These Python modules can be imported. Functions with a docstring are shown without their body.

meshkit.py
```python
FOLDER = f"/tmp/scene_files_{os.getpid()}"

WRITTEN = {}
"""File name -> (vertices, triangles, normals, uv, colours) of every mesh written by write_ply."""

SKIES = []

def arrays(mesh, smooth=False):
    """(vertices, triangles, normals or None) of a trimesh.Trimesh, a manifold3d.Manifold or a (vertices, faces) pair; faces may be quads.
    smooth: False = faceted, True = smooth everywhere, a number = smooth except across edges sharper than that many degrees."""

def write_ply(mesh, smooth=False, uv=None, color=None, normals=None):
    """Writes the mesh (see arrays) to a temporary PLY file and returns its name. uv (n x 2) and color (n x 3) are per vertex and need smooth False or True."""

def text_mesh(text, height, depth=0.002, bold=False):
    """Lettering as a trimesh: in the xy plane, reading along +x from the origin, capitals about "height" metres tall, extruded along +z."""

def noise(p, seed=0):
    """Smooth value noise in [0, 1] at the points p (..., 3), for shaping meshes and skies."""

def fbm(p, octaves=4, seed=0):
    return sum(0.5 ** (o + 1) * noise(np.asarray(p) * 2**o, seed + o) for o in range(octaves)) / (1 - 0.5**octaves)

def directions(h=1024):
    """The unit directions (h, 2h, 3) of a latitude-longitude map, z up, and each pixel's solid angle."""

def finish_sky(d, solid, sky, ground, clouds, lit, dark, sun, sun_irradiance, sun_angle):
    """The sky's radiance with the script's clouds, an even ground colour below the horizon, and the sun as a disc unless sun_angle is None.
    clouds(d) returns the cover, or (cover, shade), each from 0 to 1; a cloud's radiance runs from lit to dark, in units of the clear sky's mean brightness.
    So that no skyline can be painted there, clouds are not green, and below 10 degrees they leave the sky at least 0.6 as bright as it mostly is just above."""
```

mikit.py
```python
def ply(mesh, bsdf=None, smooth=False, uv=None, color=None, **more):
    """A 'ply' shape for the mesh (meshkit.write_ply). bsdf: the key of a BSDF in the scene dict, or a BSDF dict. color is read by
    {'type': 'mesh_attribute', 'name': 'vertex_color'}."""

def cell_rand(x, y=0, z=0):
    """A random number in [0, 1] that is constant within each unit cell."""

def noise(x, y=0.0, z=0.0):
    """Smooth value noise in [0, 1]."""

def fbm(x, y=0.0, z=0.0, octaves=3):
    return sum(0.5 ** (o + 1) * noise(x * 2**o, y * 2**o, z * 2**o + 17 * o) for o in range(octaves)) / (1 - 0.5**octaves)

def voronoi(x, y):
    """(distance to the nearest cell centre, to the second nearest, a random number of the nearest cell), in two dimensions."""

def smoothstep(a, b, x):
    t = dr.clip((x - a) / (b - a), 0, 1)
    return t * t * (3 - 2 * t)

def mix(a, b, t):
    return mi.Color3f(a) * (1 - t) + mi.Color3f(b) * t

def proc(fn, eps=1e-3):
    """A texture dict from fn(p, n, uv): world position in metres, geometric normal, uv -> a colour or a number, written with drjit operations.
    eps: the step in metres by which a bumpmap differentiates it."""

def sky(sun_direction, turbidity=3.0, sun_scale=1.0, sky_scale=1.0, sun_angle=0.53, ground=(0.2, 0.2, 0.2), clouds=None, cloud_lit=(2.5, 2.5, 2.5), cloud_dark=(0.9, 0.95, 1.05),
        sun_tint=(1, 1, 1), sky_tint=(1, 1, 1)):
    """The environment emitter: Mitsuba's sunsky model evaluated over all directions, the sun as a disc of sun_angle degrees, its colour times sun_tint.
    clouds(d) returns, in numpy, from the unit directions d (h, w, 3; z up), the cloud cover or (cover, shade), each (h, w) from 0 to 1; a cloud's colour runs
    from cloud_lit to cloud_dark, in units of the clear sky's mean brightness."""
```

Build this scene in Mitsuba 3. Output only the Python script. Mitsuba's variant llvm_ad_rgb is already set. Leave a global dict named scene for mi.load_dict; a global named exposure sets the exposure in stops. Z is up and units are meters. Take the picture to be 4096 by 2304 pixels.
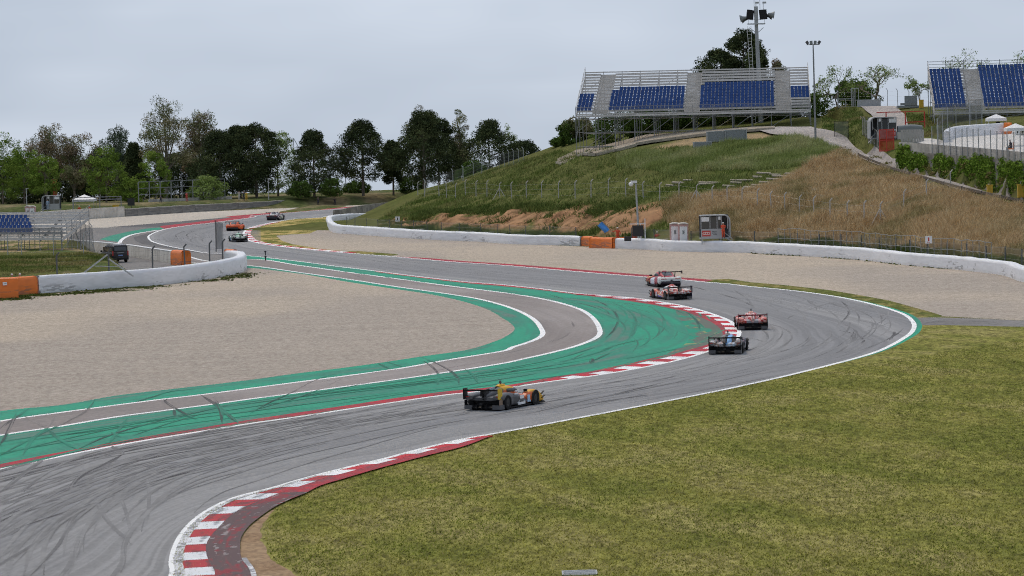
import math, random
import numpy as np, trimesh, shapely, drjit as dr, mitsuba as mi
from shapely.geometry import Polygon, LineString, Point
from scipy.interpolate import LinearNDInterpolator, RegularGridInterpolator, PchipInterpolator
from scipy.ndimage import gaussian_filter
import manifold3d as m3
import mikit, meshkit
from mikit import noise, fbm, voronoi, cell_rand, smoothstep, mix, proc

T = mi.ScalarTransform4f
scene, labels = {}, {}

# ------------------------------------------------------------------ camera, sky, exposure
_o, _t, _u = ((0,0,13.1),(0,99.892,8.458),(0.227,0.464,9.987))
scene['camera'] = {'type': 'perspective', 'fov': 17.40, 'fov_axis': 'x', 'near_clip': 1.0, 'far_clip': 8000.0,
                   'to_world': T().look_at(origin=list(_o), target=list(_t), up=list(_u))}
SUN = (-0.28, 0.42, 0.86)


def cloud_layer(d):
    """Thin high overcast: long soft streaks, a little brighter round the hidden sun."""
    s = np.array(SUN) / np.linalg.norm(SUN)
    up = np.maximum(d[..., 2], 0.02)
    p = np.stack([d[..., 0] / (up + 0.12), d[..., 1] / (up + 0.12), np.zeros_like(up)], -1)
    q = p @ np.array([[0.95, -0.3, 0], [0.3, 0.95, 0], [0, 0, 1]])
    n = meshkit.fbm(q * np.array([0.8, 1.3, 1]) + 3.1, 5, seed=4)
    m = meshkit.fbm(np.stack([d[..., 0] * 9 + d[..., 2] * 4, d[..., 2] * 26 - d[..., 0] * 3, d[..., 1] * 2], -1) + 7, 4, seed=9)
    glow = np.clip((d @ s), 0, 1) ** 3
    shade = np.clip(0.60 + 0.75 * (0.5 - n) + 0.95 * (0.5 - m) - 0.55 * glow, 0, 1)
    return np.full(d.shape[:2], 0.93), shade


scene['sky'] = mikit.sky(SUN, turbidity=4, sun_scale=0.22, sun_angle=14, clouds=cloud_layer, ground=(0.22, 0.21, 0.17),
                         cloud_lit=(1.44, 1.56, 1.76), cloud_dark=(0.66, 0.79, 1.00))
# the circuit falls away from the viewer: true level, and so the sky's horizon, lies about a degree below the plane of the track
scene['sky']['to_world'] = T().rotate([1, 0, 0], -1.25) @ scene['sky']['to_world']
exposure = 2.1

# ------------------------------------------------------------------ helpers
COUNT = {}


def numbered(name):
    k = COUNT.get(name, 0)
    COUNT[name] = k + 1
    return name if k == 0 else f'{name}_{k:03d}'


def bsdf(key, **d):
    scene[key] = {'type': 'twosided', 'nested': d} if d.get('type') not in ('mask', 'dielectric', 'thindielectric', 'principledthin', 'blendbsdf_thin') else d
    return key


def rgb(*c):
    return {'type': 'rgb', 'value': list(c)}


def paint(key, col, rough=0.5, metallic=0.0, spec=0.5, clear=0.0):
    return bsdf(key, type='principled', base_color=col if isinstance(col, dict) else rgb(*col), roughness=rough, metallic=metallic, specular=spec, clearcoat=clear)


def add(name, mesh, mat, parent=None, smooth=False, uv=None, color=None, to_world=None):
    key = numbered((parent + '__' if parent else '') + name)
    scene[key] = mikit.ply(mesh, mat, smooth=smooth, uv=uv, color=color)
    if to_world is not None:
        scene[key]['to_world'] = to_world
    return key


def again(name, source, parent=None, to_world=None, mat=None):
    """Another entry that shares the mesh file of SOURCE."""
    key = numbered((parent + '__' if parent else '') + name)
    scene[key] = {**scene[source]}
    if to_world is not None:
        scene[key]['to_world'] = to_world
    if mat:
        scene[key]['bsdf'] = {'type': 'ref', 'id': mat}
    return key


def tag(key, label=None, cat=None, group=None, kind=None):
    d = {}
    if label: d['label'] = label
    if cat: d['category'] = cat
    if group: d['group'] = group
    if kind: d['kind'] = kind
    labels[key] = d
    return key


def thing(name, label, cat, group=None):
    """The key that the parts of a thing start with; it has no mesh of its own."""
    return tag(numbered(name), label, cat, group)


class MB:
    """Collects simple solids into one mesh."""
    def __init__(self): self.m = []

    def add(self, mesh):
        self.m.append(mesh); return self

    def box(self, c, s, rz=0.0, ry=0.0, rx=0.0):
        b = trimesh.creation.box(extents=s)
        M = trimesh.transformations.euler_matrix(rx, ry, rz); M[:3, 3] = c
        b.apply_transform(M); self.m.append(b); return self

    def bar(self, a, b, w, h=None, n=0):
        """A bar from a to b: square (w x h), or round with n sides."""
        a, b = np.asarray(a, float), np.asarray(b, float)
        d = b - a; L = np.linalg.norm(d)
        if L < 1e-6: return self
        d /= L
        up = np.array([0, 0, 1.0]) if abs(d[2]) < 0.95 else np.array([0, 1.0, 0])
        x = np.cross(d, up); x /= np.linalg.norm(x); y = np.cross(x, d)
        if n:
            an = np.arange(n) * 2 * math.pi / n
            ring = w / 2 * (np.cos(an)[:, None] * x + np.sin(an)[:, None] * y)
        else:
            h = h or w
            ring = np.array([sx * w / 2 * x + sy * h / 2 * y for sx, sy in ((-1, -1), (1, -1), (1, 1), (-1, 1))])
        k = len(ring)
        v = np.vstack([a + ring, b + ring])
        f = [[i, (i + 1) % k, (i + 1) % k + k] for i in range(k)] + [[i, (i + 1) % k + k, i + k] for i in range(k)]
        f += [[0, i + 1, i] for i in range(1, k - 1)] + [[k, k + i, k + i + 1] for i in range(1, k - 1)]
        self.m.append(trimesh.Trimesh(v, f, process=False)); return self

    def tube(self, pts, w, n=5):
        for a, b in zip(pts[:-1], pts[1:]): self.bar(a, b, w, n=n)
        return self

    def quad(self, a, b, c, d):
        self.m.append(trimesh.Trimesh(np.array([a, b, c, d], float), [[0, 1, 2], [0, 2, 3]], process=False)); return self

    def mesh(self): return trimesh.util.concatenate(self.m)


def curve(pts, step=1.0):
    """A smooth line through the points (centripetal Catmull-Rom), sampled every STEP metres."""
    p = np.asarray(pts, float)
    p = np.vstack([2 * p[0] - p[1], p, 2 * p[-1] - p[-2]])
    out = []
    for i in range(1, len(p) - 2):
        p0, p1, p2, p3 = p[i - 1:i + 3]
        t0 = 0.0; t1 = t0 + max(np.linalg.norm(p1 - p0), 1e-6) ** 0.5; t2 = t1 + max(np.linalg.norm(p2 - p1), 1e-6) ** 0.5; t3 = t2 + max(np.linalg.norm(p3 - p2), 1e-6) ** 0.5
        n = max(2, int(np.linalg.norm(p2 - p1) / step) + 1)
        t = np.linspace(t1, t2, n, endpoint=False)[:, None]
        a1 = (t1 - t) / (t1 - t0) * p0 + (t - t0) / (t1 - t0) * p1
        a2 = (t2 - t) / (t2 - t1) * p1 + (t - t1) / (t2 - t1) * p2
        a3 = (t3 - t) / (t3 - t2) * p2 + (t - t2) / (t3 - t2) * p3
        b1 = (t2 - t) / (t2 - t0) * a1 + (t - t0) / (t2 - t0) * a2
        b2 = (t3 - t) / (t3 - t1) * a2 + (t - t1) / (t3 - t1) * a3
        out.append((t2 - t) / (t2 - t1) * b1 + (t - t1) / (t2 - t1) * b2)
    return np.vstack(out + [p[-2][None]])


def arclen(p):
    return np.concatenate([[0], np.cumsum(np.linalg.norm(np.diff(p[:, :2], axis=0), axis=1))])


def at_len(p, s):
    a = arclen(p)
    return np.stack([np.interp(s, a, p[:, k]) for k in range(p.shape[1])], -1)


def side(p):
    """Unit normals to the left of the walking direction."""
    t = np.gradient(p[:, :2], axis=0); t /= np.linalg.norm(t, axis=1, keepdims=True) + 1e-12
    return np.stack([-t[:, 1], t[:, 0]], -1)


def strip(L, R, zl, zr=None):
    """A band between two lines of equally many points; uv = metres along, metres across."""
    zr = zl if zr is None else zr
    n = len(L)
    v = np.vstack([np.column_stack([L[:, :2], np.broadcast_to(zl, n)]), np.column_stack([R[:, :2], np.broadcast_to(zr, n)])])
    i = np.arange(n - 1)
    f = np.vstack([np.stack([i, i + n, i + n + 1], 1), np.stack([i, i + n + 1, i + 1], 1)])
    s = arclen((L + R) / 2); w = np.linalg.norm(L[:, :2] - R[:, :2], axis=1)
    uv = np.vstack([np.column_stack([s, np.zeros(n)]), np.column_stack([s, w])])
    return (v, f), uv


def line_strip(p, w, z):
    n = side(p) * w / 2
    return strip(p[:, :2] + n, p[:, :2] - n, z)


def flat(poly, z, cell=None):
    """A level sheet over a shapely polygon."""
    out = []
    for g in getattr(poly, 'geoms', [poly]):
        if g.geom_type != 'Polygon' or g.area < 0.01: continue
        v, f = trimesh.creation.triangulate_polygon(g, engine='earcut')
        out.append(trimesh.Trimesh(np.column_stack([v, np.full(len(v), z)]), f, process=False))
    m = trimesh.util.concatenate(out)
    if m.face_normals[:, 2].mean() < 0: m.invert()
    return m


def P(*parts):
    """A polygon from line pieces."""
    return Polygon(np.vstack([np.asarray(q)[:, :2] for q in parts])).buffer(0)
# ------------------------------------------------------------------ traced ground lines (metres; z = 0 is the track)
# right-hand edge of the race track in driving direction, from the near kerb round the hairpin to the far bend
edge_right = curve([(-9, 62), (-11.2, 78)] + [(-10.39,100.219),(-10.697,103.291),(-10.936,106.422),(-11.085,109.727),(-11.11,113.218),(-10.981,116.428),(-10.686,119.29),(-10.226,121.847)] +
                   [(-9.061,125.002),(-8.286,127.526),(-7.294,130.303),(-6.602,132.089),(-5.152,135.602),(-4.407,137.752),(-3.238,140.77),(-2.012,143.544),(-0.406,146.297)] +
                   [(10.005,166.001)] + [(12.028,170.289),(13.561,173.611),(15.185,177.422),(17.251,182.449),(19.481,188.17),(21.155,193.172),(22.688,198.999),(24.026,204.795),(24.903,209.045),(25.698,214.066),(26.213,218.318),(26.627,223.384),(26.866,228.772),(26.784,234.567),(26.425,240.782),(25.769,248.191),(24.924,254.587),(23.36,262.453),(21.561,269.164),(19.57,274.846)] +
                   [(18.162,280.252),(16.35,284.908),(14.896,289.506),(12.169,296.314),(7.186,308.914),(2.708,321.156),(-1.137,331.32)] +
                   [(-6.434,343.531),(-13.232,362.351),(-17.496,373.07),(-22.076,385.45),(-26.35,398.27),(-30.358,412.69),(-33.386,428.08)] +
                   [(-34.069,433.571),(-34.974,442.403),(-36.427,456.363),(-37.267,467.574),(-37.898,479.153),(-38.265,489.386),(-38.086,497.85),(-37.617,508.198),(-36.726,520.558),(-35.093,534.949),(-33.958,540.112)] +
                   [(-31.604,541.854),(-29.877,555.485),(-26.339,593.928),(-21.936,634.611),(-17.989,660.47)] + [(-10, 760)], 0.8)
# left-hand edge
edge_left = curve([(-42, 60), (-34, 90)] + [(-22.023,130.904),(-20.783,134.307),(-19.355,138.495),(-17.778,142.486),(-16.056,146.224),(-14.194,149.65)] + [(-12.183,153.381),(-10.099,156.592),(-7.944,160.35),(-5.681,164.168),(-3.301,167.851),(-1.615,169.62)] +
                  [(0.034,172.003),(1.865,175.094),(4.026,178.215),(5.716,181.17),(7.489,184.845),(8.724,187.645),(10.041,191.361),(11.323,195.701),(12.56,200.465),(13.443,204.736),(14.104,209.493),(14.57,215.643),(14.712,221.728),(14.61,228.267),(14.122,234.718),(13.443,241.205),(12.372,248.359),(11.149,254.028),(9.839,259.196),(7.69,264.621),(5.427,269.286),(2.318,279.383),(-1.03,288.743)] +
                  [(-3.813,294.877),(-8.564,308.587),(-13.314,324.076),(-17.31,336.437),(-22.337,352.897),(-29.136,373.016)] +
                  [(-32.077,379.608),(-34.825,385.093),(-38.361,398.152),(-42.301,413.673),(-46.368,433.452),(-48.341,447.035),(-49.662,458.714),(-50.332,468.178),(-51.003,485.275),(-50.823,497.723),(-49.271,512.447),(-46.205,529.799),(-42.647,561.112)] +
                  [(-43.905,564.36),(-35.762,592.469),(-28.53,614.637),(-21.197,639.018)] + [(-20, 770)], 0.8)

# anchors that lie opposite each other on the two edges
_anch = [(-20.751,134.092),(-11.044,108.847),(-18.332,140.176),(-10.767,115.573),(-15.623,146.249),(-9.719,123.571),(-12.602,152.02),(-7.731,130.086),(-9.256,156.906),(-4.857,136.995),(-5.729,163.321),(-1.646,142.976),(-2.59,168.657),(1.86,149.705),(1.179,174.782),(5.701,156.871),(4.473,181.304),(10.005,166.001),(6.828,186.455),(14.935,177.394),(9.338,192.242),(19.291,188.866),(11.567,198.921),(22.485,199.123),(13.161,205.187),(25.233,212.143),(14.3,212.912),(26.773,222.325),(14.638,219.772),(27.523,232.374),(14.554,230.693),(27.106,247.377),(13.647,243.657),(25.093,259.943),(11.888,255.435),(21.556,273.788),(8.378,269.152),(16.986,287.18),(3.767,282.562),(11.338,304.834),(-3.119,299.915),(4.364,324.165),(-10.843,317.69),(-3.543,345.023),(-16.957,334.254),(-12.494,367.515),(-22.507,352.998),(-19.32,381.748),(-27.968,369.912),(-24.639,394.415),(-33.606,389.588),(-29.115,411.482),(-39.065,408.077),(-32.521,427.476),(-43.804,425.999),(-34.829,442.087),(-47.545,444.545),(-36.318,456.999),(-49.977,461.769),(-37.472,474.525),(-51.371,483.302),(-36.933,489.96),(-51.328,505.672),(-34.276,511.344),(-49.231,528.48),(-30.561,531.517),(-45.487,559.958),(-29.071,545.196),(-39.548,590.781),(-26.479,581.179),(-31.954,620.874),(-22.003,610.733)]


def opposite(A, B, anchors):
    la, lb = LineString(A[:, :2]), LineString(B[:, :2])
    sa, sb = [0.0], [0.0]
    for a, b in zip(anchors[::2], anchors[1::2]):
        x, y = la.project(Point(a)), lb.project(Point(b))
        if x > sa[-1] + 1 and y > sb[-1] + 0.5: sa.append(x); sb.append(y)
    sa.append(la.length); sb.append(lb.length)
    s = np.arange(0, la.length, 1.0)
    return at_len(A, s), at_len(B, PchipInterpolator(sa, sb)(s))


track_l, track_r = opposite(edge_left, edge_right, _anch)

# lines of the short loop inside the hairpin
loop_outer = curve([(-34, 118)] + [(-23.194,150.182),(-21.049,154.215),(-18.854,159.045),(-16.805,162.199),(-14.673,165.481)] + [(-13.302,167.875),(-11.021,171.392),(-8.65,175.199),(-6.174,179.25),(-3.587,183.877),(-0.438,190.16)] +
                   [(0.651,193.335),(2.143,197.713),(3.724,203.229),(4.678,207.727),(5.315,211.94),(5.61,215.823),(5.726,221.266),(5.717,228.472),(5.512,236.757),(5.02,244.951),(4.161,251.974),(2.905,259.567),(1.014,267.727),(-0.994,274.689)] +
                   [(-5.451,288.414),(-10.256,304.225),(-15.607,321.632),(-21.654,341.941),(-28.353,362.879)] + [(-31.319,357.807),(-36.552,376.859),(-37.99,382.357)], 0.8)
loop_inner = curve([(-36, 122)] + [(-24.367,157.913),(-22.103,162.077),(-19.68,166.15),(-17.761,169.146),(-16.193,171.262)] + [(-13.855,175.037),(-11.492,178.936),(-9.017,182.935),(-6.441,187.436),(-3.764,193.773),(-0.446,201.036)] +
                   [(-0.087,203.634),(0.718,207.19),(1.362,210.639),(1.805,214.286),(1.942,218.293),(1.861,223.333),(1.652,230.1),(1.218,237.247),(0.537,244.401),(-0.188,250.277),(-0.945,255.253)] +
                   [(-2.663,264.37),(-5.189,273.709),(-9.736,288.29),(-14.863,305.99),(-20.556,324.319),(-26.93,344.44)] + [(-30.824,352.088),(-34.421,356.882)], 0.8)
green_edge = curve([(-37, 126)] + [(-25.281,163.931),(-22.739,166.821),(-20.416,172.483),(-17.718,176.39),(-15.841,178.973)] + [(-14.346,181.401),(-11.916,185.747),(-9.336,189.648),(-6.68,194.747),(-5.302,197.578),(-2.832,202.331)] +
                   [(-0.456,214.559)] + [(-0.586,213.922),(-0.202,217.482),(0.063,221.212),(0.102,224.589),(-0.129,229.368),(-0.473,233.773),(-0.902,238.122)] +
                   [(-1.018,239.929),(-1.777,247.664),(-3.38,258.51),(-5.071,267.066),(-6.836,274.484),(-9.584,283.647),(-14.596,300.355),(-20.379,321.479),(-26.481,338.616)] + [(-27.437,339.808),(-28.689,333.149)], 0.8)
# ------------------------------------------------------------------ ground materials


def stones(p, k):
    return noise(p.x * k, p.y * k * 0.7)


def gravel_col(p, n, uv):
    g = 0.55 * noise(p.x * 5.5, p.y * 2.2) + 0.45 * noise(p.x * 13, p.y * 5)
    big = fbm(p.x * 0.05 + 3, p.y * 0.03, 0.0, 3)
    rake = noise(p.x * 0.06 + p.y * 0.02, p.y * 0.9, 4.0)
    c = mix((0.305, 0.264, 0.222), (0.362, 0.306, 0.243), smoothstep(0.35, 0.65, big))
    return c * (0.70 + 0.60 * g) * (0.95 + 0.10 * rake)


def pale_gravel_col(p, n, uv):
    g = 0.5 * noise(p.x * 4, p.y * 1.2) + 0.5 * noise(p.x * 9, p.y * 3)
    return mix((0.36, 0.32, 0.265), (0.43, 0.385, 0.33), fbm(p.x * 0.08, p.y * 0.03, 2.0)) * (0.8 + 0.4 * g)


def asphalt_col(p, n, uv):
    """uv = metres along and across the track: rubber laid in long thin streaks, patches of polished stone."""
    s, t = uv.x, uv.y
    st = 0.5 * noise(s * 0.035, t * 3.1) + 0.3 * noise(s * 0.06, t * 7.0, 3.0) + 0.2 * noise(s * 0.02, t * 1.1, 9.0)
    line = noise(s * 0.012, t * 0.35, 5.0)
    grain = 0.5 * noise(p.x * 7, p.y * 3) + 0.5 * noise(p.x * 17, p.y * 6)
    c = mix((0.200, 0.200, 0.205), (0.242, 0.240, 0.240), smoothstep(0.3, 0.7, line))
    c = c * (0.86 + 0.24 * smoothstep(0.22, 0.75, st))
    return c * (0.88 + 0.24 * grain)


def runoff_col(p, n, uv):
    s, t = uv.x, uv.y
    st = 0.6 * noise(s * 0.05, t * 2.2) + 0.4 * noise(s * 0.09, t * 6.0, 3.0)
    c = mix((0.225, 0.198, 0.186), (0.280, 0.250, 0.236), smoothstep(0.3, 0.7, fbm(p.x * 0.09, p.y * 0.05)))
    return c * (0.84 + 0.26 * st) * (0.9 + 0.2 * noise(p.x * 8, p.y * 4))


def green_col(p, n, uv):
    """Green paint, scuffed grey by tyres in patches."""
    s, t = uv.x, uv.y
    w = 0.45 * noise(s * 0.10, t * 1.4) + 0.30 * fbm(p.x * 0.35, p.y * 0.2, 1.0) + 0.25 * noise(s * 0.03, t * 4.0, 6.0)
    c = mix((0.018, 0.275, 0.165), (0.030, 0.215, 0.145), smoothstep(0.35, 0.6, w))
    c = mix(c, (0.12, 0.17, 0.145), 0.75 * smoothstep(0.60, 0.80, w))
    return c * (0.9 + 0.2 * noise(p.x * 6, p.y * 3))


def plain_asphalt_col(p, n, uv):
    c = mix((0.150, 0.143, 0.138), (0.20, 0.19, 0.18), fbm(p.x * 0.12, p.y * 0.06))
    return c * (0.86 + 0.28 * noise(p.x * 6, p.y * 2.5))


def dark_asphalt_col(p, n, uv):
    c = mix((0.085, 0.083, 0.086), (0.115, 0.112, 0.112), fbm(p.x * 0.2, p.y * 0.1))
    return c * (0.9 + 0.2 * noise(p.x * 6, p.y * 2.5))


def line_col(p, n, uv):
    w = fbm(p.x * 2.3, p.y * 1.1) * 0.6 + 0.4 * noise(p.x * 9, p.y * 5)
    return mix((0.78, 0.78, 0.77), (0.46, 0.46, 0.46), smoothstep(0.62, 0.78, w))


def worn_line_col(p, n, uv):
    w = fbm(p.x * 2.3, p.y * 1.1) * 0.6 + 0.4 * noise(p.x * 9, p.y * 5)
    return mix((0.60, 0.60, 0.61), (0.28, 0.28, 0.29), smoothstep(0.42, 0.66, w))


def red_paint_col(p, n, uv):
    w = 0.5 * fbm(p.x * 1.3, p.y * 0.7) + 0.3 * noise(p.x * 6, p.y * 3) + 0.2 * noise(uv.x * 0.2, uv.y * 7)
    c = mix((0.42, 0.022, 0.035), (0.30, 0.030, 0.042), smoothstep(0.35, 0.55, w))
    return mix(c, (0.15, 0.06, 0.065), smoothstep(0.55, 0.75, w) * 0.85)


def maroon_col(p, n, uv):
    """The rubbed back of the kerb: old red paint under black rubber and a few bare flakes."""
    w = 0.45 * fbm(p.x * 1.1, p.y * 0.6) + 0.25 * noise(p.x * 5, p.y * 3) + 0.3 * noise(uv.x * 0.25, uv.y * 9)
    f = 0.6 * noise(uv.x * 1.1, uv.y * 7, 2.0) + 0.4 * noise(p.x * 8, p.y * 6, 1.0)
    c = mix((0.23, 0.034, 0.042), (0.105, 0.066, 0.068), smoothstep(0.28, 0.50, w))
    return mix(c, (0.27, 0.25, 0.25), smoothstep(0.70, 0.80, f) * 0.8)


def lawn_col(p, n, uv):
    big = fbm(p.x * 0.10 + 5, p.y * 0.055, 0.0, 4)
    mid = fbm(p.x * 0.55, p.y * 0.22, 3.0, 3)
    mow = noise(p.x * 0.5 + p.y * 0.28, 2.0, 8.0)
    fine = 0.55 * noise(p.x * 5.0, p.y * 1.6) + 0.45 * noise(p.x * 13.0, p.y * 3.4, 2.0)
    a = 0.20 * big + 0.56 * mid + 0.24 * mow
    c = mix((0.128, 0.132, 0.030), (0.178, 0.168, 0.045), smoothstep(0.32, 0.56, a))
    c = mix(c, (0.215, 0.186, 0.074), 0.55 * smoothstep(0.52, 0.66, a))
    return c * (0.30 + 1.36 * fine)


def verge_col(p, n, uv):
    a = 0.6 * fbm(p.x * 0.22, p.y * 0.09, 0.0, 4) + 0.4 * fbm(p.x * 1.2, p.y * 0.3, 3.0)
    c = mix((0.085, 0.100, 0.025), (0.215, 0.180, 0.065), smoothstep(0.38, 0.62, a))
    return c * (0.6 + 0.8 * noise(p.x * 6, p.y * 1.5))


def straw_col(p, n, uv):
    a = 0.6 * fbm(p.x * 0.25, p.y * 0.08, 0.0, 4) + 0.4 * noise(p.x * 0.9, p.y * 0.5, 3.0)
    c = mix((0.13, 0.13, 0.032), (0.36, 0.27, 0.10), smoothstep(0.40, 0.56, a))
    return c * (0.7 + 0.6 * noise(p.x * 5, p.y * 0.9))


def bare_dirt_col(p, n, uv):
    return mix((0.20, 0.125, 0.072), (0.33, 0.235, 0.15), fbm(p.x * 1.2, p.y * 0.8)) * (0.75 + 0.5 * noise(p.x * 9, p.y * 5))


def path_col(p, n, uv):
    return mix((0.25, 0.225, 0.205), (0.38, 0.345, 0.32), fbm(p.x * 0.3, p.y * 0.2)) * (0.86 + 0.28 * noise(p.x * 4, p.y * 2))


def ground_col(p, n, uv):
    return mix((0.06, 0.075, 0.025), (0.16, 0.14, 0.06), fbm(p.x * 0.08, p.y * 0.04)) * (0.7 + 0.6 * noise(p.x * 2, p.y))


def matte(key, fn, rough=0.9, bump=None, scale=0.02, spec=0.25):
    d = dict(type='principled', base_color=proc(fn), roughness=rough, specular=spec)
    if bump:
        d = {'type': 'bumpmap', 'arbitrary': proc(bump, eps=0.02), 'scale': scale, 'nested': d}
    return bsdf(key, **d)


def gravel_bump(p, n, uv): return 0.5 * noise(p.x * 6, p.y * 6) + 0.5 * noise(p.x * 14, p.y * 14)
def lawn_bump(p, n, uv): return 0.5 * noise(p.x * 4, p.y * 4) + 0.5 * noise(p.x * 11, p.y * 11)


matte('m_gravel', gravel_col, 1.0, spec=0.1)
matte('m_pale_gravel', pale_gravel_col, 1.0, spec=0.1)
matte('m_asphalt', asphalt_col, 0.75)
matte('m_runoff', runoff_col, 0.8)
matte('m_plain_asphalt', plain_asphalt_col, 0.8)
matte('m_dark_asphalt', dark_asphalt_col, 0.75)
matte('m_green', green_col, 0.7)
matte('m_line', line_col, 0.7)
matte('m_worn_line', worn_line_col, 0.8)
matte('m_red', red_paint_col, 0.65)
matte('m_maroon', maroon_col, 0.7)
matte('m_lawn', lawn_col, 1.0, spec=0.1)
matte('m_verge', verge_col, 1.0, spec=0.1)
matte('m_straw', straw_col, 1.0, spec=0.1)
matte('m_bare_dirt', bare_dirt_col, 1.0, spec=0.1)
matte('m_path', path_col, 0.95)
matte('m_pale_concrete', lambda p, n, uv: mix((0.60, 0.57, 0.52), (0.47, 0.445, 0.40), smoothstep(0.35, 0.65, 0.6 * fbm(p.x * 0.5, p.y * 0.5, p.z * 1.2, 4) + 0.4 * noise(p.x * 2.5, p.y * 2.5, p.z * 0.4))) * (0.92 + 0.16 * noise(p.x * 9, p.y * 9, p.z * 9)), 0.9)
matte('m_ground', ground_col, 1.0, spec=0.1)

# ------------------------------------------------------------------ the level ground, in sheets 4 mm apart


def setting(name, mesh, mat, parent=None, uv=None, **k):
    key = add(name, mesh, mat, parent, uv=uv, **k)
    if not parent: tag(key, kind='structure')
    return key


gy = np.array([-400.0, 690, 760, 6000]); gz = np.array([-0.012, -0.012, -1.2, -190.0])
gv = np.vstack([np.column_stack([np.full(4, x), gy, gz]) for x in (-3000.0, 3000.0)])
setting('ground', (gv, np.array([[i, i + 4, i + 5] for i in range(3)] + [[i, i + 5, i + 1] for i in range(3)])), 'm_ground')

big_trap = P(green_edge, [(-28.912,308.783),(-32.519,299.612),(-38.686,292.284),(-43.369,283.054)], [(-75, 255), (-75, 150)])
setting('gravel_trap', flat(big_trap.buffer(0.5), -0.004), 'm_gravel')
bar_right_base = curve([(-26.921,497.562),(-26.187,485.439),(-24.959,468.65),(-23.263,454.362),(-20.163,445.394),(-14.316,428.48),(-8.936,414.743),(-3.924,405.556),(-0.592,398.493)] + [(0.682,394.056),(8.313,379.326),(11.762,374.408),(17.625,358.095)] +
                       [(21.326,327.464),(26.441,318.786),(28.744,312.94)] [:0] + [(24.929,349.153),(27.497,342.421),(32.373,329.952),(34.489,322.274),(36.854,310.007),(39.315,300.677),(40.962,293.305),(42.204,285.458)] + [(42.2, 272), (50, 255), (60, 232)], 1.0)
i0 = int(np.argmin(np.linalg.norm(edge_right - np.array([(-28.745,409.771)]), axis=1)))
trap_right = P(bar_right_base, [(62, 225)], [(33.303,220.085),(32.62,220.949),(29.104,226.603),(26.989,221.467),(26.88,223.281)],
               [(26.213,218.318),(26.784,234.567),(24.924,254.587),(19.57,274.846)], [(16.35,284.908),(-1.137,331.32)], [(-13.232,362.351),(-19.053,382.217),(-22.423,391.615),(-24.684,402.037),(-26.969,411.486),(-29.167,425.904),(-31.443,448.118),(-29.902,452.658),(-27.363,455.21)])
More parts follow.
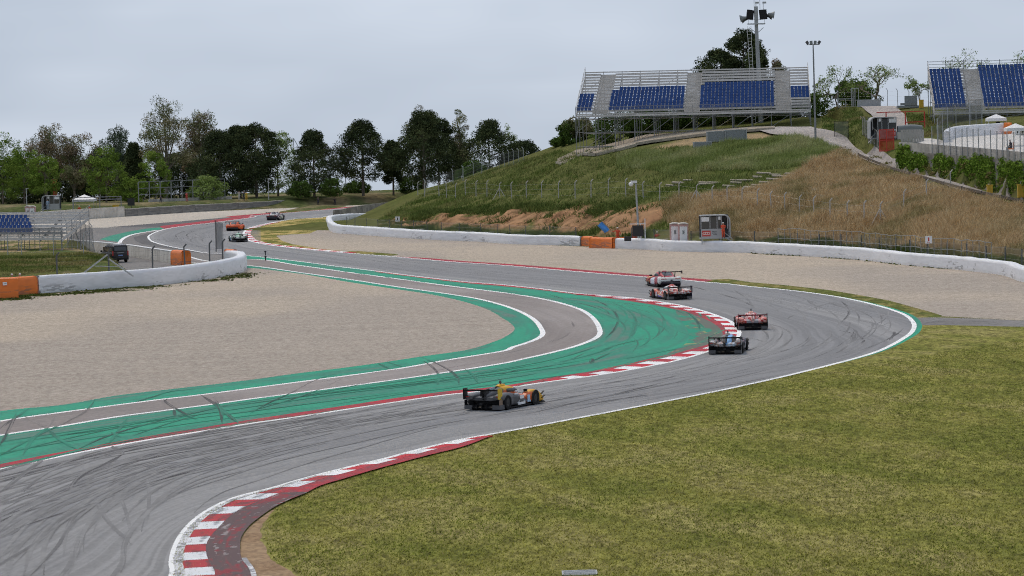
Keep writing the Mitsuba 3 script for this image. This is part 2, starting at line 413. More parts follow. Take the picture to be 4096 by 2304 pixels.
setting('gravel_trap', flat(trap_right, -0.004), 'm_gravel')
far_trap = P([(-81.371,544.807),(-74.805,562.314),(-67.267,581.977),(-57.569,606.39),(-44.078,627.266)], [(-40.975,642.255),(-30.766,663.356),(-22.19,676.644),(-17.562,689.318)], [(-15, 760)],
             [(-21.707,634.369),(-43.58,560.162)], [(-40.122,570.53),(-51.054,519.725),(-58.35,496.803),(-55.651,445.599),(-57.122,417.616)], [(-90, 430), (-110, 500)])
setting('gravel_trap', flat(far_trap, -0.004), 'm_pale_gravel')

lawn = P(edge_right[(edge_right[:, 1] < 222) & (np.arange(len(edge_right)) < 400)], [(26.46,218.219),(26.513,217.069),(28.233,216.39),(31.535,213.648),(33.41,212.476)], [(70, 205), (120, 150), (120, 50), (-2, 50)])
setting('lawn', flat(lawn, -0.002), 'm_lawn')
verge = P([(16.35,284.908),(17.303,289.438),(18.793,289.846)], [(20.143,282.791),(22.853,275.005),(25.263,266.016),(26.711,257.185),(27.987,248.218),(28.499,240.15),(28.979,232.59),(29.212,227.175),(28.733,225.289),(27.35,225.493),(26.213,218.318),(26.784,234.567),(24.924,254.587),(21.561,269.164)], [(19.446,274.907)])
setting('verge', flat(verge, 0.0), 'm_verge')
infield = P([(-38.726,497.267),(-37.235,525.347),(-34.156,540.436),(-29.877,555.485),(-29.687,547.626),(-24.817,460.37)], [(-25.718,475.052),(-25.118,461.252),(-27.363,455.21),(-29.902,452.658),(-31.443,448.118),(-29.167,425.904),(-26.969,411.486),(-24.684,402.037),(-19.053,382.217),(-18.188,375.977),(-22,384.107),(-26.256,396.836),(-30.218,410.768),(-33.226,426.012)])
far_grass = P(infield.exterior.coords[:]).union(P(edge_right[(edge_right[:, 1] > 395) & (edge_right[:, 1] < 640)], [(-26.862,496.442),(-19.497,403.515)]) .intersection(P([(-32.982,379.05),(-17.889,369.67),(-26.091,495.808),(-36.157,689.529)], [(-60, 640), (-60, 380)]))).difference(trap_right)
setting('grass_infield', flat(far_grass, 0.0), 'm_straw')
verge_strip = P([(-19.64,382.593),(-17.299,381.092),(-12.33,367.712),(-13.065,363.71),(-17.54,374.02)])
setting('verge', flat(verge_strip, 0.002), 'm_verge')

# asphalt of the run-off, the crossing at the hairpin and the old road
runoff = P([(-64.831,511.48),(-61.515,510.435),(-53.285,512.983),(-43.032,571.622),(-27.084,358.075),(-34.421,356.882),(-42.388,361.533),(-49.446,395.929),(-60.69,460.17)])
setting('runoff', flat(runoff.buffer(0.3), 0.0), 'm_plain_asphalt')
dark = P([(-51.431,455.642),(-51.448,475.988),(-50.82,489.091),(-48.269,464.371),(-44.511,420.669),(-38.603,400.686),(-32.132,380.263),(-31.673,374.766),(-37.819,392.479),(-43.34,411.844),(-46.892,425.297),(-49.463,440.416)]).buffer(0)
dark2 = P([(-61.836,512.697),(-53.03,539.87),(-47.753,559.006),(-42.094,572.495),(-35.04,585.583),(-34.582,577.865),(-41.564,560.07),(-47.017,530.231),(-52.56,505.254)])
setting('runoff_band', flat(dark, 0.004), 'm_dark_asphalt')
setting('runoff_band', flat(dark2, 0.004), 'm_dark_asphalt')
crossing = P([(26.753,223.333),(27.286,225.52),(28.688,224.944),(31.061,222.77),(33.253,219.755)], [(62, 222)], [(33.361,212.168),(31.52,213.544),(28.219,216.283),(26.5,216.961),(25.635,213.546)])
setting('access_road', flat(crossing, 0.002), 'm_plain_asphalt')

# the track itself: a fine grid so that the grain can follow the road
nt = 13
fr = np.linspace(0, 1, nt)
G = track_l[:, None, :2] * (1 - fr[None, :, None]) + track_r[:, None, :2] * fr[None, :, None]
n0 = len(track_l)
mid = (track_l + track_r) / 2
S0 = arclen(mid); W0 = np.linalg.norm(track_l[:, :2] - track_r[:, :2], axis=1)
V = np.column_stack([G.reshape(-1, 2), np.full(n0 * nt, 0.008)])
ii, jj = np.meshgrid(np.arange(n0 - 1), np.arange(nt - 1), indexing='ij')
q = (ii * nt + jj).ravel()
F = np.vstack([np.stack([q, q + nt, q + nt + 1], 1), np.stack([q, q + nt + 1, q + 1], 1)])
UV = np.stack([np.repeat(S0, nt), (W0[:, None] * fr).ravel()], 1)
nrm = np.cross(V[F[0, 1]] - V[F[0, 0]], V[F[0, 2]] - V[F[0, 0]])
if nrm[2] < 0: F = F[:, ::-1]
race = setting('race_track', (V, F), 'm_asphalt', uv=UV)


def band(A, B, step=1.5):
    """Two lines resampled to the same number of points by running distance."""
    n = int(max(arclen(A)[-1], arclen(B)[-1]) / step)
    return at_len(A, np.linspace(0, arclen(A)[-1], n)), at_len(B, np.linspace(0, arclen(B)[-1], n))


def up(m):
    v, f = m
    a = np.cross(v[f[:, 1]] - v[f[:, 0]], v[f[:, 2]] - v[f[:, 0]])[:, 2]
    f = f.copy(); f[a < 0] = f[a < 0][:, ::-1]
    return v, f


kk = [int(np.argmin(np.linalg.norm(edge_left - p, axis=1))) for p in (np.array([(-23.822,124.887)][0]), np.array([(-30.011,375.674)][0]))]
inner_side = edge_left[kk[0]:kk[1]]
# green paint from the track edge to the gravel, then the loop road and lines above it
end_cap = [(-27.332,339.749),(-28.371,329.412),(-34.099,351.32),(-36.552,376.859),(-32.044,372.59)]
gp = P(inner_side, end_cap, green_edge[::-1])
ga, gb = band(inner_side[:, :2], green_edge[:, :2])


def sheet_with_track_uv(poly, z, cell=2.0):
    """A level sheet cut into small cells; uv = metres along and across the nearest piece of track."""
    m = flat(poly, z)
    m = m.subdivide_to_size(6.0, max_iter=12) if hasattr(m, 'subdivide_to_size') else m
    ls = LineString(edge_left[:, :2])
    pts = shapely.points(m.vertices[:, :2])
    s = shapely.line_locate_point(ls, pts); d = shapely.distance(ls, pts)
    return m, np.column_stack([s, d])


m, uv = sheet_with_track_uv(gp, 0.004)
setting('green_runoff', m, 'm_green', uv=uv)
lp = P(loop_outer, loop_inner[::-1])
m, uv = sheet_with_track_uv(lp, 0.008)
setting('loop_road', m, 'm_runoff', uv=uv)
green_far = P([(-55.337,449.93),(-55.842,467.72),(-55.266,488.568),(-54.178,501.423),(-51.692,506.293),(-51.5,495.688),(-51.611,489.708),(-52.878,476.126),(-52.945,464.232),(-52.092,448.457),(-50.742,434.515)])
setting('green_runoff', flat(green_far, 0.006), 'm_green')


def road_line(name, p, w, z, mat='m_line', parent=None):
    m, uv = line_strip(p, w, z)
    return setting(name, up(m), mat, parent, uv=uv)


road_line('road_line', loop_outer, 0.34, 0.014, parent='loop_road')
road_line('road_line', loop_inner, 0.34, 0.014, parent='loop_road')
road_line('road_line', curve([(-50.389,430.37),(-51.092,437.534),(-52.063,448.436),(-52.945,464.232),(-52.821,475.613),(-51.554,489.164)], 1), 0.5, 0.014, parent='runoff')
n_l = side(edge_left[:, :2])
road_line('edge_line', edge_left[:, :2] - 0.0 * n_l, 0.30, 0.014, parent='race_track')
road_line('edge_line', edge_right[:, :2], 0.30, 0.014, parent='race_track')
# ------------------------------------------------------------------ kerbs, painted strips, tyre marks
red_top = curve([(-21.996,134.382),(-21.133,136.61),(-19.629,140.492),(-17.979,144.125),(-16.252,148.05),(-14.386,151.72)] + [(-12.338,155.391),(-10.254,159.091),(-8.057,162.728),(-5.762,166.662),(-3.342,170.128),(-1.631,171.61)] +
                [(0.038,173.911),(1.897,177.716),(4.114,181.831),(5.873,185.925),(7.731,190.62),(9.369,195.048),(10.553,198.677),(11.696,201.998),(12.639,206.507),(13.257,211.359),(13.51,217.143),(13.433,224.558),(12.943,232.411),(12.011,241.276),(10.255,250.738),(7.572,260.703),(5.382,267.161),(2.298,277.271),(-1.023,286.116)] +
                [(-3.785,292.526),(-8.506,306.44),(-13.238,322.179)], 0.8)


def near_on(A, B):
    """For each point of A the nearest point of B."""
    lb = LineString(B[:, :2])
    return at_len(B, shapely.line_locate_point(lb, shapely.points(A[:, :2])))


ki = [int(np.argmin(np.linalg.norm(edge_left - np.array(p), axis=1))) for p in ([(-21.67,132.352)][0], [(-13.314,324.076)][0])]
eL = edge_left[ki[0]:ki[1]]
m, uv = strip(eL, near_on(eL, red_top), 0.010)
setting('red_strip', up(m), 'm_red', uv=uv)
# red strip behind the far edge line of the second straight, and at the far bend
er = edge_right
a0, a1 = [int(np.argmin(np.linalg.norm(er - np.array(p), axis=1))) for p in ([(17.03,284.942)][0], [(-13.453,362.486)][0])]
seg = er[a0:a1]
nr = side(seg[:, :2])
w = np.interp(np.linspace(0, 1, len(seg)), [0, 0.04, 0.3, 0.9, 1], [0.3, 1.9, 1.9, 1.5, 0.1])[:, None]
m, uv = strip(seg, seg[:, :2] - nr * w, 0.010)
setting('red_strip', up(m), 'm_red', uv=uv)
f0, f1 = [int(np.argmin(np.linalg.norm(edge_left - np.array(p), axis=1))) for p in ([(-50.87,496.729)][0], [(-21.427,639.264)][0])]
seg = edge_left[f0:f1]
w = np.interp(np.linspace(0, 1, len(seg)), [0, 0.1, 0.5, 1], [0.6, 4.2, 4.0, 3.0])[:, None]
m, uv = strip(seg, seg[:, :2] + side(seg[:, :2]) * w, 0.010)
setting('red_strip', up(m), 'm_red', uv=uv)


def kerb(edge, s0, s1, width, whites, left, mats, inset=lambda s: 0.12 + 0 * s, height=0.05):
    """Painted concrete blocks along the edge line between running distances s0 and s1, WIDTH a function of the distance."""
    root = tag(numbered('kerb'), kind='structure')
    sgn = 1 if left else -1
    ls = LineString(edge[:, :2])
    cs = sorted(ls.project(Point(p)) for p in whites)
    bounds = []
    for i, c in enumerate(cs):
        lo = cs[i - 1] if i else 2 * c - cs[1]
        hi = cs[i + 1] if i + 1 < len(cs) else 2 * c - cs[i - 1]
        bounds.append((c - (c - lo) / 4, c + (hi - c) / 4))
    cells, x = [], s0
    for a, b in bounds:
        if a > x + 0.1: cells.append((x, a, 0))
        cells.append((max(a, x), b, 1)); x = b
    if s1 > x: cells.append((x, s1, 0))
    n = side(edge[:, :2]) * sgn
    for k, (a, b, white) in enumerate(cells):
        s = np.linspace(a + 0.012, b - 0.012, max(3, int((b - a) / 0.6) + 2))
        e = at_len(edge[:, :2], s); nn = np.stack([np.interp(s, arclen(edge), n[:, j]) for j in (0, 1)], -1)
        w = np.array([width(v) for v in s])[:, None]
        rows = [np.column_stack([e + nn * np.maximum(w * f, inset(s)[:, None] if f < 1 else 0.0), np.full(len(s), z)]) for f, z in ((0, 0.014), (0.3, 0.6 * height), (1, height), (1.001, 0.0))]
        v = np.vstack(rows); q = len(s)
        f = []
        for r_ in range(len(rows) - 1):
            for i in range(q - 1):
                A, B, C, D = r_ * q + i, r_ * q + i + 1, (r_ + 1) * q + i + 1, (r_ + 1) * q + i
                f += [[A, B, C], [A, C, D]]
        f = np.array(f)
        if np.cross(v[f[0, 1]] - v[f[0, 0]], v[f[0, 2]] - v[f[0, 0]])[2] < 0: f = f[:, ::-1]
        uvk = np.column_stack([np.tile(s, len(rows)), np.repeat([0, 0.3, 1, 1], q)])
        add('block', (v, f), mats(white, (a + b) / 2), root, uv=uvk)
    return root


def fresh_white(p, n, uv):
    w = fbm(p.x * 1.5, p.y * 1.0)
    return mix((0.80, 0.80, 0.80), (0.62, 0.62, 0.63), smoothstep(0.55, 0.75, w))


def rubbed_white(p, n, uv):
    w = 0.55 * noise(uv.x * 0.9, uv.y * 5) + 0.25 * fbm(p.x * 2, p.y * 2) + 0.2 * noise(p.x * 9, p.y * 7)
    return mix((0.68, 0.69, 0.71), (0.25, 0.26, 0.28), smoothstep(0.46, 0.72, w))


def rubbed_red(p, n, uv):
    w = 0.55 * noise(uv.x * 0.9, uv.y * 5) + 0.25 * fbm(p.x * 2, p.y * 2) + 0.2 * noise(p.x * 9, p.y * 7)
    return mix((0.40, 0.024, 0.032), (0.19, 0.032, 0.040), smoothstep(0.45, 0.70, w))


def fresh_red(p, n, uv):
    return mix((0.50, 0.016, 0.030), (0.38, 0.020, 0.034), smoothstep(0.45, 0.7, fbm(p.x * 1.4, p.y)))


for k_, f_ in (('m_white_block', fresh_white), ('m_rubbed_white', rubbed_white), ('m_rubbed_red', rubbed_red), ('m_fresh_red', fresh_red)): matte(k_, f_, 0.6)

# the near kerb
teeth = curve([(-8.0, 72)] + [(-9.108,99.999),(-9.63,103.478),(-9.989,106.648),(-10.111,109.125),(-10.065,112.125),(-9.963,115.284),(-9.703,118.102),(-9.295,120.011),(-8.787,122.385),(-8.331,124.16),(-7.802,125.974),(-7.21,128.062),(-6.52,129.844),(-5.823,131.987),(-5.032,133.994),(-4.218,136.063),(-3.503,138.023),(-2.636,140.009),(-1.878,142.229),(-1.159,143.796)], 0.5)
back = curve([(-6.2, 72)] + [(-8.021,99.813),(-8.608,103.675),(-8.911,106.852),(-9.06,109.348),(-9.039,112.371),(-8.892,114.609),(-8.586,117.876),(-8.194,120.293),(-7.754,122.273),(-7.33,124.874),(-6.573,127.232),(-5.787,129.681),(-4.68,132.78),(-3.517,135.898),(-2.232,139.081),(-1.091,143.633)], 0.5)
lsR = LineString(edge_right[:, :2])
sa = lsR.project(Point([(-9.643,94.527)][0])); sb = lsR.project(Point([(-1.093,144.075)][0]))
lt = LineString(teeth[:, :2])
wid = lambda s: max(0.15, min(1.9, lt.distance(Point(*at_len(edge_right[:, :2], np.array([s]))[0]))))
wh = [(-9.411,97.241),(-10.072,100.803),(-10.559,104.595),(-10.801,108.629),(-10.82,112.937),(-10.311,117.494),(-9.596,121.768),(-8.684,125.997),(-7.432,129.929),(-6.033,134.035),(-4.464,137.915),(-2.733,141.866)]
s_old = lsR.project(Point(wh[8]))
near_kerb = kerb(edge_right, sa, sb, wid, wh, False, lambda w, s: ('m_rubbed_white' if s < s_old - 0.1 else 'm_white_block') if w else ('m_rubbed_red' if s < s_old else 'm_fresh_red'), inset=lambda s: np.interp(s, [sa, s_old - 8, s_old], [0.30, 0.22, 0.12]))
tb = near_on(teeth, back)
m, uv = strip(teeth, tb, np.full(len(teeth), 0.046), np.full(len(teeth), 0.062))
half = int(len(teeth) * 0.68)
m1, uv1 = strip(teeth[:half + 1], tb[:half + 1], np.full(half + 1, 0.046), np.full(half + 1, 0.062))
add('kerb_back', up(m1), 'm_maroon', near_kerb, uv=uv1)
m2, uv2 = strip(teeth[half:], tb[half:], np.full(len(teeth) - half, 0.046), np.full(len(teeth) - half, 0.062))
add('kerb_back', up(m2), 'm_red', near_kerb, uv=uv2)
edge_b = back[:int(len(back) * 0.42)]
m, uv = strip(edge_b, edge_b[:, :2] - side(edge_b[:, :2]) * 0.16, 0.07)
add('kerb_edging', up(m), 'm_worn_line', near_kerb, uv=uv)
e0 = edge_right[(arclen(edge_right) > sa) & (arclen(edge_right) < s_old)]
m, uv = strip(e0, e0[:, :2] - side(e0[:, :2]) * np.interp(np.linspace(0, 1, len(e0)), [0, .6, 1], [.32, .24, .12])[:, None], 0.018)
add('kerb_apron', up(m), 'm_worn_line', near_kerb, uv=uv)
# bare soil behind the kerb
db = back[:int(len(back) * 0.62)]
rs = np.random.default_rng(5)
wv = np.interp(np.linspace(0, 1, len(db)), [0, 0.3, 0.6, 1.0], [1.6, 1.9, 1.2, 0.1]) * (1 + 0.45 * (meshkit.fbm(np.column_stack([db[:, :2] * 0.8, np.zeros(len(db))]), 3, 3) - 0.5))
m, uv = strip(db, db[:, :2] - side(db[:, :2]) * wv[:, None], 0.006)
setting('bare_soil', up(m), 'm_bare_dirt', uv=uv)

# the kerb at the apex of the hairpin
lsL = LineString(edge_left[:, :2])
teeth2 = curve([(0.035,172.408),(1.876,176.006),(3.514,179.107),(4.456,180.442),(6.079,184.673),(7.635,188.332),(9.077,192.028),(10.366,195.766),(11.534,199.25),(12.549,204.087),(13.294,209.795),(13.608,213.859),(13.855,218.67),(13.914,223.198),(13.811,227.984),(13.534,233.05),(13.056,237.502),(12.411,242.055),(11.561,246.864),(10.61,252.044),(9.375,257.097),(7.964,260.836),(6.666,264.614),(6.156,266.309)], 0.5)
lt2 = LineString(teeth2[:, :2])
wid2 = lambda s: max(0.12, min(2.2, lt2.distance(Point(*at_len(edge_left[:, :2], np.array([s]))[0]))))
wh2 = [(3.476,177.299),(5.194,179.985),(6.825,183.34),(8.294,186.814),(9.709,190.459),(10.973,194.672),(12.172,199.025),(13.17,203.38),(13.912,208.04),(14.357,212.726),(14.627,217.593),(14.685,222.314),(14.571,227.676),(14.322,232.345),(13.963,236.727),(13.443,241.205),(12.745,245.643),(11.876,250.311),(10.768,255.706),(9.354,260.669),(7.762,264.426)]
kerb(edge_left, lsL.project(Point([(1.865,175.094)][0])), lsL.project(Point([(6.428,267.656)][0])), wid2, wh2, True, lambda w, s: 'm_white_block' if w else 'm_fresh_red')
# dirt and rubber collected behind the apex kerb
apx = curve([(9.001,193.428),(11.696,201.998),(12.639,206.507),(13.257,211.359),(13.51,217.143),(13.433,224.558),(12.943,232.411),(12.011,241.276)], 0.5)
m, uv = strip(apx, apx[:, :2] + side(apx[:, :2]) * (2.2 * np.sin(np.linspace(0.05, math.pi - 0.05, len(apx))) ** 0.8)[:, None], 0.013)


def rubber_dirt_col(p, n, uv):
    k = 0.45 * fbm(p.x * 1.3, p.y * 0.7) + 0.30 * noise(uv.x * 0.3, uv.y * 4) + 0.25 * noise(p.x * 4, p.y * 2) + 0.42 * (0.62 - uv.y / 2.2)
    c = mix((0.024, 0.235, 0.150), (0.125, 0.135, 0.115), smoothstep(0.34, 0.66, k))
    return mix(c, (0.33, 0.30, 0.12), 0.7 * smoothstep(0.72, 0.8, 0.6 * noise(uv.x * 0.9, uv.y * 2, 5.0) + 0.4 * noise(p.x * 3, p.y * 2)))


matte('m_rubber_dirt', rubber_dirt_col, 0.9)
setting('rubber_dirt', up(m), 'm_rubber_dirt', uv=uv)

# the kerb on the far bend
wh3 = [(-19.79,378.87),(-21.526,383.803),(-23.128,388.749),(-24.728,393.121),(-26.226,398.189),(-27.763,403.388),(-29.113,408.933),(-30.434,414.587),(-31.692,420.71),(-32.983,427.798)] + [(-33.437,429.807),(-34.357,437.828),(-35.324,446.869),(-36.198,455.456),(-36.881,462.687),(-37.529,470.89),(-37.981,478.408),(-38.156,484.276),(-38.251,491.072),(-38.172,497.046),(-37.933,503.036),(-37.664,509.519),(-37.185,516.189)]
# the far bend lies later on the line than a plain projection may find
kerb(edge_right, lsR.project(Point([(-18.128,374.699)][0])), lsR.project(Point([(-36.726,520.558)][0])), lambda s: 0.95, wh3, False, lambda w, s: 'm_white_block' if w else 'm_fresh_red')

# green paint outside the hairpin
g0, g1 = [int(np.argmin(np.linalg.norm(er - np.array(p), axis=1))) for p in ([(17.967,184.188)][0], [(24.692,256.088)][0])]
seg = er[g0:g1]
w = np.interp(np.linspace(0, 1, len(seg)), [0, 0.35, 0.6, 1], [0.2, 0.5, 0.5, 0.2])[:, None]
m, uv = strip(seg, seg[:, :2] - side(seg[:, :2]) * w, 0.010)
setting('green_strip', up(m), 'm_green', uv=uv)

# ---- tyre marks: thin films of rubber


def rubber(base, dark):
    def col(p, n, uv):
        k = dark * (0.35 + 0.65 * smoothstep(0.2, 0.6, noise(uv.x * 0.35, uv.y * 14))) * smoothstep(0.0, 0.3, noise(uv.x * 0.12, 0.0, 3.0))
        return mix(base, (0.040, 0.038, 0.042), k) * (0.9 + 0.2 * noise(p.x * 7, p.y * 3))
    return col


BASES = {'grey': (0.222, 0.220, 0.220), 'green': (0.024, 0.230, 0.150), 'loop': (0.252, 0.224, 0.211)}
for b_, c_ in BASES.items():
    for k_, o_ in (('dark', 0.80), ('mid', 0.50), ('light', 0.28)):
        matte(f'm_rubber_{k_}_{b_}', rubber(c_, o_), 0.75)
marks = {}
shapely.prepare(gp); shapely.prepare(lp)
rm = np.random.default_rng(11)


def mark(p, w=0.3, mat='m_rubber_mid', z=0.020, taper=True):
    p = np.asarray(p)[:, :2]
    w = w * 0.55
    n = side(p)
    ww = w / 2 * (np.clip(np.minimum(np.linspace(0, 6, len(p)), np.linspace(6, 0, len(p))), 0.25, 1) if taper else np.ones(len(p)))
    m, uv = strip(p + n * ww[:, None], p - n * ww[:, None], z + 0.004 * rm.random())
    uv[:, 0] += 40 * rm.random()
    v, f = up(m)
    c = v[f].mean(1)[:, :2]
    pts = shapely.points(c)
    on = np.where(shapely.contains(lp, pts), 2, np.where(shapely.contains(gp, pts), 1, 0))
    for b, base in enumerate(BASES):
        if (on == b).any():
            marks.setdefault(f'{mat}_{base}', []).append(((v, f[on == b]), uv))


def on_track(s, t):
    """Positions at running distance s of the middle line and fraction t from the left edge."""
    a = np.stack([np.interp(s, S0, track_l[:, k]) for k in (0, 1)], -1); b = np.stack([np.interp(s, S0, track_r[:, k]) for k in (0, 1)], -1)
    return a * (1 - np.asarray(t)[:, None]) + b * np.asarray(t)[:, None]


lm = LineString(mid[:, :2])
def sm(p): return lm.project(Point(p))


def random_marks(n, sr, length, tr, drift, curvature, mats, w=(0.16, 0.34)):
    for _ in range(n):
        s0 = rm.uniform(*sr); L = rm.uniform(*length)
        t0 = rm.uniform(*tr); d = rm.normal() * drift; c = rm.normal() * curvature
        s = np.arange(s0, s0 + L, 0.8); x = (s - s0) / L
        t = t0 + d * x + c * x * x
        ok = (t > 0.02) & (t < 0.98) & (s < S0[-1])
        if ok.sum() < 4: continue
        gap = rm.choice([0, 0, 1.5])
        p = on_track(s[ok], t[ok]); mt = rm.choice(mats)
        ww = rm.uniform(*w)
        mark(p, ww, mt)
        if gap: mark(p + side(p) * gap, ww, mt)


sA, sB = sm([(-15.414,123.133)][0]), sm([(-0.846,158.216)][0])
random_marks(26, (sA - 25, sB - 10), (25, 60), (0.08, 0.55), 0.22, 0.2, ['m_rubber_mid', 'm_rubber_light', 'm_rubber_dark'])
for _ in range(22):
    s0_ = rm.uniform(sA - 60, sA + 6); L_ = rm.uniform(28, 60); t0_ = rm.uniform(0.35, 0.98); d_ = rm.uniform(-0.62, -0.18); c_ = rm.normal() * 0.12
    s_ = np.arange(s0_, s0_ + L_, 0.8); x_ = (s_ - s0_) / L_; t_ = t0_ + d_ * x_ + c_ * x_ * x_; ok = (t_ > 0.03) & (t_ < 0.97)
    if ok.sum() > 6:
        p_ = on_track(s_[ok], t_[ok]); w_ = rm.uniform(0.2, 0.34); k_ = rm.choice(['m_rubber_light', 'm_rubber_light', 'm_rubber_mid']); mark(p_, w_, k_)
        if rm.random() < 0.6: mark(p_ + side(p_) * 1.6, w_, k_)
sC, sD = sm([(3.047,164.247)][0]), sm([(18.641,206.345)][0])
random_marks(30, (sC - 12, sD - 8), (18, 48), (0.25, 0.95), 0.14, 0.10, ['m_rubber_mid', 'm_rubber_dark', 'm_rubber_mid', 'm_rubber_light'])
sE = sm([(16.038,263.56)][0])
random_marks(22, (sD - 5, sE), (12, 34), (0.12, 0.9), 0.35, 0.35, ['m_rubber_light', 'm_rubber_mid', 'm_rubber_light'])
sF, sG = sm([(7.298,289.041)][0]), sm([(-25.258,375.474)][0])
random_marks(36, (sE, sG), (25, 70), (0.15, 0.9), 0.22, 0.15, ['m_rubber_mid', 'm_rubber_light'])
sH, sI = sm([(-41.367,443.454)][0]), sm([(-41.161,521.672)][0])
random_marks(20, (sH - 25, sI + 10), (15, 40), (0.1, 0.8), 0.5, 0.5, ['m_rubber_mid', 'm_rubber_dark'], (0.3, 0.55))
# long streaks over the green paint
lsg = at_len(inner_side[:, :2], np.arange(0, arclen(inner_side)[-1], 0.8)); sg_ = side(lsg); Lg = arclen(lsg)[-1]; al_ = arclen(lsg)
for _ in range(46):
    s0_ = rm.uniform(0, Lg * 0.8); L_ = rm.uniform(14, 48); d0_ = rm.uniform(0.8, 7.5); d1_ = rm.normal() * 2.4; s_ = np.arange(s0_, min(s0_ + L_, Lg), 0.8); x_ = (s_ - s0_) / L_
    dd = d0_ + d1_ * x_ + rm.normal() * 0.8 * x_ * x_; ok = (dd > 0.5) & (dd < 9)
    if ok.sum() > 8:
        b_ = np.stack([np.interp(s_[ok], al_, lsg[:, j]) for j in (0, 1)], -1); n_ = np.stack([np.interp(s_[ok], al_, sg_[:, j]) for j in (0, 1)], -1)
        mark(b_ + n_ * dd[ok][:, None], rm.uniform(0.15, 0.3), rm.choice(['m_rubber_light', 'm_rubber_mid', 'm_rubber_mid']))
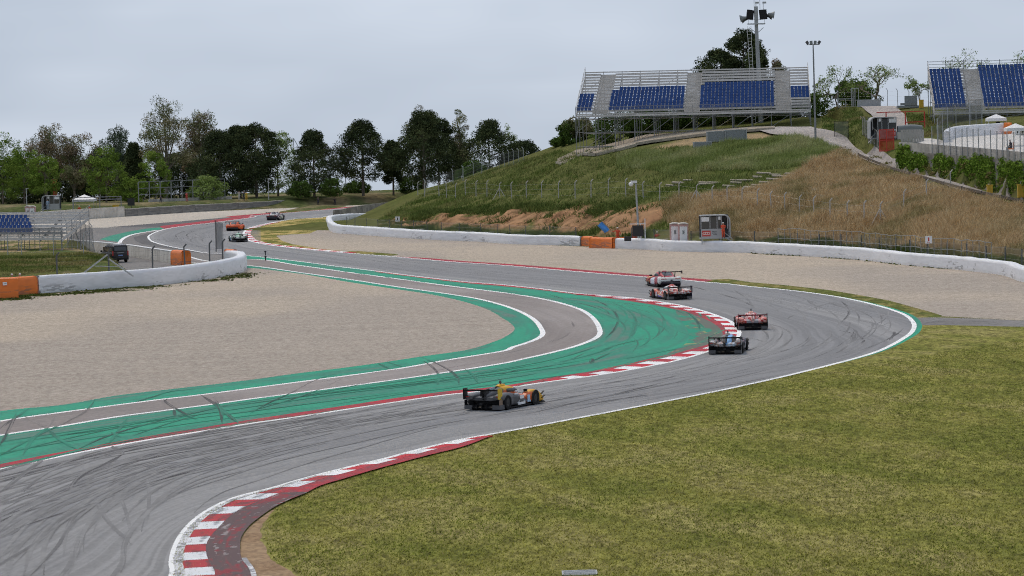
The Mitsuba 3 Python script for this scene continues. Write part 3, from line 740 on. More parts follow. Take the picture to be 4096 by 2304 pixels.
# marks that can be followed one by one in the photograph
for pts, w, mt in [([(-23.713,153.601),(-23.861,159.266),(-24.028,165.066)], .35, 0), ([(-24.22,162.189),(-23.588,156.465),(-22.702,148.107),(-22.438,145.209)], .3, 0), ([(-21.697,140.328),(-21.512,147.812),(-21.077,155.809),(-20.868,161.857),(-21.323,169.844)], .3, 1),
                   ([(-18.683,142.254),(-18.333,147.025),(-17.266,153.237),(-15.748,158.771),(-14.065,164.103)], .32, 0), ([(-16.978,148.623),(-16.023,154.489),(-14.883,159.665)], .25, 1), ([(-19.069,167.328),(-18.455,170.942),(-17.779,174.368),(-16.349,175.778)], .3, 1),
                   ([(-17.586,169.413),(-17.609,168.159),(-17.146,165.565),(-16.279,161.764),(-14.954,156.354)], .3, 0), ([(-16.586,162.431),(-16.242,159.466),(-15.74,156.29)], .3, 0), ([(-16.088,171.231),(-14.666,164.27),(-13.57,158.187),(-12.732,153.629)], .42, 0),
                   ([(-15.147,170.959),(-15.263,169.385),(-14.828,166.135),(-14.155,160.608),(-13.504,153.831)], .3, 0), ([(-21.279,152.208),(-20.146,147.474),(-18.683,142.254)], .4, 1), ([(-20.734,140.318),(-21.375,147.779),(-21.546,153.822),(-22.079,160.471)], .35, 2),
                   ([(-23.536,160.297),(-23.039,158.495),(-21.774,154.141)], .3, 2), ([(-18.21,150.418),(-17.754,148.817),(-17.478,147.774)], .3, 2), ([(-17.65,144.97),(-18.022,151.886),(-18.333,157.797)], .3, 2), ([(-17.348,143.514),(-16.418,139.518)], .5, 1),
                   ([(-19.412,125.28),(-19.571,134.233),(-19.574,139.184)], .4, 1), ([(-18.539,125.443),(-18.683,131.307),(-18.163,138.854),(-17.357,142.161)], .3, 1), ([(-16.757,124.41),(-17.082,131.334),(-16.628,136.399),(-16.443,139.74)], .4, 0),
                   ([(-15.159,124.074),(-14.188,128.816),(-13.105,133.565),(-11.83,137.373)], .3, 1), ([(-12.621,159.053),(-12.18,164.782),(-11.498,170.876),(-10.54,180.961),(-9.896,184.116)], .2, 0), ([(-12.711,160.215),(-11.031,167.541),(-10.031,173.767),(-9.282,180.572)], .2, 0),
                   ([(-10.743,177.08),(-8.971,181.95),(-6.436,187.276)], .2, 1), ([(-5.584,197.147),(-4.521,191.507),(-3.486,184.383),(-3.015,178.639),(-2.872,174.358)], .36, 0), ([(-5.226,193.413),(-4.544,187.458),(-4.078,181.167),(-3.996,174.697)], .3, 0),
                   ([(-7.316,193.097),(-6.318,188.831)], .25, 1), ([(-7.787,191.92),(-7,187.457)], .25, 1), ([(-2.74,186.087),(-2.184,180.576),(-1.922,175.459)], .25, 1), ([(-13.083,165.035),(-10.857,168.757),(-7.69,177.211)], .2, 1),
                   ([(-5.271,181.391),(-3.639,186.77),(-0.878,193.232)], .22, 1), ([(-11.752,147.799),(-10.722,152.062),(-9.095,155.343),(-6.966,159.793)], .3, 0), ([(-11.453,143.918),(-9.577,148.231),(-7.968,151.347),(-5.923,157.242)], .3, 1), ([(-11.273,141.593),(-9.865,145.877),(-7.941,150.827),(-5.45,157.114)], .36, 0),
                   ([(2.261,273.312),(4.431,258.57),(6.071,247.561),(7.05,236.376)], .3, 0), ([(6.064,262.497),(7.162,247.088),(7.309,232.472),(6.766,220.863),(5.81,210.526)], .34, 0), ([(7.315,257.266),(8.272,245.21),(8.502,231.985),(7.835,216.053),(6.691,203.312)], .34, 1),
                   ([(8.171,255.367),(9.081,243.484),(8.928,230.576),(8.149,219.212)], .25, 2), ([(3.449,265.3),(5.037,250.864),(6.146,236.751),(6.784,227.806)], .25, 2), ([(10.166,248.613),(10.455,232.432),(9.801,219.686)], .25, 1), ([(8.122,253.893),(9.439,248.932),(11.125,245.368),(12.347,234.177)], .3, 0),
                   ([(11.417,243.853),(12.273,239.42),(12.551,230.331),(12.111,215.502)], .35, 0), ([(12.414,236.726),(12.485,226.715),(12.55,217.514)], .3, 1), ([(5.244,199.165),(6.816,205.189),(9.183,210.299),(11.779,211.914)], .25, 1), ([(4.611,190.66),(5.704,196.753)], .32, 1),
                   ([(0.323,181.747),(1.997,185.837),(3.2,191.13),(4.32,197.678)], .25, 1), ([(4.53,191.947),(4.381,188.264)], .5, 0), ([(-0.757,180.963),(0.609,184.718),(2.536,184.878)], .2, 1), ([(-0.797,196.77),(1,202.968),(2.268,207.81),(2.834,212.654)], .3, 1),
                   ([(4.048,230.107),(4.026,221.925),(3.211,212.514),(2.133,206.876)], .28, 1), ([(6.429,185.983),(8.32,191.095),(10.462,199.168)], .2, 1), ([(4.903,181.051),(7.101,189.002),(9.698,195.819)], .2, 1), ([(8.669,238.298),(7.892,219.311),(7.197,209.003)], .3, 2),
                   ([(24.432,249.235),(24.194,242.455),(23.613,234.608),(22.988,229.135),(21.815,221.794)], .32, 0), ([(20.736,213.491),(21.249,210.43),(21.386,205.774),(21.162,201.928),(20.306,196.61),(18.998,191.734)], .4, 0), ([(21.283,211.999),(21.233,207.853),(20.525,202.16),(19.604,197.776)], .3, 1), ([(24.122,211.444),(23.718,207.943),(22.768,202.309)], .35, 0),
                   ([(26.528,235.997),(25.829,229.831),(24.53,221.872),(22.35,213.733)], .2, 1), ([(19.896,256.132),(20.29,242.771),(20.115,230.952),(19.065,218.314)], .3, 2), ([(18.274,256.879),(18.859,244.797),(18.819,232.757)], .3, 2), ([(22.233,241.923),(22.266,232.591),(21.8,222.97),(20.756,214.348)], .25, 2),
                   ([(17.949,214.346),(20.057,221.336)], .2, 1), ([(24.035,238.408),(25.894,244.523)], .2, 1), ([(23.78,234.537),(26.195,241.298)], .2, 1), ([(24.59,225.413),(26.438,232.761)], .2, 1), ([(14.432,280.647),(16.318,264.151),(17.376,251.231),(17.534,241.213)], .35, 0), ([(17.851,271.827),(17.904,255.508),(17.562,242.574)], .3, 1),
                   ([(26.522,218.195),(28.804,220.735),(32.132,217.668)], .35, 1), ([(26.78,219.233),(29.099,222.974),(32.067,220.586)], .3, 2), ([(27.073,217.41),(29.675,217.51),(31.815,215.533)], .3, 2)]:
    mark(curve(pts, 0.4), w, ['m_rubber_dark', 'm_rubber_mid', 'm_rubber_light'][mt])
# long sweeping slides in the near corner
for pts, w, mt in [([(-18.009,116.039),(-17.19,122.164),(-16.031,128.179),(-14.178,135.497)], .5, 2), ([(-15.001,100.989),(-15.732,107.821),(-15.995,114.466),(-15.694,121.855),(-14.862,128.659)], .45, 2), ([(-14.383,100.883),(-15.418,108.809),(-15.777,118.031),(-15.452,125.901)], .4, 1), ([(-14.4,105.549),(-15.278,113.174),(-15.599,120.528),(-15.246,128.009),(-13.433,136.148)], .4, 1),
                   ([(-13.886,106.46),(-14.655,113.054),(-14.777,119.083),(-14.147,126.331),(-12.307,132.663),(-9.996,140.474)], .35, 2), ([(-15.64,123.18),(-14.181,115.289),(-12.566,108.283)], .4, 2), ([(-14.824,124.373),(-13.617,116.377),(-12.813,110.472)], .3, 2), ([(-16.473,105.92),(-16.806,113.467),(-16.823,119.496),(-16.069,126.033)], .4, 2), ([(-14.398,130.048),(-13.536,122.741),(-12.646,113.817)], .3, 2),
                   ([(-19.207,123.924),(-18.186,127.197),(-16.7,133.655),(-14.466,143.354),(-10.728,151.126)], .35, 2), ([(-18.391,118.554),(-16.721,127.602),(-14.597,136.417),(-11.652,144.515),(-7.225,153.337)], .35, 1), ([(-17.292,111.314),(-16.936,118.263),(-16.16,126.763)], .4, 2), ([(-15.496,101.074),(-16.083,105.85),(-16.389,113.387)], .5, 2)]:
    mark(curve(pts, 0.4), w * 0.8, ['m_rubber_dark', 'm_rubber_mid', 'm_rubber_light'][mt])
for k_, lst in marks.items():
    vs, fs, us, at = [], [], [], 0
    for (v, f), uv in lst:
        vs.append(v); fs.append(f + at); us.append(uv); at += len(v)
    key = add('tyre_marks', (np.vstack(vs), np.vstack(fs)), k_, uv=np.vstack(us))
    tag(key, {'grey': 'dark rubber marks left by tyres on the grey race track', 'green': 'dark tyre marks crossing the green painted run-off', 'loop': 'tyre marks crossing the brownish loop road between the green bands'}[k_.split('_')[-1]], 'tyre marks', kind='stuff', group='tyre marks on the ' + k_.split('_')[-1] + ' surface')
# ------------------------------------------------------------------ the hill and the banks
#TERRAIN_BEGIN
HILL_PTS = [(-26.6,462,0.286),(-25.178,466,-0.195),(-18.369,474,0.765),(-14.895,440,0.032),(-11.842,424,0.147),(-9.148,416,0.286),(0.694,398,0.105),(8.425,384,0.295),(11.948,380,0.256),(18.023,366,0.146),(25.255,346,0.256),(31.535,326,0.279),(37.469,311,0.183),(41.07,297,0.079),(43.828,286,0.056),(52.527,258,-0.407),(-18.929,486,1.322),(-16.822,500,2.526),(-16.277,506,3.465),(-18.295,475,0.737),(-16.186,480,1.41),(-13.352,505,4.018),(-13.982,530,4.827),(-9.635,534,5.297),(-9.82,448,0.632),(-10.116,464,2.501),(-11.152,515,4.516),(-10.641,490,3.653),(-4.341,432,0.806),(-4.426,446,2.792),(-4.593,468,4.507),(-5.215,540,6.838),(0.747,414,0.715),(0.834,428,2.991),(0.895,440,4.38),(1.006,470,6.017),(1.24,540,8.678),(5.526,404,0.761),(5.768,417,3.238),(5.939,427,4.523),(6.499,462,7.11),(6.702,474,8.529),(7.529,528,10.889),(7.826,399,0.765),(8.125,411,3.324),(8.336,420,4.607),(9.001,450,7.205),(8.95,447,10.109),(8.388,443,9.726),(11.644,446,10.689),(14.833,446,11.252),(16.959,446,11.627),(22.217,445,12.249),(27.446,444,12.658),(32.725,444,13.064),(39.577,444,13.067),(6.412,446,8.797),(7.798,440,9.239),(11.439,439,9.686),(16.676,439,10.817),(21.852,438,11.483),(26.998,437,11.887),(10.967,462,10.737),(17.577,462,12.012),(22.975,460,12.656),(9.807,486,10.653),(10.325,510,12.105),(14.806,372,1.164),(15.391,385,3.995),(15.695,392,4.993),(16.888,420,7.904),(21.527,352,1.049),(22.562,368,3.344),(23.588,384,5.2),(25.125,408,7.855),(26.546,430,10.887),(26.929,436,11.528),(28.354,334,0.889),(29.763,350,3.009),(31.871,374,5.871),(33.969,398,8.241),(36.248,424,11.142),(37.294,436,12.173),(38.697,418,10.31),(39.642,428,11.258),(40.774,440,12.354),(33.241,320,0.692),(35.376,340,3.15),(37.935,364,5.907),(41.333,396,8.8),(42.613,408,10.17),(35.856,313,0.515),(37.98,331,3.333),(40.555,353,5.62),(43.819,381,7.74),(44.87,396,9.331),(44.872,390,8.632),(38.436,304,0.614),(40.514,320,3.191),(43.093,340,5.4),(46.17,364,6.931),(47.449,374,7.383),(43.378,283,0.866),(46.028,300,2.914),(50.365,328,4.653),(52.525,342,4.943),(40.664,294,0.77),(42.643,308,2.747),(46.01,332,4.703),(48.533,350,5.993),(49.928,360,6.303),(45.21,387,8.329),(47.305,272,0.178),(50.834,292,2.702),(54.868,315,3.942),(57.489,330,4.094),(43.187,418,11.547),(43.118,432,12.81),(42.497,458,15.308),(45.616,462,15.649),(48.147,460,15.576),(50.111,458,15.516),(52.597,456,15.444),(54.815,452,15.256),(49.156,440,13.729),(47.958,425,12.185),(49.829,428,12.651),(51.497,425,12.609),(54.42,432,13.988),(47.697,412,11.208),(47.477,404,10.462),(50.117,402,11.173),(54.622,418,12.775),(49.79,392,10.503),(51.688,382,10.18),(56.2,388,10.971),(58.776,382,10.925),(57.005,400,11.97),(60.943,396,11.644),(57.822,416,13.043),(62.809,408,12.809),(62.031,446,15.47),(67.775,440,15.393),(68.077,390,11.715),(75.112,430,15.14),(23.49,470,13.426),(34.062,462,13.61),(15.754,490,12.941),(25.011,500,14.514),(39.383,460,14.03),(39.972,480,14.949),(33.921,500,14.905)]
# ground level in front of, and low ground behind, what can be seen
FOOT = [(-24.798,461.01),(-21.657,439.22),(-17.026,427.606)] + [(-20.163,445.394),(-14.316,428.48),(-8.936,414.743),(-3.924,405.556)] + [(0.678,392.652),(8.313,379.326),(11.681,371.88),(17.625,358.095)] + [(24.929,349.153),(27.497,342.421),(32.373,329.952),(34.489,322.274),(36.854,310.007),(39.315,300.677),(40.962,293.305),(42.204,285.458)] + [(44, 268), (52, 245)]
HILL_PTS += [(x + 0.3, y + 2.2, -0.30) for x, y in FOOT] + [(x - 0.8, y - 3, -0.6) for x, y in FOOT] + [(x, y, -0.5) for x, y in [(-54, 462), (-52, 480), (-46, 500), (-42, 520)]]
HILL_PTS += [(x, y, z) for x, y, z in [(-30, 560, -0.5), (-36, 520, -0.5), (-24, 600, -0.5), (-23, 640, -0.5), (-12, 600, 2.0), (0, 585, 6.0), (20, 560, 10), (45, 540, 12.5), (75, 500, 13), (95, 470, 13), (110, 420, 12), (110, 340, 9), (90, 280, 2), (75, 240, -0.4), (-38, 640, 0.5), (60, 620, 2), (120, 560, 4)]]
HILL_PTS += [(x, y - 0.6, -0.5) for x, y in [(-24.774,495.203),(-23.436,503.638),(-22.053,512.365),(-21.129,511.575),(-21.642,540.366),(-22.974,581.835),(-23.153,599.847)] + [(-27.243,516.803),(-26.81,516.433),(-25.917,529.562),(-24.262,546.513),(-22.708,555.161)]]
# the platform behind the retaining wall
WALL_LINE = [(44.993,388,7.633),(45.983,384,7.383),(47.697,376,6.995),(49.458,366,6.35),(51.187,354,5.654),(52.68,343,5.001),(54.682,325,3.888),(57.576,300,2.295)]
WALL_TOP_Z = [9.9, 9.8, 9.6, 9.35, 9.1, 8.8, 8.4, 8.0]
_wx = np.array([p[0] for p in WALL_LINE]); _wy = np.array([p[1] for p in WALL_LINE])
_hp = np.array(HILL_PTS, float)


def hz_control():
    """Heights on a half-metre grid: the control points joined by triangles, smoothed, the wall's step kept sharp."""
    gx = np.arange(-62, 112, 0.75); gy = np.arange(232, 640, 0.75)
    X, Y = np.meshgrid(gx, gy, indexing='ij')
    wall_y = np.interp(X, _wx, _wy, left=9e9)
    ey = np.interp(_hp[:, 0], _wx, _wy, left=9e9)
    upper = _hp[:, 1] > ey
    top = np.column_stack([_wx, _wy + 0.6, WALL_TOP_Z])
    foot = np.column_stack([_wx, _wy - 0.6, [p[2] for p in WALL_LINE]])
    A = np.vstack([_hp[~upper], foot, np.column_stack([_wx + 0.1, _wy + 30, [p[2] for p in WALL_LINE]]), np.column_stack([_wx + 0.1, _wy + 8, [p[2] for p in WALL_LINE]])])
    B = np.vstack([_hp[upper], top, _hp[(~upper) & (_hp[:, 0] < 46)]])
    za = LinearNDInterpolator(A[:, :2], A[:, 2], fill_value=-0.4)(X, Y)
    zb = LinearNDInterpolator(B[:, :2], B[:, 2], fill_value=-0.4)(X, Y)
    za, zb = gaussian_filter(za, 2.6), gaussian_filter(zb, 2.2)
    return gx, gy, np.where(Y > wall_y, zb, za)


from scipy.interpolate import LinearNDInterpolator, RegularGridInterpolator
from scipy.ndimage import gaussian_filter
_gx, _gy, _gz = hz_control()
_rg = RegularGridInterpolator((_gx, _gy), _gz, bounds_error=False, fill_value=-0.4)


LEFT_FOOT = [(-51.451,285.889),(-44.3,289.19),(-41.68,292.25),(-39.071,295.223),(-36.036,299.22),(-32.85,302.701),(-29.981,310.365),(-27.697,321.478)]
LANE_EDGE = [(-37.164,328.344),(-39.058,339.834),(-42.275,358.723),(-45.491,374.81),(-48.392,388.825),(-49.957,396.252)]


_fx = np.array([p[0] for p in FOOT]); _fy = np.array([p[1] for p in FOOT])


def hz(x, y):
    """Height of the ground."""
    x, y = np.asarray(x, float), np.asarray(y, float)
    z = _rg(np.stack([x, y], -1))
    z = np.where((x > _fx[0]) & (x < _fx[-1]), np.minimum(z, -0.35 + 0.42 * np.maximum(y - np.interp(x, _fx, _fy) - 1.3, -1)), z)
    # grass bank behind the left barrier
    yb = np.interp(x, [p[0] for p in LEFT_FOOT], [p[1] for p in LEFT_FOOT])
    xr = np.interp(y, [p[1] for p in LANE_EDGE], [p[0] for p in LANE_EDGE])
    d = np.clip((y - yb - 1.0) / 18, 0, 1) * np.clip((xr - x) / 4.0, 0, 1) * np.clip((425 - y) / 20, 0, 1)
    z = np.maximum(z, 1.35 * d * (2 - d) - 0.02 - 0.38 * (d <= 0))
    # bank along the far wall that carries the trees
    far_y = np.interp(x, [-140, -75, -49, -22, 10], [560, 590, 612, 640, 690])
    e = np.clip((y - far_y - 2) / 16, 0, 1)
    zb = 1.7 * e * e * (3 - 2 * e) - 0.02 - 0.38 * (e <= 0) - 0.035 * np.maximum(y - far_y - 55, 0)
    return np.maximum(z, np.where(x < 20, zb, -0.4))
#TERRAIN_END


def drape(pts, dz=0.0):
    p = np.asarray(pts, float)
    return np.column_stack([p[:, :2], hz(p[:, 0], p[:, 1]) + dz])


# zones on the hill
def zone(pts): return Polygon([q[:2] for q in pts]).buffer(0)


Z_DIRT = zone([(-17.568,458.75,0.83),(-15.271,469.25,1.492),(-12.24,460.25,1.817),(-8.302,454.5,2.142),(-4.404,443,2.546),(-0.183,432.25,3.017),(3.825,421.5,3.077),(7.704,414.25,3.553),(11.442,407.25,3.53),(14.706,391,4.106),(18.557,384.25,3.986),(18.796,380.25,3.122),(16.556,381,2.474),(14.231,380,1.425),(12.459,381.25,1.11),(8.98,387.5,0.997),(5.519,403.25,0.928),(0.753,414,0.961),(-4.235,421.5,1.105),(-9.628,439.25,0.875),(-14.159,450.5,0.552)])
Z_BROWN = zone([(17.487,385.75,4.159),(19.233,388.25,4.987),(23.683,385.5,5.307),(27.175,383,5.593),(30.733,387.5,6.352),(33.503,392.75,7.373),(37.118,401.25,8.851),(40.132,407.5,9.697),(41.362,400.75,9.234),(41.613,394.25,8.481),(43.174,375.5,7.104),(45.2,356.5,5.957),(47.375,341.75,5.268),(50.36,328,4.303),(44.768,292,1.102),(41.852,302.5,1.134),(37.94,314.75,1.151),(34.029,331.25,0.974),(29.277,344.75,1.029),(25.969,355.5,1.002),(22.071,360.75,1.178),(19.012,367.75,1.463),(17.381,379.25,2.503)])
Z_TALL = zone([(18.003,422.5,8.352),(21.304,427.75,9.746),(26.446,428.5,10.539),(31.562,428.75,11.033),(36.701,429.25,11.322),(38.915,420.25,10.793),(39.697,408,9.703),(36.07,400.25,8.645),(33.019,398,8.026),(29.455,401,7.837),(25.219,409.5,7.933),(20.52,413,7.412)])
Z_SAND = zone([(18.651,436.5,10.679),(22.934,438.75,11.613),(27.06,438,11.885),(31.3,439,12.308),(34.827,437.5,12.228),(34.261,433.75,11.727),(30.855,433,11.446),(26.657,431.75,11.032),(22.573,432.25,10.61),(19.52,433,10.265)])
Z_SLIDE = zone([(27.394,386,5.855),(29.35,387.5,6.245),(32.862,390.75,7.042),(33.216,389.5,6.866),(30.988,385,6.157),(27.9,380.5,5.577)])
PATH = zone([(32.718,440.5,12.537),(35.824,443.25,12.888),(39.896,441.75,12.793),(41.272,434.25,12.34),(43.3,429,11.274),(45.016,412.25,10.193),(45.434,392.75,9.34),(45.996,384,8.112),(47.731,372.75,7.303),(49.856,359.5,6.142),(52.603,342.5,5.012),(52.251,340.25,4.621),(48.145,347.25,5.637),(46.229,364.5,6.663),(44.538,387.25,7.652),(41.755,397.75,8.917),(40.306,409.25,9.779),(38.915,420.25,10.793),(36.451,432.25,11.68),(34.166,435.75,11.985)])
PATH_UP = zone([(48.149,459,15.459),(52.712,457,15.449),(52.244,441.75,14.19),(50.771,425.25,12.625),(48.663,414.75,11.673),(47.006,414.5,11.465),(47.655,429,12.702),(48.492,448.25,14.308)])
KART = zone([(51.52,392.75,10.694),(52.726,396.5,11.125),(55.013,396,11.309),(61.254,398,11.873),(54.825,356.5,9.252),(52.299,367.25,9.667),(50.423,382.75,9.978),(48.585,401.25,10.638),(48.867,407.5,11.094),(50.499,401.25,11.071)])


def sd(poly, P):
    """Signed distance: negative inside."""
    pts = shapely.points(P[:, :2])
    d = shapely.distance(poly.boundary, pts)
    return np.where(shapely.contains(poly, pts), -d, d)


def soft(poly, P, w, wob=1.5, seed=0):
    d = sd(poly, P) + wob * (meshkit.fbm(np.column_stack([P[:, :2] * 0.35, np.zeros(len(P))]), 3, seed) - 0.5) * 2
    return np.clip(0.5 - d / (2 * w), 0, 1)[:, None]


hx = np.arange(-58, 108, 0.6); hy = np.arange(236, 600, 0.6)
HX, HY = np.meshgrid(hx, hy, indexing='ij')
HZv = hz(HX, HY)
Pg = np.column_stack([HX.ravel(), HY.ravel(), HZv.ravel()])
n3 = lambda k, s, o=4: meshkit.fbm(np.column_stack([Pg[:, :2] * k, np.zeros(len(Pg))]), o, s)
w_dirt = soft(Z_DIRT, Pg, 0.7, 1.6, 1)
a_, b_, c_ = n3(0.07, 3), n3(0.4, 5), n3(1.6, 6, 2)
col = np.array([0.095, 0.118, 0.034]) * (1 - a_[:, None]) + np.array([0.15, 0.145, 0.062]) * a_[:, None]
lo = np.clip((14 - Pg[:, 2]) / 3, 0, 1)[:, None]
dirt = np.array([0.37, 0.195, 0.108]) * (1 - b_[:, None]) + np.array([0.40, 0.265, 0.15]) * b_[:, None]
dirt = np.where((c_ > 0.58)[:, None], dirt * 0.55, dirt); dirt = np.where((b_ > 0.655)[:, None], np.array([0.13, 0.125, 0.045]), dirt)
brown = np.array([0.26, 0.205, 0.12]) * (1 - b_[:, None]) + np.array([0.15, 0.12, 0.05]) * b_[:, None]
col = col * (1 - soft(Z_BROWN, Pg, 1.5, 3, 2)) + brown * soft(Z_BROWN, Pg, 1.5, 3, 2)
col = col * (1 - w_dirt) + dirt * w_dirt
for zz, cc, ww in ((Z_SAND, (0.36, 0.27, 0.16), 0.9), (Z_SLIDE, (0.40, 0.28, 0.16), 0.5)):
    k_ = soft(zz, Pg, ww, 1.2, 7); col = col * (1 - k_) + np.array(cc) * k_
col *= (0.72 + 0.56 * n3(0.9, 8, 2))[:, None]
# gullies and ledges in the cut, humps elsewhere
Pg[:, 2] += w_dirt[:, 0] * (2.6 * (meshkit.fbm(np.column_stack([Pg[:, 0] * 0.42, Pg[:, 1] * 0.30, Pg[:, 2] * 0.1]), 5, 21) - 0.5)) + np.where(Pg[:, 2] > 0.2, 0.35 * (n3(0.18, 31) - 0.5), 0)
nx_, ny_ = len(hx), len(hy)
ii, jj = np.meshgrid(np.arange(nx_ - 1), np.arange(ny_ - 1), indexing='ij'); q = (ii * ny_ + jj).ravel()
F = np.vstack([np.stack([q, q + ny_, q + ny_ + 1], 1), np.stack([q, q + ny_ + 1, q + 1], 1)])
F = F[(Pg[F][:, :, 2] > -0.35).any(1)]
used, inv = np.unique(F, return_inverse=True)
bsdf('m_hill', type='diffuse', reflectance={'type': 'mesh_attribute', 'name': 'vertex_color'})
setting('hill', (Pg[used], inv.reshape(-1, 3)), 'm_hill', color=col[used], smooth=True)


def patch(name, poly, mat, dz=0.06, step=1.0):
    """A sheet that lies on the hill."""
    x0, y0, x1, y1 = poly.bounds
    m = flat(poly, 0.0).subdivide_to_size(step * 1.5, max_iter=14)
    v = m.vertices.copy()
    v[:, 2] = hz(v[:, 0], v[:, 1]) + dz + 0.12
    return setting(name, (v, m.faces), mat, uv=v[:, :2])


PATH = PATH.intersection(Polygon([(-10, 230)] + [(x, y - 1.9) for x, y, _ in WALL_LINE] + [(100, 230)]).union(Polygon([(-10, 230), (-10, 470), (_wx[0], 470), (_wx[0], 230)])).buffer(0.01))
patch('path', PATH, 'm_path'); patch('path', PATH_UP, 'm_path')
matte('m_kart_floor', lambda p, n, uv: mix((0.45, 0.43, 0.40), (0.56, 0.54, 0.51), fbm(p.x * 0.4, p.y * 0.2)))
patch('kart_paddock', KART, 'm_kart_floor')


def bank(name, x0, x1, y0, y1, mat, step):
    gx, gy = np.arange(x0, x1, step), np.arange(y0, y1, step)
    X, Y = np.meshgrid(gx, gy, indexing='ij'); Zv = hz(X, Y) + 0.10 * (meshkit.fbm(np.stack([X * 0.3, Y * 0.3, X * 0], -1), 3, 2) - 0.5)
    n = len(gy); ii, jj = np.meshgrid(np.arange(len(gx) - 1), np.arange(n - 1), indexing='ij'); q = (ii * n + jj).ravel()
    v = np.stack([X.ravel(), Y.ravel(), Zv.ravel()], -1); f = np.vstack([np.stack([q, q + n, q + n + 1], 1), np.stack([q, q + n + 1, q + 1], 1)])
    f = f[(v[f][:, :, 2] > -0.3).any(1) | (v[f][:, :, 1] > 700).any(1)]
    us, iv = np.unique(f, return_inverse=True)
    setting(name, (v[us], iv.reshape(-1, 3)), mat, smooth=True)


matte('m_bank', lambda p, n, uv: mix(mix((0.065, 0.085, 0.022), (0.16, 0.135, 0.06), smoothstep(0.35, 0.65, fbm(p.x * 0.25, p.y * 0.1, 0.0, 4))), (0.27, 0.20, 0.11), smoothstep(350, 372, p.y) * smoothstep(430, 410, p.y) * smoothstep(0.35, 0.5, fbm(p.x * 0.2, p.y * 0.08, 5.0))) * (0.65 + 0.7 * noise(p.x * 4, p.y * 1.5)), 1.0, spec=0.1)
bank('bank', -75, -20, 288, 428, 'm_bank', 1.0)
matte('m_far_bank', lambda p, n, uv: mix((0.070, 0.085, 0.028), (0.17, 0.14, 0.075), smoothstep(0.40, 0.64, fbm(p.x * 0.15, p.y * 0.06, 0.0, 4))) * (0.7 + 0.6 * noise(p.x * 2, p.y)), 1.0, spec=0.1)
bank('bank', -150, 15, 555, 830, 'm_far_bank', 2.5)
lane = P([(-49.801,398.795),(-43.526,382.065),(-40.183,371.028),(-33.878,351.192),(-30.252,334.009),(-37.684,328.622),(-39.196,340.156),(-43.677,367.913),(-47.498,382.046)])
setting('service_lane', flat(lane, 0.004), 'm_plain_asphalt')
svc = P([(-30.337,567.863),(-23.696,600.39),(-21.714,580.613),(-21.006,536.082),(-19.783,491.097),(-26.927,503.327)])
setting('service_lane', flat(svc, 0.004), 'm_plain_asphalt')
# ------------------------------------------------------------------ barriers
def vinyl(base, dirt, z0):
    def col(p, n, uv):
        """Padded cover: scuffs and tyre smears with outlines of their own, mud thrown at the foot."""
        g = 0.6 * fbm(p.x * 0.9, p.y * 0.9, p.z * 3) + 0.4 * noise(uv.x * 2.2, p.z * 7)
        mud = smoothstep(0.52, 0.66, 0.6 * fbm(uv.x * 0.8, p.z * 1.5, 3.0, 4) + 0.5 * smoothstep(0.55, 0.0, p.z))
        smear = smoothstep(0.74, 0.80, 0.55 * noise(uv.x * 0.33, 2.0) + 0.45 * noise(uv.x * 1.9, p.z * 9, 4.0)) * smoothstep(0.95, 0.5, p.z)
        c = mix(base, tuple(0.92 * b for b in base), smoothstep(0.35, 0.65, g))
        return mix(mix(c, dirt, 0.18 * mud), (0.13, 0.125, 0.12), 0.5 * smear)
    return col


matte('m_white_vinyl', vinyl((0.74, 0.75, 0.775), (0.36, 0.33, 0.29), 0), 0.45, spec=0.4)
matte('m_orange_vinyl', vinyl((0.80, 0.20, 0.035), (0.36, 0.15, 0.07), 0), 0.45, spec=0.4)
matte('m_concrete', lambda p, n, uv: mix((0.44, 0.42, 0.385), (0.31, 0.295, 0.27), smoothstep(0.35, 0.65, 0.6 * fbm(p.x * 0.5, p.y * 0.5, p.z * 1.2, 4) + 0.4 * noise(p.x * 2.5, p.y * 2.5, p.z * 0.4))) * (0.9 + 0.2 * noise(p.x * 9, p.y * 9, p.z * 9)), 0.9)
matte('m_old_concrete', lambda p, n, uv: mix((0.29, 0.27, 0.235), (0.15, 0.14, 0.125), smoothstep(0.35, 0.65, 0.6 * fbm(p.x * 0.7, p.y * 0.7, p.z * 1.0, 4) + 0.4 * noise(p.x * 3, p.y * 3, p.z * 0.5))) * (0.85 + 0.3 * noise(p.x * 9, p.y * 9, p.z * 9)), 0.9)
paint('m_white', (0.72, 0.72, 0.72), 0.5)
paint('m_black', (0.018, 0.018, 0.020), 0.5)
matte('m_tyre_wall', lambda p, n, uv: mix((0.165, 0.16, 0.152), (0.25, 0.24, 0.225), smoothstep(0.3, 0.7, 0.5 * fbm(p.x * 1.2, p.y * 1.2, p.z * 2, 3) + 0.5 * noise(uv.x * 0.6, p.z * 6))) * (0.85 + 0.3 * noise(p.x * 5, p.y * 3, p.z * 7)), 0.85)


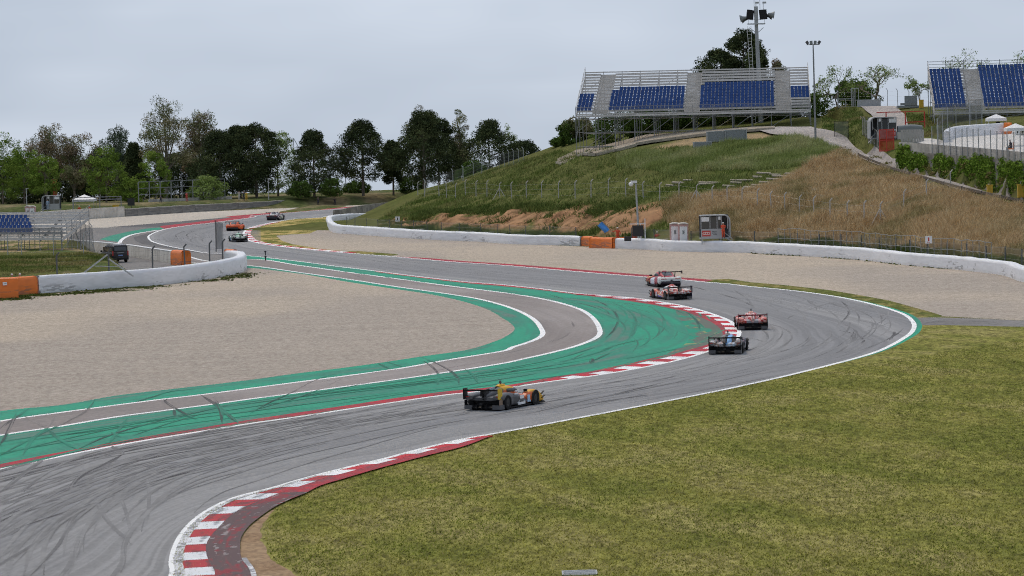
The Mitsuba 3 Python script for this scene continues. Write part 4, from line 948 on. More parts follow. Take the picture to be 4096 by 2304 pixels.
def sweep(line, profile, wobble=0.0, seed=0, zbase=0.0, closed=True):
    """A cross-section (offset to the left of the line, height) drawn along the line."""
    p = np.asarray(line)[:, :2]; n = side(p); k = len(profile); m = len(p)
    pr = np.asarray(profile, float)
    zb = np.broadcast_to(zbase, m)
    V = p[:, None, :] + n[:, None, :] * pr[None, :, 0, None]
    V = np.concatenate([V, (zb[:, None] + pr[None, :, 1])[..., None]], -1)
    if wobble:
        d = meshkit.fbm(np.stack([V[..., 0] * 0.8, V[..., 1] * 0.8, V[..., 2] * 1.6], -1), 3, seed) - 0.5
        V[..., :2] += n[:, None, :] * (d * wobble * (V[..., 2] > 0.05))[..., None]
        V[..., 2] += (meshkit.fbm(np.stack([V[..., 0] * 0.5, V[..., 1] * 0.5, V[..., 2] * 0], -1), 3, seed + 5) - 0.5) * wobble * 0.8 * (V[..., 2] > 0.4)
    s = arclen(p)
    uv = np.stack([np.repeat(s, k), np.tile(np.concatenate([[0], np.cumsum(np.linalg.norm(np.diff(pr, axis=0), axis=1))]), m)], -1)
    i, j = np.meshgrid(np.arange(m - 1), np.arange(k - 1), indexing='ij'); q = (i * k + j).ravel()
    f = np.vstack([np.stack([q, q + 1, q + k + 1], 1), np.stack([q, q + k + 1, q + k], 1)])
    caps = [[0, a, a + 1] for a in range(1, k - 1)] + [[(m - 1) * k, (m - 1) * k + a + 1, (m - 1) * k + a] for a in range(1, k - 1)]
    return (V.reshape(-1, 3), np.vstack([f, caps])), uv


def pad_profile(w, h):
    return [(-w / 2, 0), (-w / 2 - 0.03, h * 0.35), (-w / 2, h * 0.8), (-w / 2 + 0.08, h * 0.95), (-w / 2 + 0.2, h), (0, h + 0.02), (w / 2 - 0.2, h), (w / 2 - 0.05, h * 0.93), (w / 2, h * 0.8), (w / 2, 0)]


def barrier(name, line, w, h, mat, label, cat, wobble=0.14, seed=0, step=0.5, group=None, base=0.0):
    ln = at_len(np.asarray(line)[:, :2], np.arange(0, arclen(np.asarray(line))[-1], step))
    m, uv = sweep(ln, pad_profile(w, h), wobble, seed, base)
    key = add(name, m, mat, smooth=True, uv=uv)
    return tag(key, label, cat, group)


# white barrier in front of the hill, in two runs with orange pads between them
backline = curve([(-11.187,522.951),(-24.892,517.08),(-27.026,510.87),(-27.239,504.351),(-26.45,488.74),(-24.959,468.65),(-23.263,454.362),(-20.163,445.394),(-14.316,428.48),(-8.936,414.743),(-3.924,405.556)] + [(0.678,392.652),(5.252,386.09),(8.312,381.325)], 0.6)
barrier('tyre_barrier', backline[::-1], 0.9, 1.12, 'm_white_vinyl', 'long white padded barrier curving in front of the grassy hill, ending at the orange pads', 'barrier', seed=3)
front2 = curve([(11.704,371.225),(15.342,364.446),(17.625,358.095)] + [(24.929,349.153),(27.497,342.421),(32.373,329.952),(34.489,322.274),(36.854,310.007),(39.315,300.677),(40.962,293.305),(42.204,285.458)] + [(42.5, 268), (48, 255)], 0.6)
barrier('tyre_barrier', front2[::-1], 0.95, 1.16, 'm_white_vinyl', 'scuffed white padded barrier running from the orange pads to the right edge', 'barrier', seed=8)
barrier('orange_pad', curve([(8.312,381.325),(9.659,379.09)], .5)[::-1], 0.85, 1.10, 'm_orange_vinyl', 'orange pad closing the left white barrier, half hidden behind the nearer pad', 'barrier', wobble=0.05)
barrier('orange_pad', curve([(8.999,374.289),(10.379,372.737),(11.641,370.629)], .5)[::-1], 0.85, 1.18, 'm_orange_vinyl', 'nearer orange pad at the start of the right white barrier', 'barrier', wobble=0.05)
pp = np.array([(10.994,378,0.704)][0]); MB_ = MB()
for k in range(2): MB_.box((0, 0, 0.25 + 0.45 * k), (4.4, 0.8, 0.42))
tag(add('orange_block', MB_.mesh().apply_transform(trimesh.transformations.translation_matrix((pp[0], pp[1], 0.1))), 'm_orange_vinyl'), 'orange barrier blocks lying on the ground behind the orange pads', 'barrier')

# left white barrier with its hooked end
leftline = curve([(-41.68,292.25),(-39.071,295.223),(-36.036,299.22),(-32.85,302.701),(-29.981,310.365),(-27.697,321.478),(-26.957,328.876),(-27.087,335.167),(-27.416,339.797),(-27.947,343.64),(-28.768,346.167),(-29.625,347.177)], 0.4)
barrier('tyre_barrier', leftline, 1.0, 1.52, 'm_white_vinyl', 'white padded barrier beside the left gravel trap with a hooked end', 'barrier', wobble=0.12, seed=12, step=0.4)
barrier('orange_pad', curve([(-45.785,289.881),(-43.546,289.9),(-41.662,292.061)], .4), 0.95, 1.52, 'm_orange_vinyl', 'orange pad continuing the left white barrier towards the picture edge', 'barrier', wobble=0.06)
cap = [(-29.81,349.38),(-28.663,347.408)]
barrier('orange_pad', curve([(-28.532,346.812),(-29.834,349.657)], .4), 0.5, 1.62, 'm_orange_vinyl', 'orange cap lying on the hooked end of the left white barrier', 'barrier', wobble=0.02)
ob = thing('orange_crate', 'big orange block with a small white notice standing before the left orange pad', 'barrier block')
p0, p1 = np.array([(-44.156,283.244)][0]), np.array([(-42.13,283.677)][0])
c0 = (p0 + p1) / 2; ang = math.atan2(p1[1] - p0[1], p1[0] - p0[0]); L_ = np.linalg.norm(p1 - p0)
add('body', MB().box((c0[0] - 0.6 * math.sin(ang) * -1, c0[1] + 0.6, 0.82), (L_, 1.2, 1.64), rz=ang).mesh(), 'm_orange_vinyl', ob)
add('lid', MB().box((c0[0], c0[1] + 0.6, 1.66), (L_ + .06, 1.26, 0.08), rz=ang).mesh(), 'm_orange_vinyl', ob)
nt_ = np.array([(-42.954,283.373)][0]); add('notice', MB().box((nt_[0], nt_[1] - 0.05, 1.28), (0.36, 0.03, 0.26), rz=ang).mesh(), 'm_white', ob)
tx = meshkit.text_mesh('MCI', 0.09, 0.004, True); tx.apply_transform(trimesh.transformations.rotation_matrix(math.pi / 2, (1, 0, 0))); tx.apply_translation((nt_[0] - 0.12, nt_[1] - 0.07, 1.25))
add('lettering', tx, 'm_black', ob)

# concrete walls: service lane, hill service road, far wall, pale wall at the left
wallprof = lambda w, h: [(-w / 2, 0), (-w / 2, h * 0.3), (-w / 2 + 0.06, h), (w / 2 - 0.06, h), (w / 2, h * 0.3), (w / 2, 0)]


def block_wall(name, line, w, h, mat, label, cat, piece, top_mat=None, zb=0.0, gap=0.03):
    """A wall of blocks set end to end, each a piece of its own."""
    root = thing(name, label, cat)
    line = np.asarray(line)[:, :2]; Lw = arclen(line)[-1]; n = max(1, int(round(Lw / piece)))
    for k in range(n):
        a, b = Lw * k / n + gap / 2, Lw * (k + 1) / n - gap / 2
        q = at_len(line, np.linspace(a, b, max(2, int((b - a) / 2) + 1)))
        off = rm.normal() * 0.015
        m, uv = sweep(q + side(q) * off if len(q) > 2 else q, wallprof(w, h + rm.normal() * 0.012), 0, 0, zb)
        add('block', m, mat, root, uv=uv)
        if top_mat:
            m, uv = sweep(q, [(-w / 2, h + 0.02), (-w / 2, h + 0.06), (w / 2, h + 0.06), (w / 2, h + 0.02)], 0, 0, zb)
            add('coping', m, top_mat, root, uv=uv)
    return root


lw = curve([(-55.564,411.726),(-49.801,398.795),(-43.526,382.065),(-40.15,370.716),(-35.827,356.611)], 1.0)
block_wall('lane_wall', lw, 0.5, 1.22, 'm_pale_concrete', 'pale concrete wall with a white top between the service lane and the track', 'wall', 3.0, 'm_white')
e1 = np.array([(-35.373,352.052)][0]); e2 = np.array([(-33.637,347.909)][0])
barrier('orange_pad', curve([tuple(e1), tuple((e1 + e2) / 2), tuple(e2)], .3), 1.0, 1.55, 'm_orange_vinyl', 'tall orange pad at the end of the pale lane wall', 'barrier', wobble=0.05)
hw = curve([(-27.243,516.803),(-26.81,516.433),(-25.917,529.562),(-24.262,546.513),(-22.131,560.193),(-19.905,572.055),(-18.736,595.434)], 1.0)
block_wall('hill_wall', hw, 0.4, 1.75, 'm_old_concrete', 'weathered grey block wall beside the far road at the foot of the hill', 'wall', 5.0)
fw = curve([(-67.353,583.54),(-57.569,606.39),(-44.078,627.266)] + [(-41.114,644.453),(-30.819,664.527),(-22.309,680.311),(-17.657,693.123)], 1.5)
block_wall('tyre_wall', fw, 0.9, 1.25, 'm_tyre_wall', 'long dark grey tyre wall in joined panels below the far trees', 'wall', 4.2, 'm_concrete')
pw = curve([(-85.112,535.419),(-81.157,543.362),(-74.907,563.086),(-67.362,582.804)], 1.5)
block_wall('pale_wall', pw, 0.5, 1.75, 'm_pale_concrete', 'pale smooth concrete wall continuing the tyre wall to the left', 'wall', 40.0)

# grass along the foot of the left barrier (patches)
# ------------------------------------------------------------------ fences
paint('m_galv', (0.40, 0.415, 0.42), 0.45, 0.6)
paint('m_thin_post', (0.24, 0.25, 0.25), 0.5, 0.5)
paint('m_dark_steel', (0.10, 0.105, 0.11), 0.5, 0.4)
paint('m_concrete_post', (0.40, 0.385, 0.36), 0.9)
paint('m_red_steel', (0.50, 0.045, 0.03), 0.45)
bsdf('m_net', type='mask', opacity=0.10, nested={'type': 'diffuse', 'reflectance': rgb(0.25, 0.26, 0.27)})
bsdf('m_dense_net', type='mask', opacity=0.42, nested={'type': 'diffuse', 'reflectance': rgb(0.17, 0.175, 0.18)})


def line_tube(pts, w, n=3):
    """One continuous rod through the points."""
    p = np.asarray(pts, float); t = np.gradient(p, axis=0); t /= np.linalg.norm(t, axis=1, keepdims=True) + 1e-9
    a = np.cross(t, [0, 0, 1.0]); a /= np.linalg.norm(a, axis=1, keepdims=True) + 1e-9
    c = np.cross(a, t); an = np.arange(n) * 2 * math.pi / n
    v = (p[:, None] + w / 2 * (np.cos(an)[None, :, None] * a[:, None] + np.sin(an)[None, :, None] * c[:, None])).reshape(-1, 3)
    f = []
    for i in range(len(p) - 1):
        for j in range(n):
            A, B, C, D = i * n + j, i * n + (j + 1) % n, (i + 1) * n + (j + 1) % n, (i + 1) * n + j
            f += [[A, B, C], [A, C, D]]
    return v, np.array(f)


def fence(label, bases, h, mat, post_w=0.09, bent=0.35, wires=4, net=None, braced=(), group=None, lean=(0.0, 0.0), bend_dir=(1.0, 0.0), wire_mat=None, rails=()):
    """Posts with wires between them: each post a part, the wires of all bays one part."""
    root = thing('fence', label, 'fence', group)
    b = np.asarray(bases, float)
    bd = np.array([bend_dir[0], bend_dir[1], 0]); tops = []
    for i, p in enumerate(b):
        l_ = np.array([rm.normal() * 0.02 + lean[0], rm.normal() * 0.02 + lean[1], 1.0]); hh = h * rm.uniform(0.95, 1.03)
        m = MB(); knee = p + l_ * (hh - 0.0)
        m.bar(p - [0, 0, 0.3], knee, post_w)
        if bent: m.bar(knee, knee + bd * bent * 0.8 + [0, 0, bent * 0.7], post_w * 0.85)
        if i in braced:
            for sx in (-1, 1): m.bar(p + [sx * 0.9, -0.3, -0.1], p + [0, 0, h * 0.75], post_w * 0.7)
        add('post', m.mesh(), mat, root); tops.append(knee)
    t = np.array(tops)
    if wires:
        for k in range(wires):
            f = (k + 0.7) / wires
            add('wire', line_tube(b + (t - b) * f, 0.011), wire_mat or 'm_galv', root)
    for k, f in enumerate(rails):
        add('rail', line_tube(b + (t - b) * f, 0.05, 4), mat, root)
    if net:
        k = len(b)
        add('mesh_panel', (np.vstack([b, t]), np.array([[i, i + 1, i + 1 + k] for i in range(k - 1)] + [[i, i + 1 + k, i + k] for i in range(k - 1)])), net, root)
    return root


slope_posts = [(-14.246,517.5,3.657),(-12.711,499.5,3.775),(-10.373,491.25,3.881),(-9.158,485,3.829),(-7.76,476.75,3.78),(-6.334,477.5,4.232),(-4.734,467.25,4.32),(-3.163,461.75,4.32),(-1.384,453,4.176),(0.265,440.75,4.315),(2.142,433.75,4.509),(4.078,429.5,4.549),(6.172,425.75,4.544),(8.2,420.5,4.601),(10.078,416.25,4.736),(12.131,413,4.938),(14.176,409.75,4.862),(16.142,404.75,4.551),(17.389,388.75,4.73),(19.512,386.5,4.757),(21.361,383.5,4.547),(22.827,378,4.291),(24.322,374.5,4.333),(25.709,370.75,4.218),(27.108,367.25,4.045),(28.493,365,3.874),(29.798,363,3.702),(31.15,360.5,3.462),(31.936,352,3.391),(33.137,347,3.232),(34.571,343.25,3.144),(35.84,339.25,3.121),(37.1,335.75,3.136),(39.663,337.75,4.185),(42.52,341.5,5.129),(46.732,354.75,5.822)]
fence('long fence of bent concrete posts crossing the middle of the hill', slope_posts, 2.0, 'm_concrete_post', 0.11, 0.42, 3, None, (8, 20, 32), bend_dir=(0.75, 0.3))
ridge = [(-12.801,505,4.162),(-11.724,518,4.48),(-10.184,519,4.971),(-8.49,504,5.475),(-7.004,503.5,5.938),(-5.433,505.75,6.587),(-4.167,504.25,6.917),(-2.508,507.5,7.635),(-1.511,504.5,7.795),(-0.714,503,7.943),(-0.035,502,8.088),(0.679,500.75,8.234),(1.464,499.25,8.417),(2.135,498.25,8.597)]
fence('fence of bent posts running up the left ridge of the hill', ridge, 2.1, 'm_galv', 0.09, 0.4, 4, 'm_net', (7,), bend_dir=(-0.7, 0.3))
# dark posts behind the white barriers
ln = backline[backline[:, 1] < 462]
pts = at_len(ln, np.arange(6, arclen(ln)[-1], 5.2)); nn = side(pts)
sgn = 1 if (pts[len(pts) // 2] + nn[len(pts) // 2])[1] > pts[len(pts) // 2][1] else -1
fence('dark steel posts with wires behind the left white barrier', np.column_stack([pts + sgn * nn * 1.3, np.zeros(len(pts))]), 2.15, 'm_dark_steel', 0.11, 0, 5, 'm_net')
pts = at_len(front2[:, :2], np.arange(1.0, arclen(front2)[-1], 4.8)); nn = side(pts)
sgn2 = 1 if (pts[5] + nn[5])[1] > pts[5][1] else -1
fence('dark steel posts with wires behind the scuffed white barrier', np.column_stack([pts + sgn2 * nn * 1.4, np.zeros(len(pts))]), 2.25, 'm_dark_steel', 0.12, 0, 5, 'm_net')
lf = LineString(front2[:, :2]); s_a, s_b = lf.project(Point([(26.631,344.367)][0])), lf.project(Point([(41.333,291.014)][0]))
pts = at_len(front2[:, :2], np.arange(s_a, s_b, 1.55)); nn = side(pts)
fence('light steel frame fence with two rails behind the scuffed white barrier', np.column_stack([pts + sgn2 * nn * 0.8, np.zeros(len(pts))]), 2.6, 'm_thin_post', 0.05, 0, 0, None, rails=(0.62, 1.0))
# fence on the left barrier and on the left bank
lb = [(-40.392,294.93),(-36.27,298.952),(-32.863,303.498),(-30.5,310.007),(-28.976,318.168),(-28.21,323.555)]
fence('dark bent posts with sagging wires on the left white barrier', [(x + 0.2, y + 0.8, 0.9) for x, y in lb], 2.35, 'm_dark_steel', 0.13, 0.4, 5, None, (), bend_dir=(0.8, -0.2), wire_mat='m_dark_steel')
br = [(-36.27,298.952)][0]
tag(add('fence_brace', MB().bar((br[0] - 2.6, br[1] + 0.4, 1.0), (br[0] + 0.1, br[1] + 0.8, 3.0), 0.13).bar((br[0] + 2.4, br[1] + 0.4, 1.0), (br[0] + 0.2, br[1] + 0.8, 2.6), 0.11).bar((br[0] - 1, br[1] + 0.6, 2.0), (br[0] + 1.0, br[1] + 0.6, 1.9), 0.06).mesh(), 'm_galv'), 'slanting grey struts propping the second post on the left barrier', 'strut')
hk = np.array([(-32.348,372,0.819)][0])
tag(add('net_roll', MB().bar((hk[0] - .45, hk[1], 0.6), (hk[0] - .45, hk[1], 4.1), 0.15).quad((hk[0] - .45, hk[1], .9), (hk[0] + .35, hk[1] + .4, .9), (hk[0] + .35, hk[1] + .4, 3.7), (hk[0] - .45, hk[1], 3.9)).quad((hk[0] - .45, hk[1], .9), (hk[0] + .2, hk[1] - .35, .9), (hk[0] + .4, hk[1] - .2, 3.8), (hk[0] - .45, hk[1], 4.0)).mesh(), 'm_dense_net'), 'grey wire net gathered round the last post above the hooked barrier end', 'net')
gp_ = [(-49.242,372,0.848),(-48.709,372,0.925),(-48.176,372,1.001),(-47.646,372,0.989),(-47.118,372,0.888),(-46.507,372,0.609)]
fence('tight group of leaning mesh panels between the left stand and the van', [(p[0], p[1] + (i % 2) * 1.2, hz(p[0], p[1]).item()) for i, p in enumerate(gp_)], 3.0, 'm_galv', 0.08, 0.5, 3, 'm_dense_net', (1, 4), bend_dir=(-0.6, 0.2), lean=(-0.05, 0))
bk = [(-52.963,352,1.275),(-51.5,352,1.199),(-47.614,348,1.011),(-44.766,350,0.954)]
fence('thin wire fence with slim posts on the left grass bank', [(p[0], p[1], hz(p[0], p[1]).item()) for p in bk], 2.3, 'm_galv', 0.08, 0.3, 4, None)
# guard rail along the path
gr = [(41.439,397,8.836),(42.178,393,8.293),(43.124,389,7.757),(43.437,377.75,7.293),(44.264,369.75,6.849),(44.954,361.25,6.439),(46.226,356.25,5.938),(46.704,345.75,5.615),(48.115,341.25,5.18),(49.584,337.5,4.781),(51.362,334.5,4.367),(53.172,330,3.878)]
root = thing('guard_rail', 'weathered wooden guard rail along the lower edge of the hill path', 'guard rail')
for p in gr: add('post', MB().box((p[0], p[1], hz(p[0], p[1]).item() + 0.4), (0.16, 0.16, 1.0)).mesh(), 'm_dark_steel', root)
matte('m_old_wood', lambda p, n, uv: mix((0.22, 0.185, 0.15), (0.12, 0.10, 0.085), fbm(p.x * 2, p.y * 2, p.z * 9)))
for a, b in zip(gr[:-1], gr[1:]):
    A, B = (np.array([q[0], q[1], hz(q[0], q[1]).item() + 0.72]) for q in (a, b))
    add('rail', MB().bar(A, B, 0.08, 0.28).mesh(), 'm_old_wood', root)
# ------------------------------------------------------------------ grandstands
matte('m_alu', lambda p, n, uv: mix((0.56, 0.55, 0.53), (0.42, 0.41, 0.40), fbm(p.x * 0.8, p.y * 0.8, p.z * 2)) * (0.9 + 0.2 * noise(p.x * 6, p.y * 3, p.z * 20)), 0.5, spec=0.5)
paint('m_steel_tube', (0.25, 0.26, 0.27), 0.5, 0.5)
matte('m_seat', lambda p, n, uv: mix((0.020, 0.060, 0.205), (0.036, 0.092, 0.275), cell_rand(p.x * 2.0, p.y * 1.25, p.z * 2.5)), 0.45)
matte('m_plank_grey', lambda p, n, uv: mix((0.52, 0.50, 0.47), (0.38, 0.365, 0.345), fbm(p.x * 1.3, p.y * 1.3, p.z * 3)), 0.7)

_seat = MB().box((0, 0, 0.04), (0.42, 0.38, 0.05)).box((0, 0.20, 0.24), (0.42, 0.05, 0.40), rx=-0.15).mesh()
SEATS_AS_PARTS = 300


def grandstand(label, origin, ux, bays, bay, deck, aisles, blue, ground, rows=14, tread=0.8, rise=0.385, fan=0.0, back_rail=0.0, seat_src=[None], dense_front=False):
    """ORIGIN = left front corner of the deck; UX along the front; depth runs away from it. AISLES: (from, to) along the front; BLUE(row, x) tells where seats are bolted on; GROUND(x, y) = height of the ground."""
    root = thing('grandstand', label, 'grandstand')
    o = np.array(origin, float); ux = np.array([ux[0], ux[1], 0.0]); ux /= np.linalg.norm(ux); uy = np.array([-ux[1], ux[0], 0.0])
    L = bays * bay

    def at(x, r, z=0.0):
        """r in rows from the front."""
        return o + ux * (x + fan * (1 - x / L) * r / rows) + uy * r * tread + np.array([0, 0, z + r * rise])
    edges = [0.0]
    for a, b in aisles: edges += [a, b]
    edges.append(L)
    secs = [(edges[i], edges[i + 1], i % 2 == 1) for i in range(len(edges) - 1)]
    seats = []
    for r in range(rows):
        for x0, x1, is_aisle in secs:
            if is_aisle:
                for h in (0, 1):
                    rr = r + 0.5 * h
                    c = (at(x0 + 0.04, rr + 0.25) + at(x1 - 0.04, rr + 0.25)) / 2
                    add('step', MB().bar(at(x0 + 0.05, rr + 0.25, 0.02), at(x1 - 0.05, rr + 0.25, 0.02), tread * 0.46, 0.172).mesh(), 'm_plank_grey', root)
                    if h == 0: pass
                continue
            has = [blue(r, x) for x in np.arange(x0 + 0.25, x1 - 0.2, 0.5)]
            add('floor_plank', MB().bar(at(x0 + 0.02, r + 0.25, -0.08), at(x1 - 0.02, r + 0.25, -0.08), tread * 0.4, 0.10).mesh(), 'm_alu', root)
            add('bench_plank', MB().bar(at(x0 + 0.02, r + 0.72, 0.12), at(x1 - 0.02, r + 0.72, 0.12), 0.30, 0.27).mesh(), 'm_alu', root)
            for h_, x in zip(has, np.arange(x0 + 0.25, x1 - 0.2, 0.5)):
                if h_: seats.append(at(x, r + 0.72, 0.20))
    rot = math.degrees(math.atan2(ux[1], ux[0]))
    seats = [p + np.array([rm.normal() * 0.01, rm.normal() * 0.01, 0]) for p in seats]
    seats.sort(key=lambda p: p[1])
    if seat_src[0] is None and seats:
        pass
    first = None
    for p in seats[:SEATS_AS_PARTS]:
        tw = T().translate([float(c) for c in p]).rotate([0, 0, 1], rot + float(rm.normal() * 1.5))
        if seat_src[0] is None:
            seat_src[0] = add('seat', _seat, 'm_seat', root, to_world=tw)
        else:
            again('seat', seat_src[0], root, tw)
    if len(seats) > SEATS_AS_PARTS:
        m = []
        for p in seats[SEATS_AS_PARTS:]:
            s_ = _seat.copy(); M = trimesh.transformations.rotation_matrix(math.radians(rot), (0, 0, 1)); M[:3, 3] = p; s_.apply_transform(M); m.append(s_)
        labels[add('upper_seats', trimesh.util.concatenate(m), 'm_seat', root)] = {'kind': 'stuff'}
    # front deck and guard rail
    front = lambda x, z: at(x, -0.35) + np.array([0, 0, z])
    add('front_beam', MB().bar(front(0, -0.12), front(L, -0.12), 0.12, 0.26).mesh(), 'm_alu', root)
    add('front_beam', MB().bar(front(0, 0.12), front(L, 0.12), 0.06, 0.12).mesh(), 'm_alu', root)
    for x0, x1, is_aisle in secs:
        if is_aisle:
            add('aisle_screen', MB().bar(front(x0, 0.4), front(x1, 0.4), 0.05, 0.62).mesh(), 'm_plank_grey', root); continue
        for z in (0.62, 1.08): add('guard_rail', MB().bar(front(x0, z), front(x1, z), 0.055, n=5).mesh(), 'm_steel_tube', root)
        m = MB()
        for x in np.arange(x0 + 0.12, x1, 0.16): m.bar(front(x, 0.18), front(x, 1.06), 0.022)
        labels[add('rail_bars', m.mesh(), 'm_steel_tube', root)] = {'kind': 'stuff'}
    if dense_front: add('mesh_panel', MB().quad(front(0, .1), front(L, .1), front(L, 1.15), front(0, 1.15)).mesh(), 'm_dense_net', root)
    # side rails up the slope and the back rail
    for x in (0.0, L):
        for z in (0.55, 1.05): add('side_rail', MB().bar(at(x, 0, z), at(x, rows, z), 0.06, n=5).mesh(), 'm_steel_tube', root)
        for r in range(0, rows + 1, 2): add('side_post', MB().bar(at(x, r, -0.2), at(x, r, 1.08), 0.05, n=5).mesh(), 'm_steel_tube', root)
        add('stringer', MB().bar(at(x, -0.3, -0.3), at(x, rows, -0.3), 0.1, 0.3).mesh(), 'm_alu', root)
    for a, b in aisles:
        for x in (a, b): add('stringer', MB().bar(at(x, -0.3, -0.06), at(x, rows, -0.06), 0.07, 0.24).mesh(), 'm_steel_tube', root)
    xs = [bay * i for i in range(bays + 1)]
    top_z = 0.45 + back_rail * 1.5
    for k, z in enumerate(np.arange(0.35, top_z + 0.01, 0.36)):
        add('back_rail', MB().bar(at(0, rows, z), at(L, rows, z), 0.07, 0.06 if back_rail else 0.16).mesh(), 'm_alu' if not back_rail else 'm_steel_tube', root)
    # scaffolding: posts on jacks, ledgers and braces, every frame line
    lines = [-0.35, rows * 0.33, rows * 0.66, rows]
    for li, r in enumerate(lines):
        foot = [at(x, r) for x in xs]
        for x, p in zip(xs, foot):
            gz_ = float(ground(p[0], p[1])) - 0.1
            topz = p[2] + (1.08 if li == 0 else (top_z if li == 3 else -0.15))
            add('post', MB().bar((p[0], p[1], gz_), (p[0], p[1], topz), 0.09, n=5).box((p[0], p[1], gz_ + 0.12), (0.25, 0.25, 0.05)).mesh(), 'm_steel_tube', root)
        zmax = foot[0][2]
        level = 0
        for z in np.arange(zmax - 0.4, 5, -1.9):
            for i in range(bays):
                a, b = foot[i], foot[i + 1]
                if min(ground(a[0], a[1]), ground(b[0], b[1])) > z - 0.1: continue
                add('ledger', MB().bar((a[0], a[1], z), (b[0], b[1], z), 0.065, n=4).mesh(), 'm_steel_tube', root)
                if (i + level) % 2 == 0 and li in (0, 3):
                    za = max(z - 1.9, float(ground(a[0], a[1])))
                    add('brace', MB().bar((a[0], a[1], za), (b[0], b[1], z), 0.06, n=4).mesh(), 'm_steel_tube', root)
            level += 1
    # rakers and cross bracing in depth
    for i, x in enumerate(xs):
        add('raker', MB().bar(at(x, -0.3, -0.32), at(x, rows, -0.32), 0.09, 0.22).mesh(), 'm_steel_tube', root)
        a, b = at(x, -0.35), at(x, rows)
        for z in np.arange(a[2] - 0.4, 5, -1.9):
            p, q = np.array([a[0], a[1], z]), np.array([b[0], b[1], z])
            if ground(q[0], q[1]) > z and ground(p[0], p[1]) > z: continue
            if i in (0, bays) or i % 2 == 0: add('ledger', MB().bar(p, q, 0.06, n=4).mesh(), 'm_steel_tube', root)
        g0 = float(ground(a[0], a[1]))
        add('brace', MB().bar((a[0], a[1], max(g0, a[2] - 3.5)), at(x, rows * 0.66, -0.3), 0.06, n=4).mesh(), 'm_steel_tube', root)
    return root


A0 = np.array([(9.06,447,15.142)][0]); A1 = np.array([(40.187,445,15.534)][0])
dA = A1 - A0; LA = np.linalg.norm(dA[:2])
kx = LA / 30.6


def blue_a(r, x):
    u = x / kx
    n = 0.6 * meshkit.noise(np.array([x * 0.9, r * 0.1, 0.0]), 3) * 2
    if u < 2.2: return r < 6
    if u < 14.2: return r < 6.9 + (u > 6) * 0.6 + n * 0.9 - 0.4
    if u < 26.3: return r < 7.3 + n * 0.9 + (u > 19) * 0.8
    return 3 <= r < 7


ga = lambda x, y: hz(x, y)
grandstand('long scaffold grandstand on the hilltop with bare upper benches and two blocks of blue seats', (A0[0], A0[1], (A0[2] + A1[2]) / 2 - 0.05), dA[:2], 12, LA / 12, 0, [(2.2 * kx, 4.2 * kx), (14.15 * kx, 16.1 * kx), (26.1 * kx, 28.1 * kx)], blue_a, ga, fan=0.9)
B0 = np.array([(53.593,421,14.501)][0]); B1 = np.array([(64.685,420,14.692)][0])
dB = B1 - B0; LB1 = np.linalg.norm(dB[:2])
grandstand('grandstand full of blue seats at the right edge above the kart paddock', (B0[0], B0[1], B0[2]), dB[:2], 9, 2.25, 0, [(4.35, 6.25), (14.5, 16.4)], lambda r, x: r < 13 or x > 6, ga, fan=-0.35, back_rail=0.5)
# left stand: seen from behind its right end
C0 = np.array([(-59.44,372,2.938)][0]); C1 = np.array([(-49.004,366,2.887)][0])
dC = C1 - C0
grandstand('small scaffold grandstand with blue seats at the left edge beside the gravel', (C0[0], C0[1], C0[2] - 0.1), dC[:2], 4, np.linalg.norm(dC[:2]) / 4, 0, [], lambda r, x: r < 5 and x < 7.6 - r * 0.55, lambda x, y: hz(x, y), rows=6, tread=0.8, rise=0.36, fan=-3.2, dense_front=True)
# ------------------------------------------------------------------ trees and other plants
bsdf('m_leaf', type='diffuse', reflectance={'type': 'mesh_attribute', 'name': 'vertex_color'})
matte('m_bark', lambda p, n, uv: mix((0.105, 0.085, 0.065), (0.21, 0.18, 0.15), noise(p.x * 4, p.y * 4, p.z * 1.2)), 0.95)
matte('m_pale_bark', lambda p, n, uv: mix((0.28, 0.25, 0.21), (0.16, 0.13, 0.10), noise(p.x * 3, p.y * 3, p.z * 0.9)), 0.9)


LEAF_GAIN = 1.7


def leaves(centres, radii, per, size, rng, tint, spread=0.25, droop=0.0, squash=0.8, shade_top=None):
    """Small triangles scattered through clumps; colour per leaf, varied per clump."""
    k = len(centres); c = np.repeat(centres, per, 0); r = np.repeat(radii, per)
    n = len(c)
    d = rng.normal(size=(n, 3)); d /= np.linalg.norm(d, axis=1, keepdims=True)
    p = c + d * (r * rng.uniform(0.35, 1.0, n) ** 0.6)[:, None] * np.array([1, 1, squash])
    p[:, 2] -= droop * rng.uniform(0, 1, n) * r
    u = rng.normal(size=(n, 3)) + d * 0.5; u /= np.linalg.norm(u, axis=1, keepdims=True)
    w = np.cross(u, rng.normal(size=(n, 3))); w /= np.linalg.norm(w, axis=1, keepdims=True)
    s = size * rng.uniform(0.6, 1.35, n)[:, None]
    v = np.stack([p - u * s * 0.5 - w * s * 0.28, p - u * s * 0.3 + w * s * 0.34, p + u * s * 0.62], 1).reshape(-1, 3)
    f = np.arange(3 * n).reshape(-1, 3)
    t = np.asarray(tint, float)
    pick = rng.integers(0, len(t), k)
    base = t[pick] * rng.uniform(1 - spread, 1 + spread, (k, 1))
    base = base * LEAF_GAIN
    col = np.repeat(base, per, 0) * rng.uniform(0.75, 1.25, (n, 1))
    return v, f, np.repeat(col, 3, 0)


